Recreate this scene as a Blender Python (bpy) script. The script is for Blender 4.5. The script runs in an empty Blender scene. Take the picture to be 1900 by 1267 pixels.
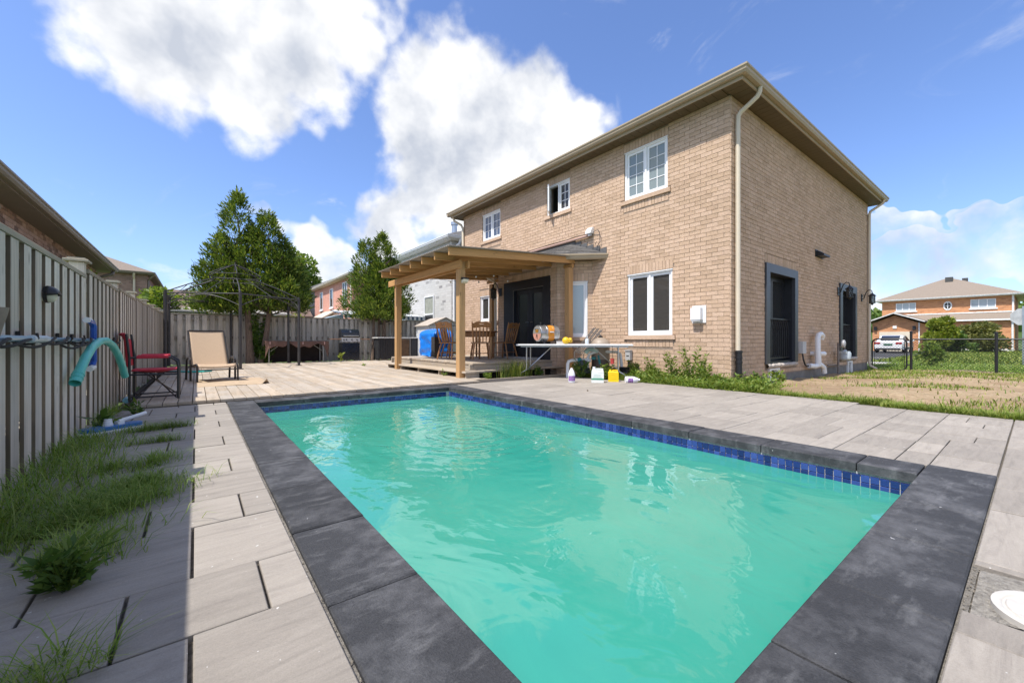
import bpy, math, random
import numpy as np
from mathutils import Vector, Matrix
random.seed(7); np.random.seed(7)
scn = bpy.context.scene
COL = scn.collection
R = math.radians

# ---------------------------------------------------------------- camera, sky, sun, exposure
YAW = 37.78; FPX = 756.0; CAMH = 0.82
cam = bpy.data.cameras.new('camera'); camo = bpy.data.objects.new('camera', cam); COL.objects.link(camo)
cam.sensor_width = 36.0; cam.lens = FPX/1900*36; cam.shift_y = -1.5/1900
cam.clip_start = 0.02; cam.clip_end = 3000
camo.location = (0, 0, CAMH); camo.rotation_euler = (R(90), 0, R(-YAW))
scn.camera = camo
FW = Vector((math.sin(R(YAW)), math.cos(R(YAW)), 0)); RT = Vector((math.cos(R(YAW)), -math.sin(R(YAW)), 0))
def ray(u, v): return FW + RT*((u-950)/FPX) + Vector((0, 0, (632-v)/FPX))
def ond(u, v, d): return Vector((0, 0, CAMH)) + ray(u, v)*d            # survey point at a depth
def onz(u, v, z=0.0): r = ray(u, v); return Vector((0, 0, CAMH)) + r*((z-CAMH)/r.z)   # survey point on a level

SUN_TRAVEL = Vector((1, .06, -1.80)).normalized()
sun = bpy.data.lights.new('sun', 'SUN'); suno = bpy.data.objects.new('sun', sun); COL.objects.link(suno)
sun.energy = 4.75; sun.angle = R(0.55); sun.color = (1.0, .955, .88)
suno.location = (-10, 0, 20)
suno.rotation_euler = SUN_TRAVEL.to_track_quat('-Z', 'Y').to_euler()
SUN_EL = math.asin(-SUN_TRAVEL.z)

world = bpy.data.worlds.new('World'); scn.world = world; world.use_nodes = True
def build_sky():
    nt = world.node_tree; N = nt.nodes; L = nt.links; N.clear()
    out = N.new('ShaderNodeOutputWorld')
    tc = N.new('ShaderNodeTexCoord')
    sky = N.new('ShaderNodeTexSky'); sky.sky_type = 'NISHITA'; sky.sun_disc = False
    sky.sun_elevation = SUN_EL; sky.sun_rotation = math.atan2(-SUN_TRAVEL.x, -SUN_TRAVEL.y)
    sky.altitude = 200; sky.air_density = 1.0; sky.dust_density = 1.2; sky.ozone_density = 2.2
    bg = N.new('ShaderNodeBackground'); bg.inputs[1].default_value = SKY_STRENGTH
    def math_(op, a, b=None, c=None):
        m = N.new('ShaderNodeMath'); m.operation = op
        for i, x in enumerate((a, b, c)):
            if x is None: continue
            if hasattr(x, 'is_linked'): L.new(x, m.inputs[i])
            else: m.inputs[i].default_value = x
        return m.outputs[0]
    def noise(vec, scale, detail=6, rough=.55, dist=0.0, lac=2.0):
        n = N.new('ShaderNodeTexNoise'); n.inputs['Scale'].default_value = scale
        n.inputs['Detail'].default_value = detail; n.inputs['Roughness'].default_value = rough
        n.inputs['Distortion'].default_value = dist; n.inputs['Lacunarity'].default_value = lac
        L.new(vec, n.inputs['Vector']); return n
    def vmath(op, a, b):
        m = N.new('ShaderNodeVectorMath'); m.operation = op
        for i, x in enumerate((a, b)):
            if hasattr(x, 'is_linked'): L.new(x, m.inputs[i])
            else: m.inputs[i].default_value = x
        return m
    d = tc.outputs['Generated']
    # gentle warp so cloud edges billow
    wn = noise(d, 3.2, 4, .6)
    w1 = vmath('SUBTRACT', wn.outputs['Color'], (.5, .5, .5)).outputs[0]
    w2 = N.new('ShaderNodeVectorMath'); w2.operation = 'SCALE'; w2.inputs['Scale'].default_value = .055; L.new(w1, w2.inputs[0])
    dw = vmath('ADD', d, w2.outputs[0]).outputs[0]
    total = None
    for (dx, dy, dz), r0, amp in CLOUDS:
        dt = vmath('DOT_PRODUCT', dw, (dx, dy, dz)).outputs['Value']
        mr = N.new('ShaderNodeMapRange'); mr.interpolation_type = 'SMOOTHSTEP'
        mr.inputs['From Min'].default_value = math.cos(R(r0*1.45)); mr.inputs['From Max'].default_value = math.cos(R(r0*.25))
        mr.inputs['To Min'].default_value = 0; mr.inputs['To Max'].default_value = amp
        L.new(dt, mr.inputs['Value'])
        total = mr.outputs[0] if total is None else math_('MAXIMUM', total, mr.outputs[0])
    n1 = noise(dw, 5.5, 10, .60).outputs['Fac']
    dens = math_('ADD', total, math_('MULTIPLY', math_('SUBTRACT', n1, .5), 1.65))
    mask = N.new('ShaderNodeMapRange'); mask.interpolation_type = 'SMOOTHSTEP'
    mask.inputs['From Min'].default_value = .34; mask.inputs['From Max'].default_value = .92
    L.new(dens, mask.inputs['Value'])
    # light and grey parts of the clouds: density compared with the density a little sunward
    off = vmath('ADD', dw, (-.05, 0, .085)).outputs[0]
    n2 = noise(off, 5.5, 5, .55).outputs['Fac']; n1b = noise(dw, 5.5, 5, .55).outputs['Fac']
    sh = math_('ADD', math_('MULTIPLY', math_('SUBTRACT', n1b, n2), 2.3), .60)
    thick = math_('SUBTRACT', sh, math_('MULTIPLY', math_('SUBTRACT', dens, .7), .22))
    ramp = N.new('ShaderNodeValToRGB'); L.new(thick, ramp.inputs[0])
    ramp.color_ramp.elements[0].position = .08; ramp.color_ramp.elements[0].color = (.54, .58, .66, 1)
    ramp.color_ramp.elements[1].position = .74; ramp.color_ramp.elements[1].color = (1.0, 1.0, 1.0, 1)
    cl = N.new('ShaderNodeVectorMath'); cl.operation = 'SCALE'; cl.inputs['Scale'].default_value = CLOUD_GAIN/SKY_STRENGTH
    L.new(ramp.outputs[0], cl.inputs[0])
    tint = N.new('ShaderNodeMix'); tint.data_type = 'RGBA'; tint.blend_type = 'MULTIPLY'; tint.inputs[0].default_value = 1
    L.new(sky.outputs[0], tint.inputs[6]); tint.inputs[7].default_value = SKY_TINT
    st = vmath('ADD', vmath('MULTIPLY', d, (2.6, 1.2, 3.4)).outputs[0], (4.3, 1.7, 2.2)).outputs[0]
    wsp = N.new('ShaderNodeMapRange'); wsp.interpolation_type = 'SMOOTHSTEP'
    wsp.inputs['From Min'].default_value = .56; wsp.inputs['From Max'].default_value = .82; wsp.inputs['To Max'].default_value = .55
    L.new(noise(st, 2.1, 9, .62, 1.1).outputs['Fac'], wsp.inputs['Value'])
    cover = math_('MAXIMUM', math_('MULTIPLY', mask.outputs[0], .985), wsp.outputs[0])
    mx = N.new('ShaderNodeMix'); mx.data_type = 'RGBA'
    L.new(cover, mx.inputs[0]); L.new(tint.outputs[2], mx.inputs[6]); L.new(cl.outputs[0], mx.inputs[7])
    L.new(mx.outputs[2], bg.inputs[0]); L.new(bg.outputs[0], out.inputs[0])
def cdir(u, v): r = ray(u, v).normalized(); return (r.x, r.y, r.z)
SKY_STRENGTH = 0.148; CLOUD_GAIN = .90; SKY_TINT = (.93, 1.03, 1.30, 1)
CLOUDS = [(cdir(u, v), r, a) for u, v, r, a in [
    (250, 40, 7, .85), (360, 70, 8.5, 1.1), (470, 90, 9.5, 1.25), (540, 165, 6, .9), (600, 50, 7, .95), (695, 15, 4.5, .7), (480, 0, 10, 1.0), (550, 240, 4.5, .7), (330, 150, 4, .6), (420, 250, 3, .4),
    (860, 230, 10, 1.25), (760, 280, 7, 1.0), (950, 260, 10, 1.25), (1050, 235, 6.5, .95), (820, 330, 9, 1.2), (690, 345, 5, .8), (920, 350, 9, 1.2), (1090, 215, 4, .7), (740, 410, 7, 1.05), (870, 150, 4, .7), (655, 320, 3, .6),
    (1085, 40, 3.4, .72), (500, 385, 3.2, .7), (575, 450, 4.5, .8), (620, 500, 4, .8), (520, 420, 2.5, .5), (660, 430, 2.5, .5),
    (1630, 487, 1.4, .52), (1700, 553, 2.2, .66), (1800, 496, 1.6, .66), (1870, 518, 1.7, .60), (1765, 488, 1.3, .52), (1650, 553, 2.2, .7), (1850, 558, 2.3, .7), (1760, 563, 2.3, .62),
    (1895, 280, 2.6, .24), (1890, 90, 3.4, .28), (1770, 190, 2.5, .16), (1420, 10, 2.0, .22), (1640, 20, 2.2, .20), (100, 90, 2.5, .36), (400, 588, 2.2, .55)]]
def _az(az, el, r, a): return ((math.sin(R(az))*math.cos(R(el)), math.cos(R(az))*math.cos(R(el)), math.sin(R(el))), r, a)
CLOUDS += [_az(*t) for t in [(-30, 25, 13, .9), (-60, 12, 12, .9), (-75, 40, 14, .9), (-110, 20, 15, .9), (-150, 35, 16, .9), (175, 15, 14, .9), (150, 45, 15, .9),  # unseen clouds out of frame, widened to add neutral fill light
                              (125, 22, 14, .9), (100, 52, 11, .8), (60, 70, 10, .7), (-20, 72, 13, .8), (-110, 66, 12, .8), (118, 8, 7, .8), (-38, 6, 6, .7), (200, 62, 14, .85)]]
build_sky()
world.cycles.sampling_method = 'MANUAL'; world.cycles.sample_map_resolution = 512

scn.view_settings.view_transform = 'Standard'; scn.view_settings.look = 'None'
scn.view_settings.exposure = 0.36; scn.view_settings.gamma = 1.0
try: scn.view_settings.use_curve_mapping = False
except Exception: pass
scn.cycles.max_bounces = 6; scn.cycles.transparent_max_bounces = 12
scn.cycles.use_denoising = True

# ---------------------------------------------------------------- mesh helpers
WORLDLOC = {}
class MB:
    def __init__(s): s.v = []; s.f = []; s.m = []; s.cur = 0
    def add(s, vs, fs):
        b = len(s.v); s.v += [tuple(p) for p in vs]
        for f in fs: s.f.append(tuple(b+i for i in f)); s.m.append(s.cur)
        return s
    def box(s, x0, x1, y0, y1, z0, z1):
        x0, x1 = sorted((x0, x1)); y0, y1 = sorted((y0, y1)); z0, z1 = sorted((z0, z1))
        return s.add([(x0,y0,z0),(x1,y0,z0),(x1,y1,z0),(x0,y1,z0),(x0,y0,z1),(x1,y0,z1),(x1,y1,z1),(x0,y1,z1)],
                     [(0,3,2,1),(4,5,6,7),(0,1,5,4),(1,2,6,5),(2,3,7,6),(3,0,4,7)])
    def cbox(s, x0, x1, y0, y1, z0, z1, c=.005):
        x0, x1 = sorted((x0, x1)); y0, y1 = sorted((y0, y1)); z0, z1 = sorted((z0, z1))
        c = min(c, (x1-x0)*.45, (y1-y0)*.45, (z1-z0)*.45)
        ring = lambda i, z: [(x0+i,y0+i,z),(x1-i,y0+i,z),(x1-i,y1-i,z),(x0+i,y1-i,z)]
        vs = ring(0, z0)+ring(0, z1-c)+ring(c, z1)
        fs = [(0,3,2,1),(8,9,10,11)]
        for a in (0, 4):
            for i in range(4): j = (i+1) % 4; fs.append((a+i, a+j, a+4+j, a+4+i))
        return s.add(vs, fs)
    def obox(s, c, ax, ay, az):
        c = Vector(c); ax = Vector(ax); ay = Vector(ay); az = Vector(az)
        vs = [c+ax*i+ay*j+az*k for k in (-1,1) for i, j in ((-1,-1),(1,-1),(1,1),(-1,1))]
        return s.add(vs, [(0,3,2,1),(4,5,6,7),(0,1,5,4),(1,2,6,5),(2,3,7,6),(3,0,4,7)])
    def beam(s, p, q, w, h, up=(0,0,1)):
        p = Vector(p); q = Vector(q); d = q-p; L = d.length; d.normalize(); up = Vector(up)
        side = d.cross(up)
        if side.length < 1e-4: side = d.cross(Vector((1,0,0)))
        side.normalize(); u2 = side.cross(d)
        return s.obox((p+q)/2, d*L/2, side*w/2, u2*h/2)
    def quad(s, a, b, c, d): return s.add([a,b,c,d], [(0,1,2,3)])
    def poly(s, pts): return s.add(pts, [tuple(range(len(pts)))])
    def prism(s, pts, vec):
        n = len(pts); vec = Vector(vec); a = [Vector(p) for p in pts]; b = [p+vec for p in a]
        fs = [tuple(range(n-1,-1,-1)), tuple(range(n, 2*n))]+[(i,(i+1)%n,n+(i+1)%n,n+i) for i in range(n)]
        return s.add(a+b, fs)
    def tube(s, pts, r, n=8, cap=True):
        pts = [Vector(p) for p in pts]; m = len(pts)
        rs = r if isinstance(r, (list, tuple)) else [r]*m
        t0 = (pts[1]-pts[0]).normalized(); a = t0.orthogonal().normalized(); vs = []
        for i, p in enumerate(pts):
            t = (pts[min(i+1,m-1)]-pts[max(i-1,0)])
            if t.length < 1e-9: t = t0
            t.normalize(); a = (a-t*a.dot(t))
            if a.length < 1e-6: a = t.orthogonal()
            a.normalize(); b = t.cross(a)
            for k in range(n):
                an = 2*math.pi*k/n; vs.append(p+(a*math.cos(an)+b*math.sin(an))*rs[i])
        fs = []
        for i in range(m-1):
            for k in range(n): fs.append((i*n+k, i*n+(k+1)%n, (i+1)*n+(k+1)%n, (i+1)*n+k))
        if cap: fs.append(tuple(range(n-1,-1,-1))); fs.append(tuple((m-1)*n+k for k in range(n)))
        return s.add(vs, fs)
    def lathe(s, prof, c=(0,0,0), n=20, axis='z'):
        c = Vector(c); vs = []
        for r, z in prof:
            for k in range(n):
                an = 2*math.pi*k/n; x, y = r*math.cos(an), r*math.sin(an)
                vs.append(c+(Vector((x,y,z)) if axis == 'z' else Vector((z,x,y)) if axis == 'x' else Vector((y,z,x))))
        m = len(prof); fs = []
        for i in range(m-1):
            for k in range(n): fs.append((i*n+k, i*n+(k+1)%n, (i+1)*n+(k+1)%n, (i+1)*n+k))
        if prof[0][0] > 1e-5: fs.append(tuple(range(n-1,-1,-1)))
        if prof[-1][0] > 1e-5: fs.append(tuple((m-1)*n+k for k in range(n)))
        return s.add(vs, fs)
    def sphere(s, c, r, n=10, m=7, sc=(1,1,1)):
        vs = []; c = Vector(c)
        for i in range(m+1):
            th = math.pi*i/m
            for k in range(n):
                a = 2*math.pi*k/n
                vs.append(c+Vector((r*sc[0]*math.sin(th)*math.cos(a), r*sc[1]*math.sin(th)*math.sin(a), r*sc[2]*math.cos(th))))
        fs = []
        for i in range(m):
            for k in range(n): fs.append((i*n+k, (i+1)*n+k, (i+1)*n+(k+1)%n, i*n+(k+1)%n))
        return s.add(vs, fs)
    def grid(s, fn, nu, nv):
        vs = [fn(i/nu, j/nv) for j in range(nv+1) for i in range(nu+1)]
        return s.add(vs, [(j*(nu+1)+i, j*(nu+1)+i+1, (j+1)*(nu+1)+i+1, (j+1)*(nu+1)+i) for j in range(nv) for i in range(nu)])
    def build(s, name, mat, parent=None, smooth=False, kind=None, local=False, label=None, solid=None):
        me = bpy.data.meshes.new(name)
        off = Vector((0,0,0)) if local or parent is None else WORLDLOC.get(parent.name, Vector((0,0,0)))
        me.from_pydata([(p[0]-off.x, p[1]-off.y, p[2]-off.z) for p in s.v], [], s.f)
        mats = mat if isinstance(mat, (list, tuple)) else [mat]
        for mm in mats: me.materials.append(mm)
        if len(mats) > 1: me.polygons.foreach_set('material_index', s.m)
        if smooth: me.polygons.foreach_set('use_smooth', [True]*len(me.polygons)); me.set_sharp_from_angle(angle=R(35))
        me.update()
        o = bpy.data.objects.new(name, me); COL.objects.link(o)
        if parent is not None: o.parent = parent; WORLDLOC[o.name] = off
        if kind: o['kind'] = kind
        if label: o['label'] = label
        return o
def fast(name, verts, faces, mat, parent=None, kind=None, smooth=False):
    """big meshes from numpy: faces (M,3) or (M,4)"""
    verts = np.asarray(verts, dtype=np.float32); faces = np.asarray(faces, dtype=np.int32)
    off = WORLDLOC.get(parent.name, Vector((0,0,0))) if parent is not None else Vector((0,0,0))
    verts = verts - np.array([off.x, off.y, off.z], dtype=np.float32)
    me = bpy.data.meshes.new(name); k = faces.shape[1]; m = len(faces)
    me.vertices.add(len(verts)); me.vertices.foreach_set('co', verts.ravel())
    me.loops.add(m*k); me.loops.foreach_set('vertex_index', faces.ravel())
    me.polygons.add(m); me.polygons.foreach_set('loop_start', np.arange(0, m*k, k, dtype=np.int32))
    me.polygons.foreach_set('loop_total', np.full(m, k, dtype=np.int32))
    if smooth: me.polygons.foreach_set('use_smooth', np.ones(m, dtype=bool))
    me.materials.append(mat); me.update(calc_edges=True); me.validate()
    o = bpy.data.objects.new(name, me); COL.objects.link(o)
    if parent is not None: o.parent = parent; WORLDLOC[o.name] = off
    if kind: o['kind'] = kind
    return o
def tag(o, label, cat, group=None):
    o['label'] = label; o['category'] = cat
    if group: o['group'] = group
    return o
def thing(name, label, cat, loc=(0,0,0), rotz=0.0, group=None):
    o = bpy.data.objects.new(name, None); COL.objects.link(o); o.empty_display_size = .1
    o.location = loc; o.rotation_euler = (0,0,rotz); WORLDLOC[o.name] = Vector(loc)
    return tag(o, label, cat, group)
def inst(src, name, parent, loc):
    """another piece sharing the mesh of src"""
    o = bpy.data.objects.new(name, src.data); COL.objects.link(o)
    if parent is not None: o.parent = parent
    o.location = loc; return o
def dup(root, loc, rotz=0.0, label=None, group=None):
    r = root.copy(); COL.objects.link(r); r.location = loc; r.rotation_euler = (0,0,rotz)
    if label: r['label'] = label
    if group: r['group'] = group
    for ch in list(root.children):
        c = ch.copy(); COL.objects.link(c); c.parent = r
        for g in list(ch.children):
            d = g.copy(); COL.objects.link(d); d.parent = c
    return r
class Fr:
    """a wall's own frame: u along the wall, n outward, z up"""
    def __init__(s, o, du, n): s.o = Vector(o); s.du = Vector(du).normalized(); s.n = Vector(n).normalized()
    def p(s, u, n, z): q = s.o+s.du*u+s.n*n; return Vector((q.x, q.y, q.z+z))
    def box(s, mb, u0, u1, n0, n1, z0, z1):
        c = s.p((u0+u1)/2, (n0+n1)/2, (z0+z1)/2)
        return mb.obox(c, s.du*abs(u1-u0)/2, s.n*abs(n1-n0)/2, Vector((0,0,abs(z1-z0)/2)))

# ---------------------------------------------------------------- materials
def new_mat(name):
    m = bpy.data.materials.new(name); m.use_nodes = True; nt = m.node_tree; nt.nodes.clear()
    out = nt.nodes.new('ShaderNodeOutputMaterial'); b = nt.nodes.new('ShaderNodeBsdfPrincipled')
    nt.links.new(b.outputs[0], out.inputs[0]); return m, nt, b, out
def nnoise(nt, scale, detail=5, rough=.6, stretch=None, vec=None, dist=0):
    if vec is None: vec = nt.nodes.new('ShaderNodeNewGeometry').outputs['Position']
    if stretch:
        mp = nt.nodes.new('ShaderNodeVectorMath'); mp.operation = 'MULTIPLY'; mp.inputs[1].default_value = stretch
        nt.links.new(vec, mp.inputs[0]); vec = mp.outputs[0]
    n = nt.nodes.new('ShaderNodeTexNoise'); n.inputs['Scale'].default_value = scale; n.inputs['Detail'].default_value = detail
    n.inputs['Roughness'].default_value = rough; n.inputs['Distortion'].default_value = dist
    nt.links.new(vec, n.inputs['Vector']); return n.outputs['Fac']
def nramp(nt, fac, stops):
    r = nt.nodes.new('ShaderNodeValToRGB'); el = r.color_ramp.elements
    while len(el) < len(stops): el.new(.5)
    for e, (p, c) in zip(el, stops): e.position = p; e.color = (c[0], c[1], c[2], 1) if len(c) == 3 else c
    nt.links.new(fac, r.inputs[0]); return r.outputs[0]
def nmix(nt, fac, a, b, blend='MIX'):
    m = nt.nodes.new('ShaderNodeMix'); m.data_type = 'RGBA'; m.blend_type = blend
    for i, x in ((0, fac), (6, a), (7, b)):
        if hasattr(x, 'is_linked'): nt.links.new(x, m.inputs[i])
        elif i == 0: m.inputs[0].default_value = x
        else: m.inputs[i].default_value = (x[0], x[1], x[2], 1)
    return m.outputs[2]
def nmath(nt, op, a, b=0.0, c=0.0):
    m = nt.nodes.new('ShaderNodeMath'); m.operation = op
    for i, x in enumerate((a, b, c)):
        if hasattr(x, 'is_linked'): nt.links.new(x, m.inputs[i])
        else: m.inputs[i].default_value = x
    return m.outputs[0]
def nbump(nt, b, h, dist=.01, strength=1.0):
    bp = nt.nodes.new('ShaderNodeBump'); bp.inputs['Distance'].default_value = dist; bp.inputs['Strength'].default_value = strength
    nt.links.new(h, bp.inputs['Height']); nt.links.new(bp.outputs[0], b.inputs['Normal'])
def npiece(nt):
    """0..1 number that differs from piece to piece (joined islands and separate objects alike)"""
    g = nt.nodes.new('ShaderNodeNewGeometry').outputs['Random Per Island']; o = nt.nodes.new('ShaderNodeObjectInfo').outputs['Random']
    return nmath(nt, 'FRACT', nmath(nt, 'ADD', g, o))
def shade(nt, col, f, lo, hi):
    v = nmath(nt, 'ADD', nmath(nt, 'MULTIPLY', f, hi-lo), lo)
    c = nt.nodes.new('ShaderNodeCombineColor'); [nt.links.new(v, c.inputs[i]) for i in range(3)]
    return nmix(nt, 1.0, col, c.outputs[0], 'MULTIPLY')
def M(name, col, rough=.6, var=.25, scale=6, bump=0.0, bscale=60, metal=0.0, piece=0.0, stretch=None, spec=None, coat=0):
    m, nt, b, out = new_mat(name)
    n = nnoise(nt, scale, 6, .62, stretch)
    c = nramp(nt, n, [(.28, [x*(1-var) for x in col]), (.72, [min(1, x*(1+var)) for x in col])])
    if piece: c = shade(nt, c, npiece(nt), 1-piece, 1+piece)
    nt.links.new(c, b.inputs['Base Color']); b.inputs['Roughness'].default_value = rough; b.inputs['Metallic'].default_value = metal
    if spec is not None: b.inputs['Specular IOR Level'].default_value = spec
    if coat: b.inputs['Coat Weight'].default_value = coat; b.inputs['Coat Roughness'].default_value = .08
    if bump: nbump(nt, b, nnoise(nt, bscale, 5, .65, stretch), bump)
    return m
def wood(name, col, axis, rough=.75, var=.35, piece=.18, knots=True, grey=None):
    m, nt, b, out = new_mat(name)
    st = [26, 26, 26]; st['xyz'.index(axis)] = 1.3
    r = npiece(nt); pos = nt.nodes.new('ShaderNodeNewGeometry').outputs['Position']
    cb = nt.nodes.new('ShaderNodeCombineXYZ'); [nt.links.new(nmath(nt, 'MULTIPLY', r, k), cb.inputs[i]) for i, k in enumerate((7.3, 11.1, 5.7))]
    ad = nt.nodes.new('ShaderNodeVectorMath'); nt.links.new(pos, ad.inputs[0]); nt.links.new(cb.outputs[0], ad.inputs[1])
    g = nnoise(nt, 1.0, 6, .6, tuple(st), ad.outputs[0], .4)
    c = nramp(nt, g, [(.25, [x*(1-var) for x in col]), (.55, col), (.78, [min(1, x*(1+var*.6)) for x in col])])
    big = nnoise(nt, 1.6, 4, .6, None, ad.outputs[0])
    if grey: c = nmix(nt, nramp(nt, big, [(.4, (0,0,0)), (.68, (.75,.75,.75))]), c, grey)
    c = shade(nt, c, r, 1-piece, 1+piece)
    if knots:
        vs = [9, 9, 9]; vs['xyz'.index(axis)] = 3.2
        vm = nt.nodes.new('ShaderNodeVectorMath'); vm.operation = 'MULTIPLY'; vm.inputs[1].default_value = vs; nt.links.new(ad.outputs[0], vm.inputs[0])
        vo = nt.nodes.new('ShaderNodeTexVoronoi'); nt.links.new(vm.outputs[0], vo.inputs['Vector']); vo.inputs['Scale'].default_value = .8
        k = nramp(nt, vo.outputs['Distance'], [(.06, (1,1,1)), (.13, (0,0,0))])
        c = nmix(nt, nmath(nt, 'MULTIPLY', k, .6), c, [x*.32 for x in col])
    nt.links.new(c, b.inputs['Base Color']); b.inputs['Roughness'].default_value = rough; b.inputs['Specular IOR Level'].default_value = .25
    nbump(nt, b, g, .004); return m
def leaf_mat(name, dark, mid, light, trans=.35, rough=.55):
    m, nt, b, out = new_mat(name)
    r = npiece(nt); c = nramp(nt, r, [(.0, dark), (.5, mid), (1.0, light)])
    big = nnoise(nt, 1.7, 3, .6); c = shade(nt, c, big, .6, 1.4)
    nt.links.new(c, b.inputs['Base Color']); b.inputs['Roughness'].default_value = rough; b.inputs['Specular IOR Level'].default_value = .3
    t = nt.nodes.new('ShaderNodeBsdfTranslucent'); nt.links.new(nmix(nt, 1.0, c, (1.25, 1.25, .55), 'MULTIPLY'), t.inputs[0])
    mx = nt.nodes.new('ShaderNodeMixShader'); mx.inputs[0].default_value = trans
    nt.links.new(b.outputs[0], mx.inputs[1]); nt.links.new(t.outputs[0], mx.inputs[2]); nt.links.new(mx.outputs[0], out.inputs[0])
    return m
def brick_mat(name, cols, mortar, axis, bw=.215, bh=.075, bump=.006, gap=.01):
    """brickwork too far off to tell the bricks apart singly; axis = world axis the wall runs along"""
    m, nt, b, out = new_mat(name)
    pos = nt.nodes.new('ShaderNodeNewGeometry').outputs['Position']; sp = nt.nodes.new('ShaderNodeSeparateXYZ'); nt.links.new(pos, sp.inputs[0])
    cb = nt.nodes.new('ShaderNodeCombineXYZ'); nt.links.new(sp.outputs['XYZ'.index(axis.upper())], cb.inputs[0]); nt.links.new(sp.outputs[2], cb.inputs[1])
    bt = nt.nodes.new('ShaderNodeTexBrick'); nt.links.new(cb.outputs[0], bt.inputs['Vector'])
    bt.inputs['Scale'].default_value = 1; bt.inputs['Brick Width'].default_value = bw+gap; bt.inputs['Row Height'].default_value = bh+gap
    bt.inputs['Mortar Size'].default_value = gap/2; bt.inputs['Bias'].default_value = 0
    bt.inputs['Color1'].default_value = (0,0,0,1); bt.inputs['Color2'].default_value = (1,1,1,1); bt.inputs['Mortar'].default_value = (0,0,0,1)
    c = nramp(nt, bt.outputs['Color'], [(i/max(1, len(cols)-1), k) for i, k in enumerate(cols)])
    c = shade(nt, c, nnoise(nt, 40, 4), .8, 1.2)
    c = nmix(nt, bt.outputs['Fac'], c, mortar); nt.links.new(c, b.inputs['Base Color']); b.inputs['Roughness'].default_value = .9
    inv = nmath(nt, 'SUBTRACT', 1.0, bt.outputs['Fac']); nbump(nt, b, inv, bump); return m
def brick_piece_mat(name, cols, speck=.5):
    m, nt, b, out = new_mat(name)
    c = nramp(nt, npiece(nt), [(i/(len(cols)-1), k) for i, k in enumerate(cols)])
    n1 = nnoise(nt, 55, 5, .7); n2 = nnoise(nt, 9, 4, .6)
    c = shade(nt, c, n1, 1-speck, 1+speck); c = shade(nt, c, n2, .86, 1.14); c = shade(nt, c, nnoise(nt, .55, 3), .86, 1.14)
    nt.links.new(c, b.inputs['Base Color']); b.inputs['Roughness'].default_value = .92; b.inputs['Specular IOR Level'].default_value = .2
    nbump(nt, b, n1, .012); return m
def glass_mat(name, tint=(.02,.025,.03), refl=.5, clear=.0, rough=.02):
    m, nt, b, out = new_mat(name)
    b.inputs['Base Color'].default_value = (*tint, 1); b.inputs['Roughness'].default_value = rough; b.inputs['Specular IOR Level'].default_value = refl
    nbump(nt, b, nnoise(nt, 1.6, 2), .004)
    if clear:
        t = nt.nodes.new('ShaderNodeBsdfTransparent'); t.inputs[0].default_value = (.86,.9,.9,1)
        fr = nt.nodes.new('ShaderNodeFresnel'); fr.inputs[0].default_value = 1.6
        f = nmath(nt, 'SUBTRACT', clear, nmath(nt, 'MULTIPLY', fr.outputs[0], clear))
        mx = nt.nodes.new('ShaderNodeMixShader'); nt.links.new(f, mx.inputs[0]); nt.links.new(b.outputs[0], mx.inputs[1]); nt.links.new(t.outputs[0], mx.inputs[2])
        nt.links.new(mx.outputs[0], out.inputs[0])
    return m
BRICK = brick_piece_mat('tan brick', [(.475,.335,.23), (.53,.375,.26), (.56,.40,.285), (.59,.425,.305), (.51,.36,.245)], .34)
MORTAR = M('mortar', (.29,.222,.165), .95, .2, 30, .004)
SOFFIT = M('soffit metal', (.105,.076,.037), .55, .06, 3)
GUTTER = M('gutter metal', (.37,.295,.20), .4, .06, 3, spec=.4)
DOWNSP = M('cream downspout', (.60,.52,.40), .45, .06, 3)
WHITE = M('white vinyl', (.80,.80,.80), .35, .03, 3)
WHITEP = M('white plastic', (.74,.75,.76), .4, .06, 5)
GREYP = M('grey plastic box', (.45,.46,.47), .5, .08, 5)
BLACK = M('black paint', (.018,.020,.026), .38, .2, 5)
BLACKM = M('black metal', (.014,.014,.016), .42, .25, 8)
DARKROOM = M('dark room', (.16,.145,.125), .9, .4, 2)
GLASS = glass_mat('window glass', (.075,.070,.064), .6, .30)
GLASSD = glass_mat('dark glass', (.022,.023,.024), .55, .0)
BLIND = M('window blind', (.62,.65,.64), .8, .08, 3)
CURTAIN = M('curtain', (.42,.45,.47), .9, .2, 4, stretch=(1,9,.4))
SHINGLE = M('grey shingle', (.10,.095,.09), .95, .35, 14, .006, 80, piece=.25)
SHINGLEB = M('brown shingle', (.22,.175,.14), .95, .18, 14, .006, 80)
CONC = M('foundation concrete', (.20,.185,.17), .95, .25, 5, .006, 60)
STONE = M('rough sill stone', (.44,.39,.34), .95, .35, 25, .012, 45)
COPPER = M('pinkish conduit', (.46,.30,.24), .6, .15, 6)
STEEL = M('steel tube', (.50,.52,.54), .3, .1, 8, metal=.9)
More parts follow.
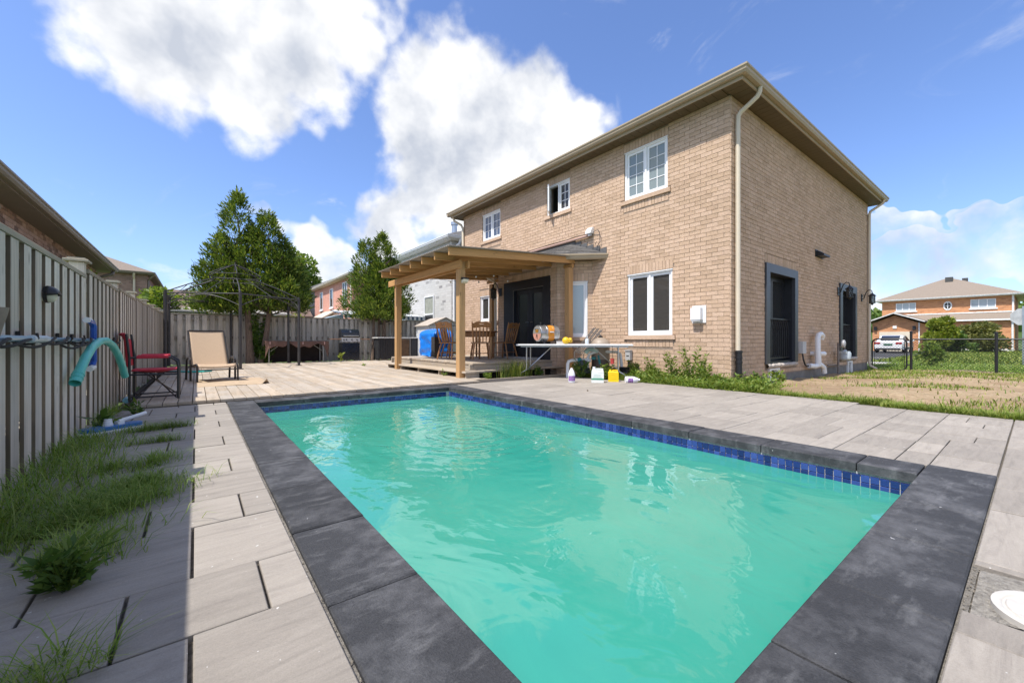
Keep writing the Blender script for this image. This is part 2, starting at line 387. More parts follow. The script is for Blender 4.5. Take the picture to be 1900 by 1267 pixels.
# ================================================================ SETTING: ground, yard, paving
def ground_mat():
    m, nt, b, out = new_mat('lawn and earth')
    n = nnoise(nt, .9, 6, .65); n2 = nnoise(nt, 14, 5, .7)
    g = nramp(nt, n2, [(.3, (.045,.085,.018)), (.7, (.12,.17,.04))])
    e = nramp(nt, n2, [(.3, (.25,.18,.11)), (.7, (.40,.31,.21))])
    nt.links.new(nmix(nt, nramp(nt, n, [(.62, (0,0,0)), (.72, (1,1,1))]), g, e), b.inputs['Base Color']); b.inputs['Roughness'].default_value = .95
    nbump(nt, b, n2, .03); return m
def dirt_mat():
    m, nt, b, out = new_mat('yard dirt')
    n1 = nnoise(nt, 1.1, 6, .65, (1, .55, 1)); n2 = nnoise(nt, 16, 6, .72); n3 = nnoise(nt, 3.5, 6, .6)
    e = nramp(nt, n2, [(.25, (.22,.145,.08)), (.5, (.40,.29,.175)), (.75, (.54,.42,.27))])
    e = nmix(nt, nramp(nt, n1, [(.45, (0,0,0)), (.6, (.55,.55,.55))]), e, (.23,.145,.08))
    g = nramp(nt, n2, [(.3, (.06,.10,.02)), (.7, (.17,.21,.055))])
    nt.links.new(nmix(nt, nramp(nt, n3, [(.60, (0,0,0)), (.74, (.8,.8,.8))]), e, g), b.inputs['Base Color']); b.inputs['Roughness'].default_value = 1
    nbump(nt, b, n2, .05); return m
GRASSM = ground_mat(); DIRT = dirt_mat()
mb = MB()
def ring(x0, x1, y0, y1, hx0, hx1, hy0, hy1, z):
    mb.add([(x0,y0,z),(x1,y0,z),(x1,y1,z),(x0,y1,z),(hx0,hy0,z),(hx1,hy0,z),(hx1,hy1,z),(hx0,hy1,z)], [(0,1,5,4),(1,2,6,5),(2,3,7,6),(3,0,4,7)])
ring(-700, 900, -700, 900, .40, 3.72, .23, 6.53, -.16)
mb.build('ground', GRASSM, kind='structure')
BED = M('paver bedding sand', (.12,.105,.085), 1, .5, 40, .01, 120)
mb = MB(); ring(-.86, 7.02, -1.1, 6.66, .40, 3.72, .23, 6.53, -.020)
mb.box(-.86, 7.02, -1.1, -1.08, -.15, -.021); mb.box(6.98, 7.02, -1.08, 6.66, -.15, -.0215)
patio = mb.build('patio', BED, kind='structure'); WORLDLOC[patio.name] = Vector((0,0,0))
def paver_mat():
    m, nt, b, out = new_mat('grey streaked paver')
    r = npiece(nt); pos = nt.nodes.new('ShaderNodeNewGeometry').outputs['Position']
    cb = nt.nodes.new('ShaderNodeCombineXYZ'); nt.links.new(nmath(nt, 'MULTIPLY', r, 17), cb.inputs[0]); nt.links.new(nmath(nt, 'MULTIPLY', r, 9), cb.inputs[1])
    ad = nt.nodes.new('ShaderNodeVectorMath'); nt.links.new(pos, ad.inputs[0]); nt.links.new(cb.outputs[0], ad.inputs[1])
    s = nnoise(nt, 1, 10, .74, (3.0, 19, 8), ad.outputs[0], .9); f = nnoise(nt, 210, 5, .8)
    c = nramp(nt, s, [(.28, (.228,.203,.178)), (.5, (.302,.270,.234)), (.75, (.358,.322,.28))])
    c = shade(nt, c, f, .68, 1.32); c = shade(nt, c, r, .86, 1.10); c = shade(nt, c, nnoise(nt, 2.3, 5, .6), .88, 1.1)
    spot = nramp(nt, nnoise(nt, 34, 2, .5), [(.735, (0,0,0)), (.75, (.8,.8,.8))]); c = nmix(nt, spot, c, (.62,.60,.57))
    nt.links.new(c, b.inputs['Base Color']); b.inputs['Roughness'].default_value = .82; b.inputs['Specular IOR Level'].default_value = .3
    h = nmath(nt, 'ADD', nmath(nt, 'MULTIPLY', f, .4), s); nbump(nt, b, h, .004); return m
PAVER = paver_mat()
rows = []; y = 1.444; k = 0
seq = [('B', .347), ('A', .49)]
while y < 6.6: t, h = seq[k % 2]; rows.append((t, y, min(y+h, 6.612))); y += h; k += 1
y = 1.444; k = 0; seq2 = [('A', .49), ('B', .347)]
while y > -.95: t, h = seq2[k % 2]; rows.append((t, y-h, y)); y -= h; k += 1
rnd = random.Random(5)
def edge_x(y): return 6.72 if y < 1.2 else 6.95
def paver(x0, x1, y0, y1):
    if x1-x0 < .05 or y1-y0 < .05: return
    g = .0042+rnd.random()*.002; gy = .002+rnd.random()*.0015; dz = rnd.uniform(-.003, .002)
    if y1 < -.75 : return
    if x1 > 1.86 and x0 < 2.26 and y0 < .13 and y1 > -.335:      # cut round the mortar patch
        paver(x0, min(x1, 1.855), y0, y1); paver(max(x0, 2.265), x1, y0, y1)
        if y0 < -.39: paver(max(x0, 1.858), min(x1, 2.262), y0, -.34)
        return
    MB().cbox(x0+g, x1-g, y0+gy, y1-gy, -.05, dz, .003).build('paver', PAVER, patio)
for t, y0, y1 in rows:
    cut = (y0 < .12)
    # left strip beside the fence
    xs = [-.012-.40*i for i in range(-1, 3)] if t == 'A' else [.18, -.174, -.53]
    xs = sorted(set([-.86]+[x for x in xs if -.8 < x < .28]+[.315]))
    if y1 <= .16:
        xs = [-.86]; x = -.86+rnd.uniform(.3, .6)
        while x < 6.5:
            if 1.70 < x < 1.88: x = 1.865
            xs.append(x); x += rnd.choice([.32, .48, .62, .75])
        xs.append(edge_x(y0))
        for a, c in zip(xs, xs[1:]):
            paver(a, c, y0, .146 if y1 > 0 else y1)
        continue
    for a, c in zip(xs, xs[1:]):
        if t == 'A' and rnd.random() < .35 and c < .1: ym = y0+(y1-y0)*.38; paver(a, c, y0, ym); paver(a, c, ym, y1)
        else: paver(a, c, max(y0, -.75), y1)
    # right terrace between the pool and the house
    x = 3.812; ye = edge_x((y0+y1)/2)
    yy0 = max(y0, .15)
    if t == 'A':
        while x < ye-.05:
            w = rnd.choice([.30, .42, .56, .75]); x2 = min(x+w, ye)
            if ye-x2 < .12: x2 = ye
            if rnd.random() < .5: ym = yy0+(y1-yy0)*rnd.choice([.36, .64]); paver(x, x2, yy0, ym); paver(x, x2, ym, y1)
            else: paver(x, x2, yy0, y1)
            x = x2
    else:
        x0 = x
        while x < ye-.05:
            w = rnd.choice([.26, .36, .50, .62]); x2 = min(x+w, ye)
            if ye-x2 < .12: x2 = ye
            paver(x, x2, yy0, y1); x = x2
    if yy0 > y0 and y0 > -.2: pass
# the strip right of the pool's outer corner that carries on past it
# patch of rough mortar with the skimmer lid set in it
def patch_fn(i, j):
    x = 1.87+.385*i; yv = -.335+.462*j; d = math.hypot(x-2.0, yv+.058)
    return (x, yv, -.010+.005*math.sin(x*31)*math.cos(yv*27)+random.uniform(-.0015, .002)+(-.004 if d < .15 else 0))
MB().grid(patch_fn, 36, 42).build('mortar_patch', M('rough mortar', (.36,.33,.285), 1, .45, 60, .02, 150), patio, smooth=False)
t = thing('skimmer_cover', 'round white plastic cover set in rough mortar beside the black coping', 'lid', (2.0, -.058, 0))
MB().lathe([(0.0,.006),(.118,.006),(.121,.002),(.127,.002),(.130,.006),(.136,.008),(.150,.006),(.152,-.02)], (2.0,-.058,.001), 40).build('lid', M('lid plastic', (.50,.47,.42), .5, .12, 25), t, smooth=True)

# ================================================================ POOL
PX0, PX1, PY0, PY1 = .625, 3.495, .452, 6.315
WATZ = -.150
pool = thing('swimming_pool', 'rectangular swimming pool with charcoal coping and a blue tile band', 'pool', (2.06, 3.38, 0))
def coping_mat():
    m, nt, b, out = new_mat('charcoal coping')
    n1 = nnoise(nt, 4.2, 7, .68); n2 = nnoise(nt, 150, 4, .7); n3 = nnoise(nt, 1, 6, .65, (5, 14, 5))
    c = nramp(nt, n2, [(.3, (.026,.027,.030)), (.7, (.048,.049,.054))])
    c = nmix(nt, nramp(nt, n1, [(.46, (0,0,0)), (.70, (.42,.42,.42))]), c, (.20,.20,.21))
    c = nmix(nt, nramp(nt, n3, [(.55, (0,0,0)), (.74, (.45,.45,.45))]), c, (.22,.22,.225))
    spot = nramp(nt, nnoise(nt, 26, 2, .5), [(.755, (0,0,0)), (.77, (.8,.8,.8))]); c = nmix(nt, spot, c, (.5,.5,.5))
    c = shade(nt, c, npiece(nt), .85, 1.15)
    # pale worn arris: where the surface turns over at the nosing
    nt.links.new(c, b.inputs['Base Color']); b.inputs['Roughness'].default_value = .78; b.inputs['Specular IOR Level'].default_value = .35
    nbump(nt, b, nmath(nt, 'ADD', n2, nmath(nt, 'MULTIPLY', n1, .6)), .005); return m
COPING = coping_mat()
def coping(x0, x1, y0, y1):
    dz = rnd.uniform(-.0025, .0025); g = .0035
    MB().cbox(x0+g, x1-g, y0+g, y1-g, -.058, .004+dz, .006).build('coping_stone', COPING, pool)
W = .305
def cuts(a, b, js): return [a]+[j for j in js if a+.06 < j < b-.06]+[b]
for a, c in zip(*(lambda L: (L, L[1:]))(cuts(PY0-W, PY1+W, [.745, 1.345, 1.94, 2.545, 3.15, 3.75, 4.35, 4.96, 5.60]))): coping(PX0-W, PX0, a, c)
for a, c in zip(*(lambda L: (L, L[1:]))(cuts(PY0, PY1+W, [.745, 1.33, 1.92, 2.53, 3.13, 3.73, 4.33, 4.93, 5.53, 6.12]))): coping(PX1, PX1+W, a, c)
for a, c in zip(*(lambda L: (L, L[1:]))(cuts(PX0, PX1, [1.2, 1.8, 2.4, 2.95]))): coping(a, c, PY1, PY1+W)
for a, c in zip(*(lambda L: (L, L[1:]))(cuts(PX0, PX1+W+.045, [1.244, 1.72, 2.32, 2.88]))): coping(a, c, PY0-W, PY0)
# gravel lines between coping and pavers
GRAV = M('joint gravel', (.22,.20,.17), 1, .6, 120, .01, 200)
mb = MB()
for x0, x1, y0, y1 in ((PX0-W-.022, PX0-W+.002, -.8, PY1+W-.02), (PX0-W, PX1+W+.06, PY0-W-.016, PY0-W+.002), (PX1+W+.047, PX1+W+.067, .1, .2)):
    mb.box(x0, x1, y0, y1, -.05, -.012)
gv = mb.build('joint_gravel', GRAV, patio); gv['kind'] = 'stuff'
gr = MB(); rg = random.Random(3)
for i in range(700):
    if rg.random() < .55: x, yv = PX0-W-.010+rg.uniform(-.010,.010), rg.uniform(.4, 6.0)
    else: x, yv = rg.uniform(PX0, PX1+W+.05), PY0-W-.009+rg.uniform(-.010,.006)
    s_ = rg.uniform(.0015, .0035); gr.sphere((x, yv, -.010+rg.uniform(0,.006)), s_, 4, 2)
g2 = gr.build('gravel_grain', M('gravel grain', (.20,.175,.14), 1, .5, 300), patio); g2['kind'] = 'stuff'
# basin, grout band, tiles
PLASTER = M('pool plaster', (.55,.72,.70), .7, .05, 2)
mb = MB(); T = .03
for x0, x1, y0, y1 in ((PX0-.12, PX0-.02, PY0-.12, PY1+.12), (PX1+.02, PX1+.12, PY0-.12, PY1+.12), (PX0-.02, PX1+.02, PY0-.12, PY0-.02), (PX0-.02, PX1+.02, PY1+.02, PY1+.12)):
    mb.box(x0, x1, y0, y1, -1.4, -.0595)
mb.box(PX0-.12, PX1+.12, PY0-.12, PY1+.12, -1.5, -1.402)
mb.build('basin', M('tile grout', (.52,.52,.52), .9, .2, 40), pool)
def tile_mat():
    m, nt, b, out = new_mat('cobalt tile')
    r = npiece(nt); c = nramp(nt, r, [(0, (.012,.022,.105)), (.5, (.022,.042,.19)), (1, (.05,.085,.30))])
    c = shade(nt, c, nnoise(nt, 60, 4), .7, 1.3)
    nt.links.new(c, b.inputs['Base Color']); b.inputs['Roughness'].default_value = .12; b.inputs['Specular IOR Level'].default_value = .6; return m
TILE = tile_mat(); TP = .0487
tile_r = MB().cbox(0, .012, -.0222, .0222, -.0222, .0222, .002).build('tile', TILE, pool, local=True)
tile_b = MB().cbox(-.0222, .0222, 0, .012, -.0222, .0222, .002).build('tile', TILE, pool, local=True)
pc = WORLDLOC[pool.name]; n = int((PY1-PY0)/TP); cnt = 0
zr = [-.0595-.012-.0244, -.0595-.012-.0244-TP]
for row, z in enumerate(zr):
    for i in range(n):
        yv = PY0+.03+(i+.5)*TP
        if yv > PY1: continue
        if cnt == 0: tile_r.location = (PX1+.010-pc.x, yv-pc.y, z-pc.z)
        else: inst(tile_r, 'tile', pool, (PX1+.010-pc.x+rnd.uniform(-.001,.001), yv-pc.y, z-pc.z))
        cnt += 1
nb = int((PX1-PX0)/TP)
for i in range(nb):
    x = PX0+(i+.5)*TP
    if i == 0: tile_b.location = (x-pc.x, PY1+.010-pc.y, zr[0]-pc.z)
    elif cnt < 298: inst(tile_b, 'tile', pool, (x-pc.x, PY1+.010-pc.y, zr[0]-pc.z)); cnt += 1
mb = MB()
for i in range(nb): x = PX0+(i+.5)*TP; mb.cbox(x-.0222, x+.0222, PY1+.010, PY1+.021, zr[1]-.0222, zr[1]+.0222, .002)
for z in zr:
    for i in range(n): yv = PY0+(i+.5)*TP; mb.cbox(PX0-.021, PX0-.010, yv-.0222, yv+.0222, z-.0222, z+.0222, .002)
    for i in range(nb): x = PX0+(i+.5)*TP; mb.cbox(x-.0222, x+.0222, PY0-.021, PY0-.010, z-.0222, z+.0222, .002)
mb.build('tile_band', TILE, pool, kind='stuff')
# white bench step just under the surface along the far end and a small jet fitting
def water_mat():
    m, nt, b, out = new_mat('murky turquoise water')
    n = nnoise(nt, .55, 4, .55); n2 = nnoise(nt, 2.2, 4, .6, (1, .6, 1))
    c = nramp(nt, n, [(.3, (.028,.262,.200)), (.7, (.060,.300,.220))]); c = shade(nt, c, n2, .90, 1.1)
    nt.links.new(c, b.inputs['Base Color']); b.inputs['Roughness'].default_value = .015; b.inputs['IOR'].default_value = 1.42
    b.inputs['Specular IOR Level'].default_value = 1.0
    geo = nt.nodes.new('ShaderNodeNewGeometry').outputs['Position']
    a = nnoise(nt, 1.0, 3, .5, (1.5, 1.0, 1), geo, 1.2); s2 = nnoise(nt, 1.0, 3, .5, (5.5, 3.6, 1), geo, .8); s3 = nnoise(nt, 1.0, 2, .5, (15, 11, 1), geo, .3)
    # rings spreading from the return jet
    sb = nt.nodes.new('ShaderNodeVectorMath'); sb.operation = 'SUBTRACT'; nt.links.new(geo, sb.inputs[0]); sb.inputs[1].default_value = (2.25, 3.65, WATZ)
    ln = nt.nodes.new('ShaderNodeVectorMath'); ln.operation = 'LENGTH'; nt.links.new(sb.outputs[0], ln.inputs[0])
    dd = ln.outputs['Value']; wob = nmath(nt, 'ADD', dd, nmath(nt, 'MULTIPLY', s2, .12))
    rg_ = nmath(nt, 'SINE', nmath(nt, 'MULTIPLY', wob, 40))
    fall = nt.nodes.new('ShaderNodeMapRange'); fall.inputs['From Min'].default_value = .15; fall.inputs['From Max'].default_value = 1.55; fall.inputs['To Min'].default_value = 1; fall.inputs['To Max'].default_value = 0
    nt.links.new(dd, fall.inputs['Value'])
    ringh = nmath(nt, 'MULTIPLY', nmath(nt, 'MULTIPLY', rg_, fall.outputs[0]), .085)
    sp = nt.nodes.new('ShaderNodeSeparateXYZ'); nt.links.new(geo, sp.inputs[0])
    far = nt.nodes.new('ShaderNodeMapRange'); far.inputs['From Min'].default_value = 1.6; far.inputs['From Max'].default_value = 5.2; far.inputs['To Min'].default_value = .35; far.inputs['To Max'].default_value = 1.1
    nt.links.new(sp.outputs[1], far.inputs['Value'])
    h = nmath(nt, 'ADD', nmath(nt, 'MULTIPLY', a, 1.0), nmath(nt, 'MULTIPLY', nmath(nt, 'MULTIPLY', s2, .34), far.outputs[0]))
    h = nmath(nt, 'ADD', h, nmath(nt, 'MULTIPLY', nmath(nt, 'MULTIPLY', s3, .028), far.outputs[0])); h = nmath(nt, 'ADD', h, ringh)
    nbump(nt, b, h, .020); return m
mb = MB(); mb.quad((PX0-.0195,PY0-.0195,WATZ),(PX1+.0195,PY0-.0195,WATZ),(PX1+.0195,PY1+.0195,WATZ),(PX0-.0195,PY1+.0195,WATZ))
mb.build('water', water_mat(), kind='structure')

# ================================================================ WOODEN DECK
DECKW = wood('weathered deck plank', (.39,.315,.235), 'y', .8, .28, .16, True, (.43,.39,.34))
DECKX = wood('weathered step board', (.40,.325,.24), 'x', .8, .28, .16, True, (.36,.32,.28))
DECKY = wood('weathered tread board', (.42,.34,.25), 'y', .8, .28, .16, True, (.38,.34,.29))
DKZ = .045
deck = thing('wooden_deck', 'low weathered plank deck stretching from the pool to the back fence', 'deck', (2.0, 10.0, 0))
rnd = random.Random(12); x = -.62; i = 0
while x < 7.4:
    w = .139; y0 = 6.64 if x < 4.3 else (6.93 if x < 4.62 else 11.75); y1 = 16.35+rnd.uniform(-.02,.02)
    js = [y0+rnd.uniform(-.012,.0)] if x < 4.3 else [y0]
    if x < 1.15: js += [8.705]
    if rnd.random() < .8: js += [rnd.choice([10.4, 12.2, 12.8, 14.1])] if y0 < 10 else []
    js = sorted(js)+[y1]
    for a, c in zip(js, js[1:]):
        dz = rnd.uniform(-.002,.002)
        MB().cbox(x, x+w, a+.002, c-.002, DKZ-.036, DKZ+dz, .004).build('plank', DECKW, deck)
    x += .1465; i += 1
mb = MB()
for yv in (6.70, 7.3, 8.0, 8.7, 9.4, 10.1, 10.8, 11.5, 12.2, 12.9, 13.6, 14.3, 15.0, 15.7, 16.3): mb.box(-.60, 4.4 if yv < 11.7 else 7.3, yv-.02, yv+.02, -.15, DKZ-.0365)
mb.build('joist', DECKX, deck)
MB().box(-.86, 7.6, 6.665, 17.1, -.155, -.10).build('soil', M('dark soil', (.06,.048,.036), 1, .4, 20, .02, 60), kind='structure')
MB().box(4.45, 7.3, 6.86, 6.91, -.10, .035).build('edging_board', DECKX, deck)
MB().obox((4.55, 6.93, .02), (.16,.035,0), (-.012,.055,0), (0,0,.026)).build('edging_board', DECKX, deck)

# raised deck by the patio door, with its step
RZ = .33
rd = thing('raised_deck', 'raised wooden deck with a step under the pergola by the black patio door', 'deck', (4.75, 9.6, 0))
yv = 7.52
x0d, x1d = 4.75, 7.70
yy = 7.52
while yy < 12.1:
    MB().cbox(x0d, x1d, yy, yy+.138, RZ-.036, RZ+rnd.uniform(-.002,.002), .004).build('plank', DECKX, rd); yy += .1455
for za, zb in ((RZ-.175, RZ-.04),):
    MB().cbox(x0d+.015, x0d+.05, 7.545, 12.1, za, zb, .003).build('fascia_board', DECKY, rd)
    MB().cbox(x0d+.05, x1d, 7.545, 7.58, za, zb, .003).build('fascia_board', DECKX, rd)
for a in (7.25, 12.02): MB().cbox(x0d-.05, x0d+.012, a+.30 if a < 8 else a, (a+.36) if a < 8 else a+.06, DKZ+.1, RZ-.03, .003).build('corner_post', DECKY, rd)
MB().cbox(4.36, 4.60, 7.18, 11.6, .145, .182, .004).build('step_tread', DECKY, rd)
MB().cbox(4.606, 4.84, 7.18, 11.6, .145, .182, .004).build('step_tread', DECKY, rd)
MB().cbox(4.845, 7.6, 7.26, 7.50, .145, .182, .004).build('step_tread', DECKX, rd)
for a in (7.22, 8.4, 9.5, 10.6, 11.5): MB().cbox(4.40, 4.72, a, a+.045, DKZ if a > 7.3 else .0, .144, .003).build('step_support', DECKY, rd)
for a in (5.6, 6.6, 7.5): MB().cbox(a, a+.045, 7.28, 7.5, -.05, .144, .003).build('step_support', DECKX, rd)
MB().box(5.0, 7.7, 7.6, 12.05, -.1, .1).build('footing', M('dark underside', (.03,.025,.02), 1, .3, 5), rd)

# ================================================================ FENCES
FENW = wood('grey fence board', (.56,.50,.42), 'z', .88, .42, .22, True, (.60,.565,.51))
FENT = wood('mossy top rail', (.36,.31,.235), 'y', .9, .3, .12, False, (.34,.33,.27))
FENTX = wood('grey top rail', (.30,.26,.21), 'x', .9, .3, .12, False, (.30,.28,.25))
FX = -.885
FENE = wood('shade-dark fence board edge', (.17,.135,.10), 'z', .9, .3, .2, False)
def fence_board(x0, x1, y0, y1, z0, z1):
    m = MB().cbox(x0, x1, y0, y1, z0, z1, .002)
    for k in (2, 4, 6, 8): m.m[k] = 1          # edges coloured dark to stand for shade between boards, faces weather grey
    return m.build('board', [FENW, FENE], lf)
lf = thing('wooden_fence', 'tall grey board fence down the left side with capped posts', 'fence', (FX, 7.0, 0))
posts = [-1.6, .6, 3.2, 5.55, 7.6, 9.55, 11.6, 13.55, 15.45, 17.15]
tops = {0: 1.40, 1: 1.40, 2: 1.41, 3: 1.47, 4: 1.50, 5: 1.54, 6: 1.57, 7: 1.60, 8: 1.64}
for i, yp in enumerate(posts):
    zt = tops[min(i, 8)]+.09
    p = MB().cbox(FX-.05, FX+.05, yp-.05, yp+.05, -.15, zt, .006).build('post', FENW, lf)
    MB().cbox(FX-.085, FX+.085, yp-.085, yp+.085, zt+.001, zt+.022, .004).prism([(FX-.06, yp-.06, zt+.0225), (FX+.06, yp-.06, zt+.0225), (FX+.06, yp+.06, zt+.0225), (FX-.06, yp+.06, zt+.0225)], (0,0,.016)).build('post_cap', FENT, p)
bp = .235
fb_front = {}
for i in range(len(posts)-1):
    a, c = posts[i]+.055, posts[i+1]-.055; zt = tops[i]; nn = max(1, round((c-a)/bp)); pt = (c-a)/nn
    MB().cbox(FX-.070, FX+.070, a, c, zt-.001, zt+.036, .004).build('top_rail', FENT, lf)
    for zz in (.25, .9, zt-.14): MB().box(FX-.044, FX+.044, a, c, zz-.04, zz+.04).build('cross_rail', FENT, lf)
    for j in range(nn):
        yb = a+(j+.5)*pt; wv = .070+rnd.uniform(-.003,.003); lean = rnd.uniform(-.004,.004)
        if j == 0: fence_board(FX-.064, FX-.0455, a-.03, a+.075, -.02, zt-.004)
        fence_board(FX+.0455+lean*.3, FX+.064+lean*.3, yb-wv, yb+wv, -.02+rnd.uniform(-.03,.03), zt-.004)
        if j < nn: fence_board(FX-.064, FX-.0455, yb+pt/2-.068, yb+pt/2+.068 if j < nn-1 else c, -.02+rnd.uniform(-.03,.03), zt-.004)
BY = 17.22
bf = thing('back_fence', 'weathered board fence closing the far end of the yard behind the trees', 'fence', (3.4, BY, 0))
bposts = [-.80, 1.25, 3.25, 5.19, 7.1, 8.9]
for i, xp in enumerate(bposts):
    MB().cbox(xp-.05, xp+.05, BY-.05, BY+.05, -.15, 1.80 if i in (3,) else 1.70, .006).build('post', FENW, bf)
bpw = .215
for i in range(len(bposts)-1):
    a, c = bposts[i]+.055, bposts[i+1]-.055; zt = 1.68; nn = round((c-a)/bpw); pt = (c-a)/nn
    MB().cbox(a, c, BY-.062, BY+.062, zt+.001, zt+.036, .004).build('top_rail', FENTX, bf)
    for zz in (.30, .93, 1.55): MB().box(a, c, BY-.028, BY+.028, zz-.045, zz+.045).build('cross_rail', FENTX, bf)
    for j in range(nn):
        xb = a+(j+.5)*pt; wv = .064+rnd.uniform(-.004,.004)
        MB().cbox(xb-wv, xb+wv, BY-.052, BY-.0295, .02+rnd.uniform(-.03,.03), zt-.002, .002).build('board', FENW, bf)
        if j == 0: MB().cbox(a-.04, a+.07, BY+.0295, BY+.052, .02, zt-.002, .002).build('board', FENW, bf)
        if j == nn-1: MB().cbox(c-.07, c+.04, BY+.0295, BY+.052, .02, zt-.002, .002).build('board', FENW, bf)
        if j < nn-1: MB().cbox(xb+pt/2-.064, xb+pt/2+.064, BY+.0295, BY+.052, .02, zt-.002, .002).build('board', FENW, bf)
# ================================================================ THE BRICK HOUSE
HX, HY, HYE, HXE, HTOP = 7.75, 3.44, 12.90, 17.54, 5.33
house = thing('brick_house', 'two storey tan brick house with white windows and brown eaves beside the pool', 'house', (HX, HY, 0))
FB = Fr((HX,0,0), (0,1,0), (-1,0,0)); FS = Fr((0,HY,0), (1,0,0), (0,-1,0))
CRS, BL, JT = .0811, .222, .008
rb = random.Random(21)
def mortar_wall(mb, F, u0, u1, z0, z1, holes, n0=-.25, n1=-.011):
    us = sorted(set([u0,u1]+[h[0] for h in holes]+[h[1] for h in holes])); zs = sorted(set([z0,z1]+[h[2] for h in holes]+[h[3] for h in holes]))
    us = [u for u in us if u0 <= u <= u1]; zs = [z for z in zs if z0 <= z <= z1]
    for a, b in zip(us, us[1:]):
        for c, d in zip(zs, zs[1:]):
            um, zm = (a+b)/2, (c+d)/2
            if any(h[0] < um < h[1] and h[2] < zm < h[3] for h in holes): continue
            F.box(mb, a, b, n0, n1, c, d)
def brick_list(u0, u1, z0, z1, holes, soldiers, off=0.0):
    """rectangles (u0,u1,z0,z1) of every brick of a running-bond wall, cut round the openings"""
    out = []; k = 0; z = z0
    blk = holes+soldiers
    while z < z1-.02:
        zt = min(z+CRS-JT, z1); u = u0-((k % 2)*.5*(BL))-off
        while u < u1:
            a, b = max(u, u0), min(u+BL-JT, u1); u += BL
            segs = [(a,b)]
            for h in blk:
                if h[3] <= z+.012 or h[2] >= zt-.012: continue
                ns = []
                for s0, s1 in segs:
                    if h[1] <= s0 or h[0] >= s1: ns.append((s0,s1)); continue
                    if h[0]-s0 > .025: ns.append((s0, h[0]-.004))
                    if s1-h[1] > .025: ns.append((h[1]+.004, s1))
                segs = ns
            for s0, s1 in segs:
                if s1-s0 > .02: out.append((s0,s1,z,zt))
        z += CRS; k += 1
    for h in soldiers:
        n = max(1, round((h[1]-h[0])/.0811)); p = (h[1]-h[0])/n
        for i in range(n): out.append((h[0]+i*p+.004, h[0]+(i+1)*p-.004, h[2]+.003, h[3]-.005))
    return out
def brick_box(mb, F, b, jit=.0025):
    j = rb.uniform(-jit, jit); F.box(mb, b[0], b[1], -.022, j, b[2], b[3])
def centre(F, b): return F.p((b[0]+b[1])/2, 0, (b[2]+b[3])/2)
def window_set(u0,u1,z0,z1): return (u0,u1,z0,z1)
BW = {'upper_right': (4.72,5.80,4.0,5.10), 'upper_mid': (7.53,8.41,4.285,5.10), 'upper_left': (10.62,11.65,4.19,5.09), 'lower': (4.615,5.71,.94,2.31), 'lower_left': (10.80,11.80,1.475,2.335)}
bholes = list(BW.values())+[(6.754+.1, 10.486-.1, -.3, 2.7)]
bsold = []
for k, (a,b,c,d) in BW.items():
    if d < 5: bsold.append((a-.02,b+.02,d,d+.19))
    else: bsold.append((a-.02,b+.02,d,min(HTOP-.01, d+.19)))
    bsold.append((a-.02,b+.02,c-.095-.16,c-.095))
sills_b = [(a-.075,b+.09,c-.095,c) for a,b,c,d in BW.values()]
wallb = MB(); mortar_wall(wallb, FB, HY+.03, HYE, -.3, HTOP-.001, bholes)
SH = [(9.415,10.885,.30,2.275),(14.575,15.945,.30,2.275),(9.42,9.97,-.16,.235),(15.15,15.62,-.16,.22)]
mortar_wall(wallb, FS, HX+.0075, HXE, .10, HTOP-.001, SH)
wall = wallb.build('wall', MORTAR, house); WORLDLOC[wall.name] = WORLDLOC[house.name]
bricks = [(FB, b) for b in brick_list(HY+.024, HYE, -.1, HTOP-.006, bholes+sills_b, bsold)]
shol = SH+[(9.25,11.05,.24,2.43),(14.37,16.1,.24,2.45)]
bricks += [(FS, b) for b in brick_list(HX, HXE, .125, HTOP-.006, shol, [(9.25,11.05,2.43,2.62),(14.37,16.1,2.45,2.64)], .06)]
# bay walls
A_, B_, C_, D_ = (7.75,6.754), (7.13,7.374), (7.13,9.866), (7.75,10.486)
s2 = math.sqrt(.5)
FR_ = Fr((*A_,0), (-s2,s2,0), (-s2,-s2,0)); FF_ = Fr((*B_,0), (0,1,0), (-1,0,0)); FL_ = Fr((*C_,0), (s2,s2,0), (-s2,s2,0))
LA = .8768
bw_r = (.115,.60,.91,2.30); bw_l = (.25,.72,.91,2.30); door_h = (.235,2.19,.33,2.48)
baym = MB()
mortar_wall(baym, FR_, .01, LA-.01, -.2, 2.79, [bw_r], -.14); mortar_wall(baym, FF_, .01, 2.482, -.2, 2.79, [door_h], -.14); mortar_wall(baym, FL_, .01, LA-.01, -.2, 2.79, [bw_l], -.14)
bay = baym.build('bay_wall', MORTAR, house); WORLDLOC[bay.name] = WORLDLOC[house.name]
bricks += [(FR_, b) for b in brick_list(.0, LA-.012, -.1, 2.785, [bw_r, (.05,.66,.82,.91)], [(.095,.62,2.30,2.49)])]
bricks += [(FF_, b) for b in brick_list(.006, 2.486, -.1, 2.785, [door_h], [(.21,2.22,2.48,2.67)])]
bricks += [(FL_, b) for b in brick_list(.012, LA, -.1, 2.785, [bw_l, (.19,.78,.82,.91)], [(.23,.74,2.30,2.49)])]
campos = Vector((0,0,CAMH))
bricks.sort(key=lambda t: (centre(*t)-campos).length/ (abs((centre(*t)-campos).normalized().dot(t[0].n))+.15))
near = [t for t in bricks if (t[1][1]-t[1][0]) > .15][:300]; nearid = set(id(t) for t in near)
for F, b in near:
    mb = MB(); brick_box(mb, F, b); mb.build('brick', BRICK, wall)
mb = MB()
for t in bricks:
    if id(t) not in nearid: brick_box(mb, *t)
mb.build('brickwork', BRICK, wall, kind='stuff')
MB().box(HX+.02, HXE, HY+.012, HY+.3, -.5, .1).build('foundation', CONC, house)
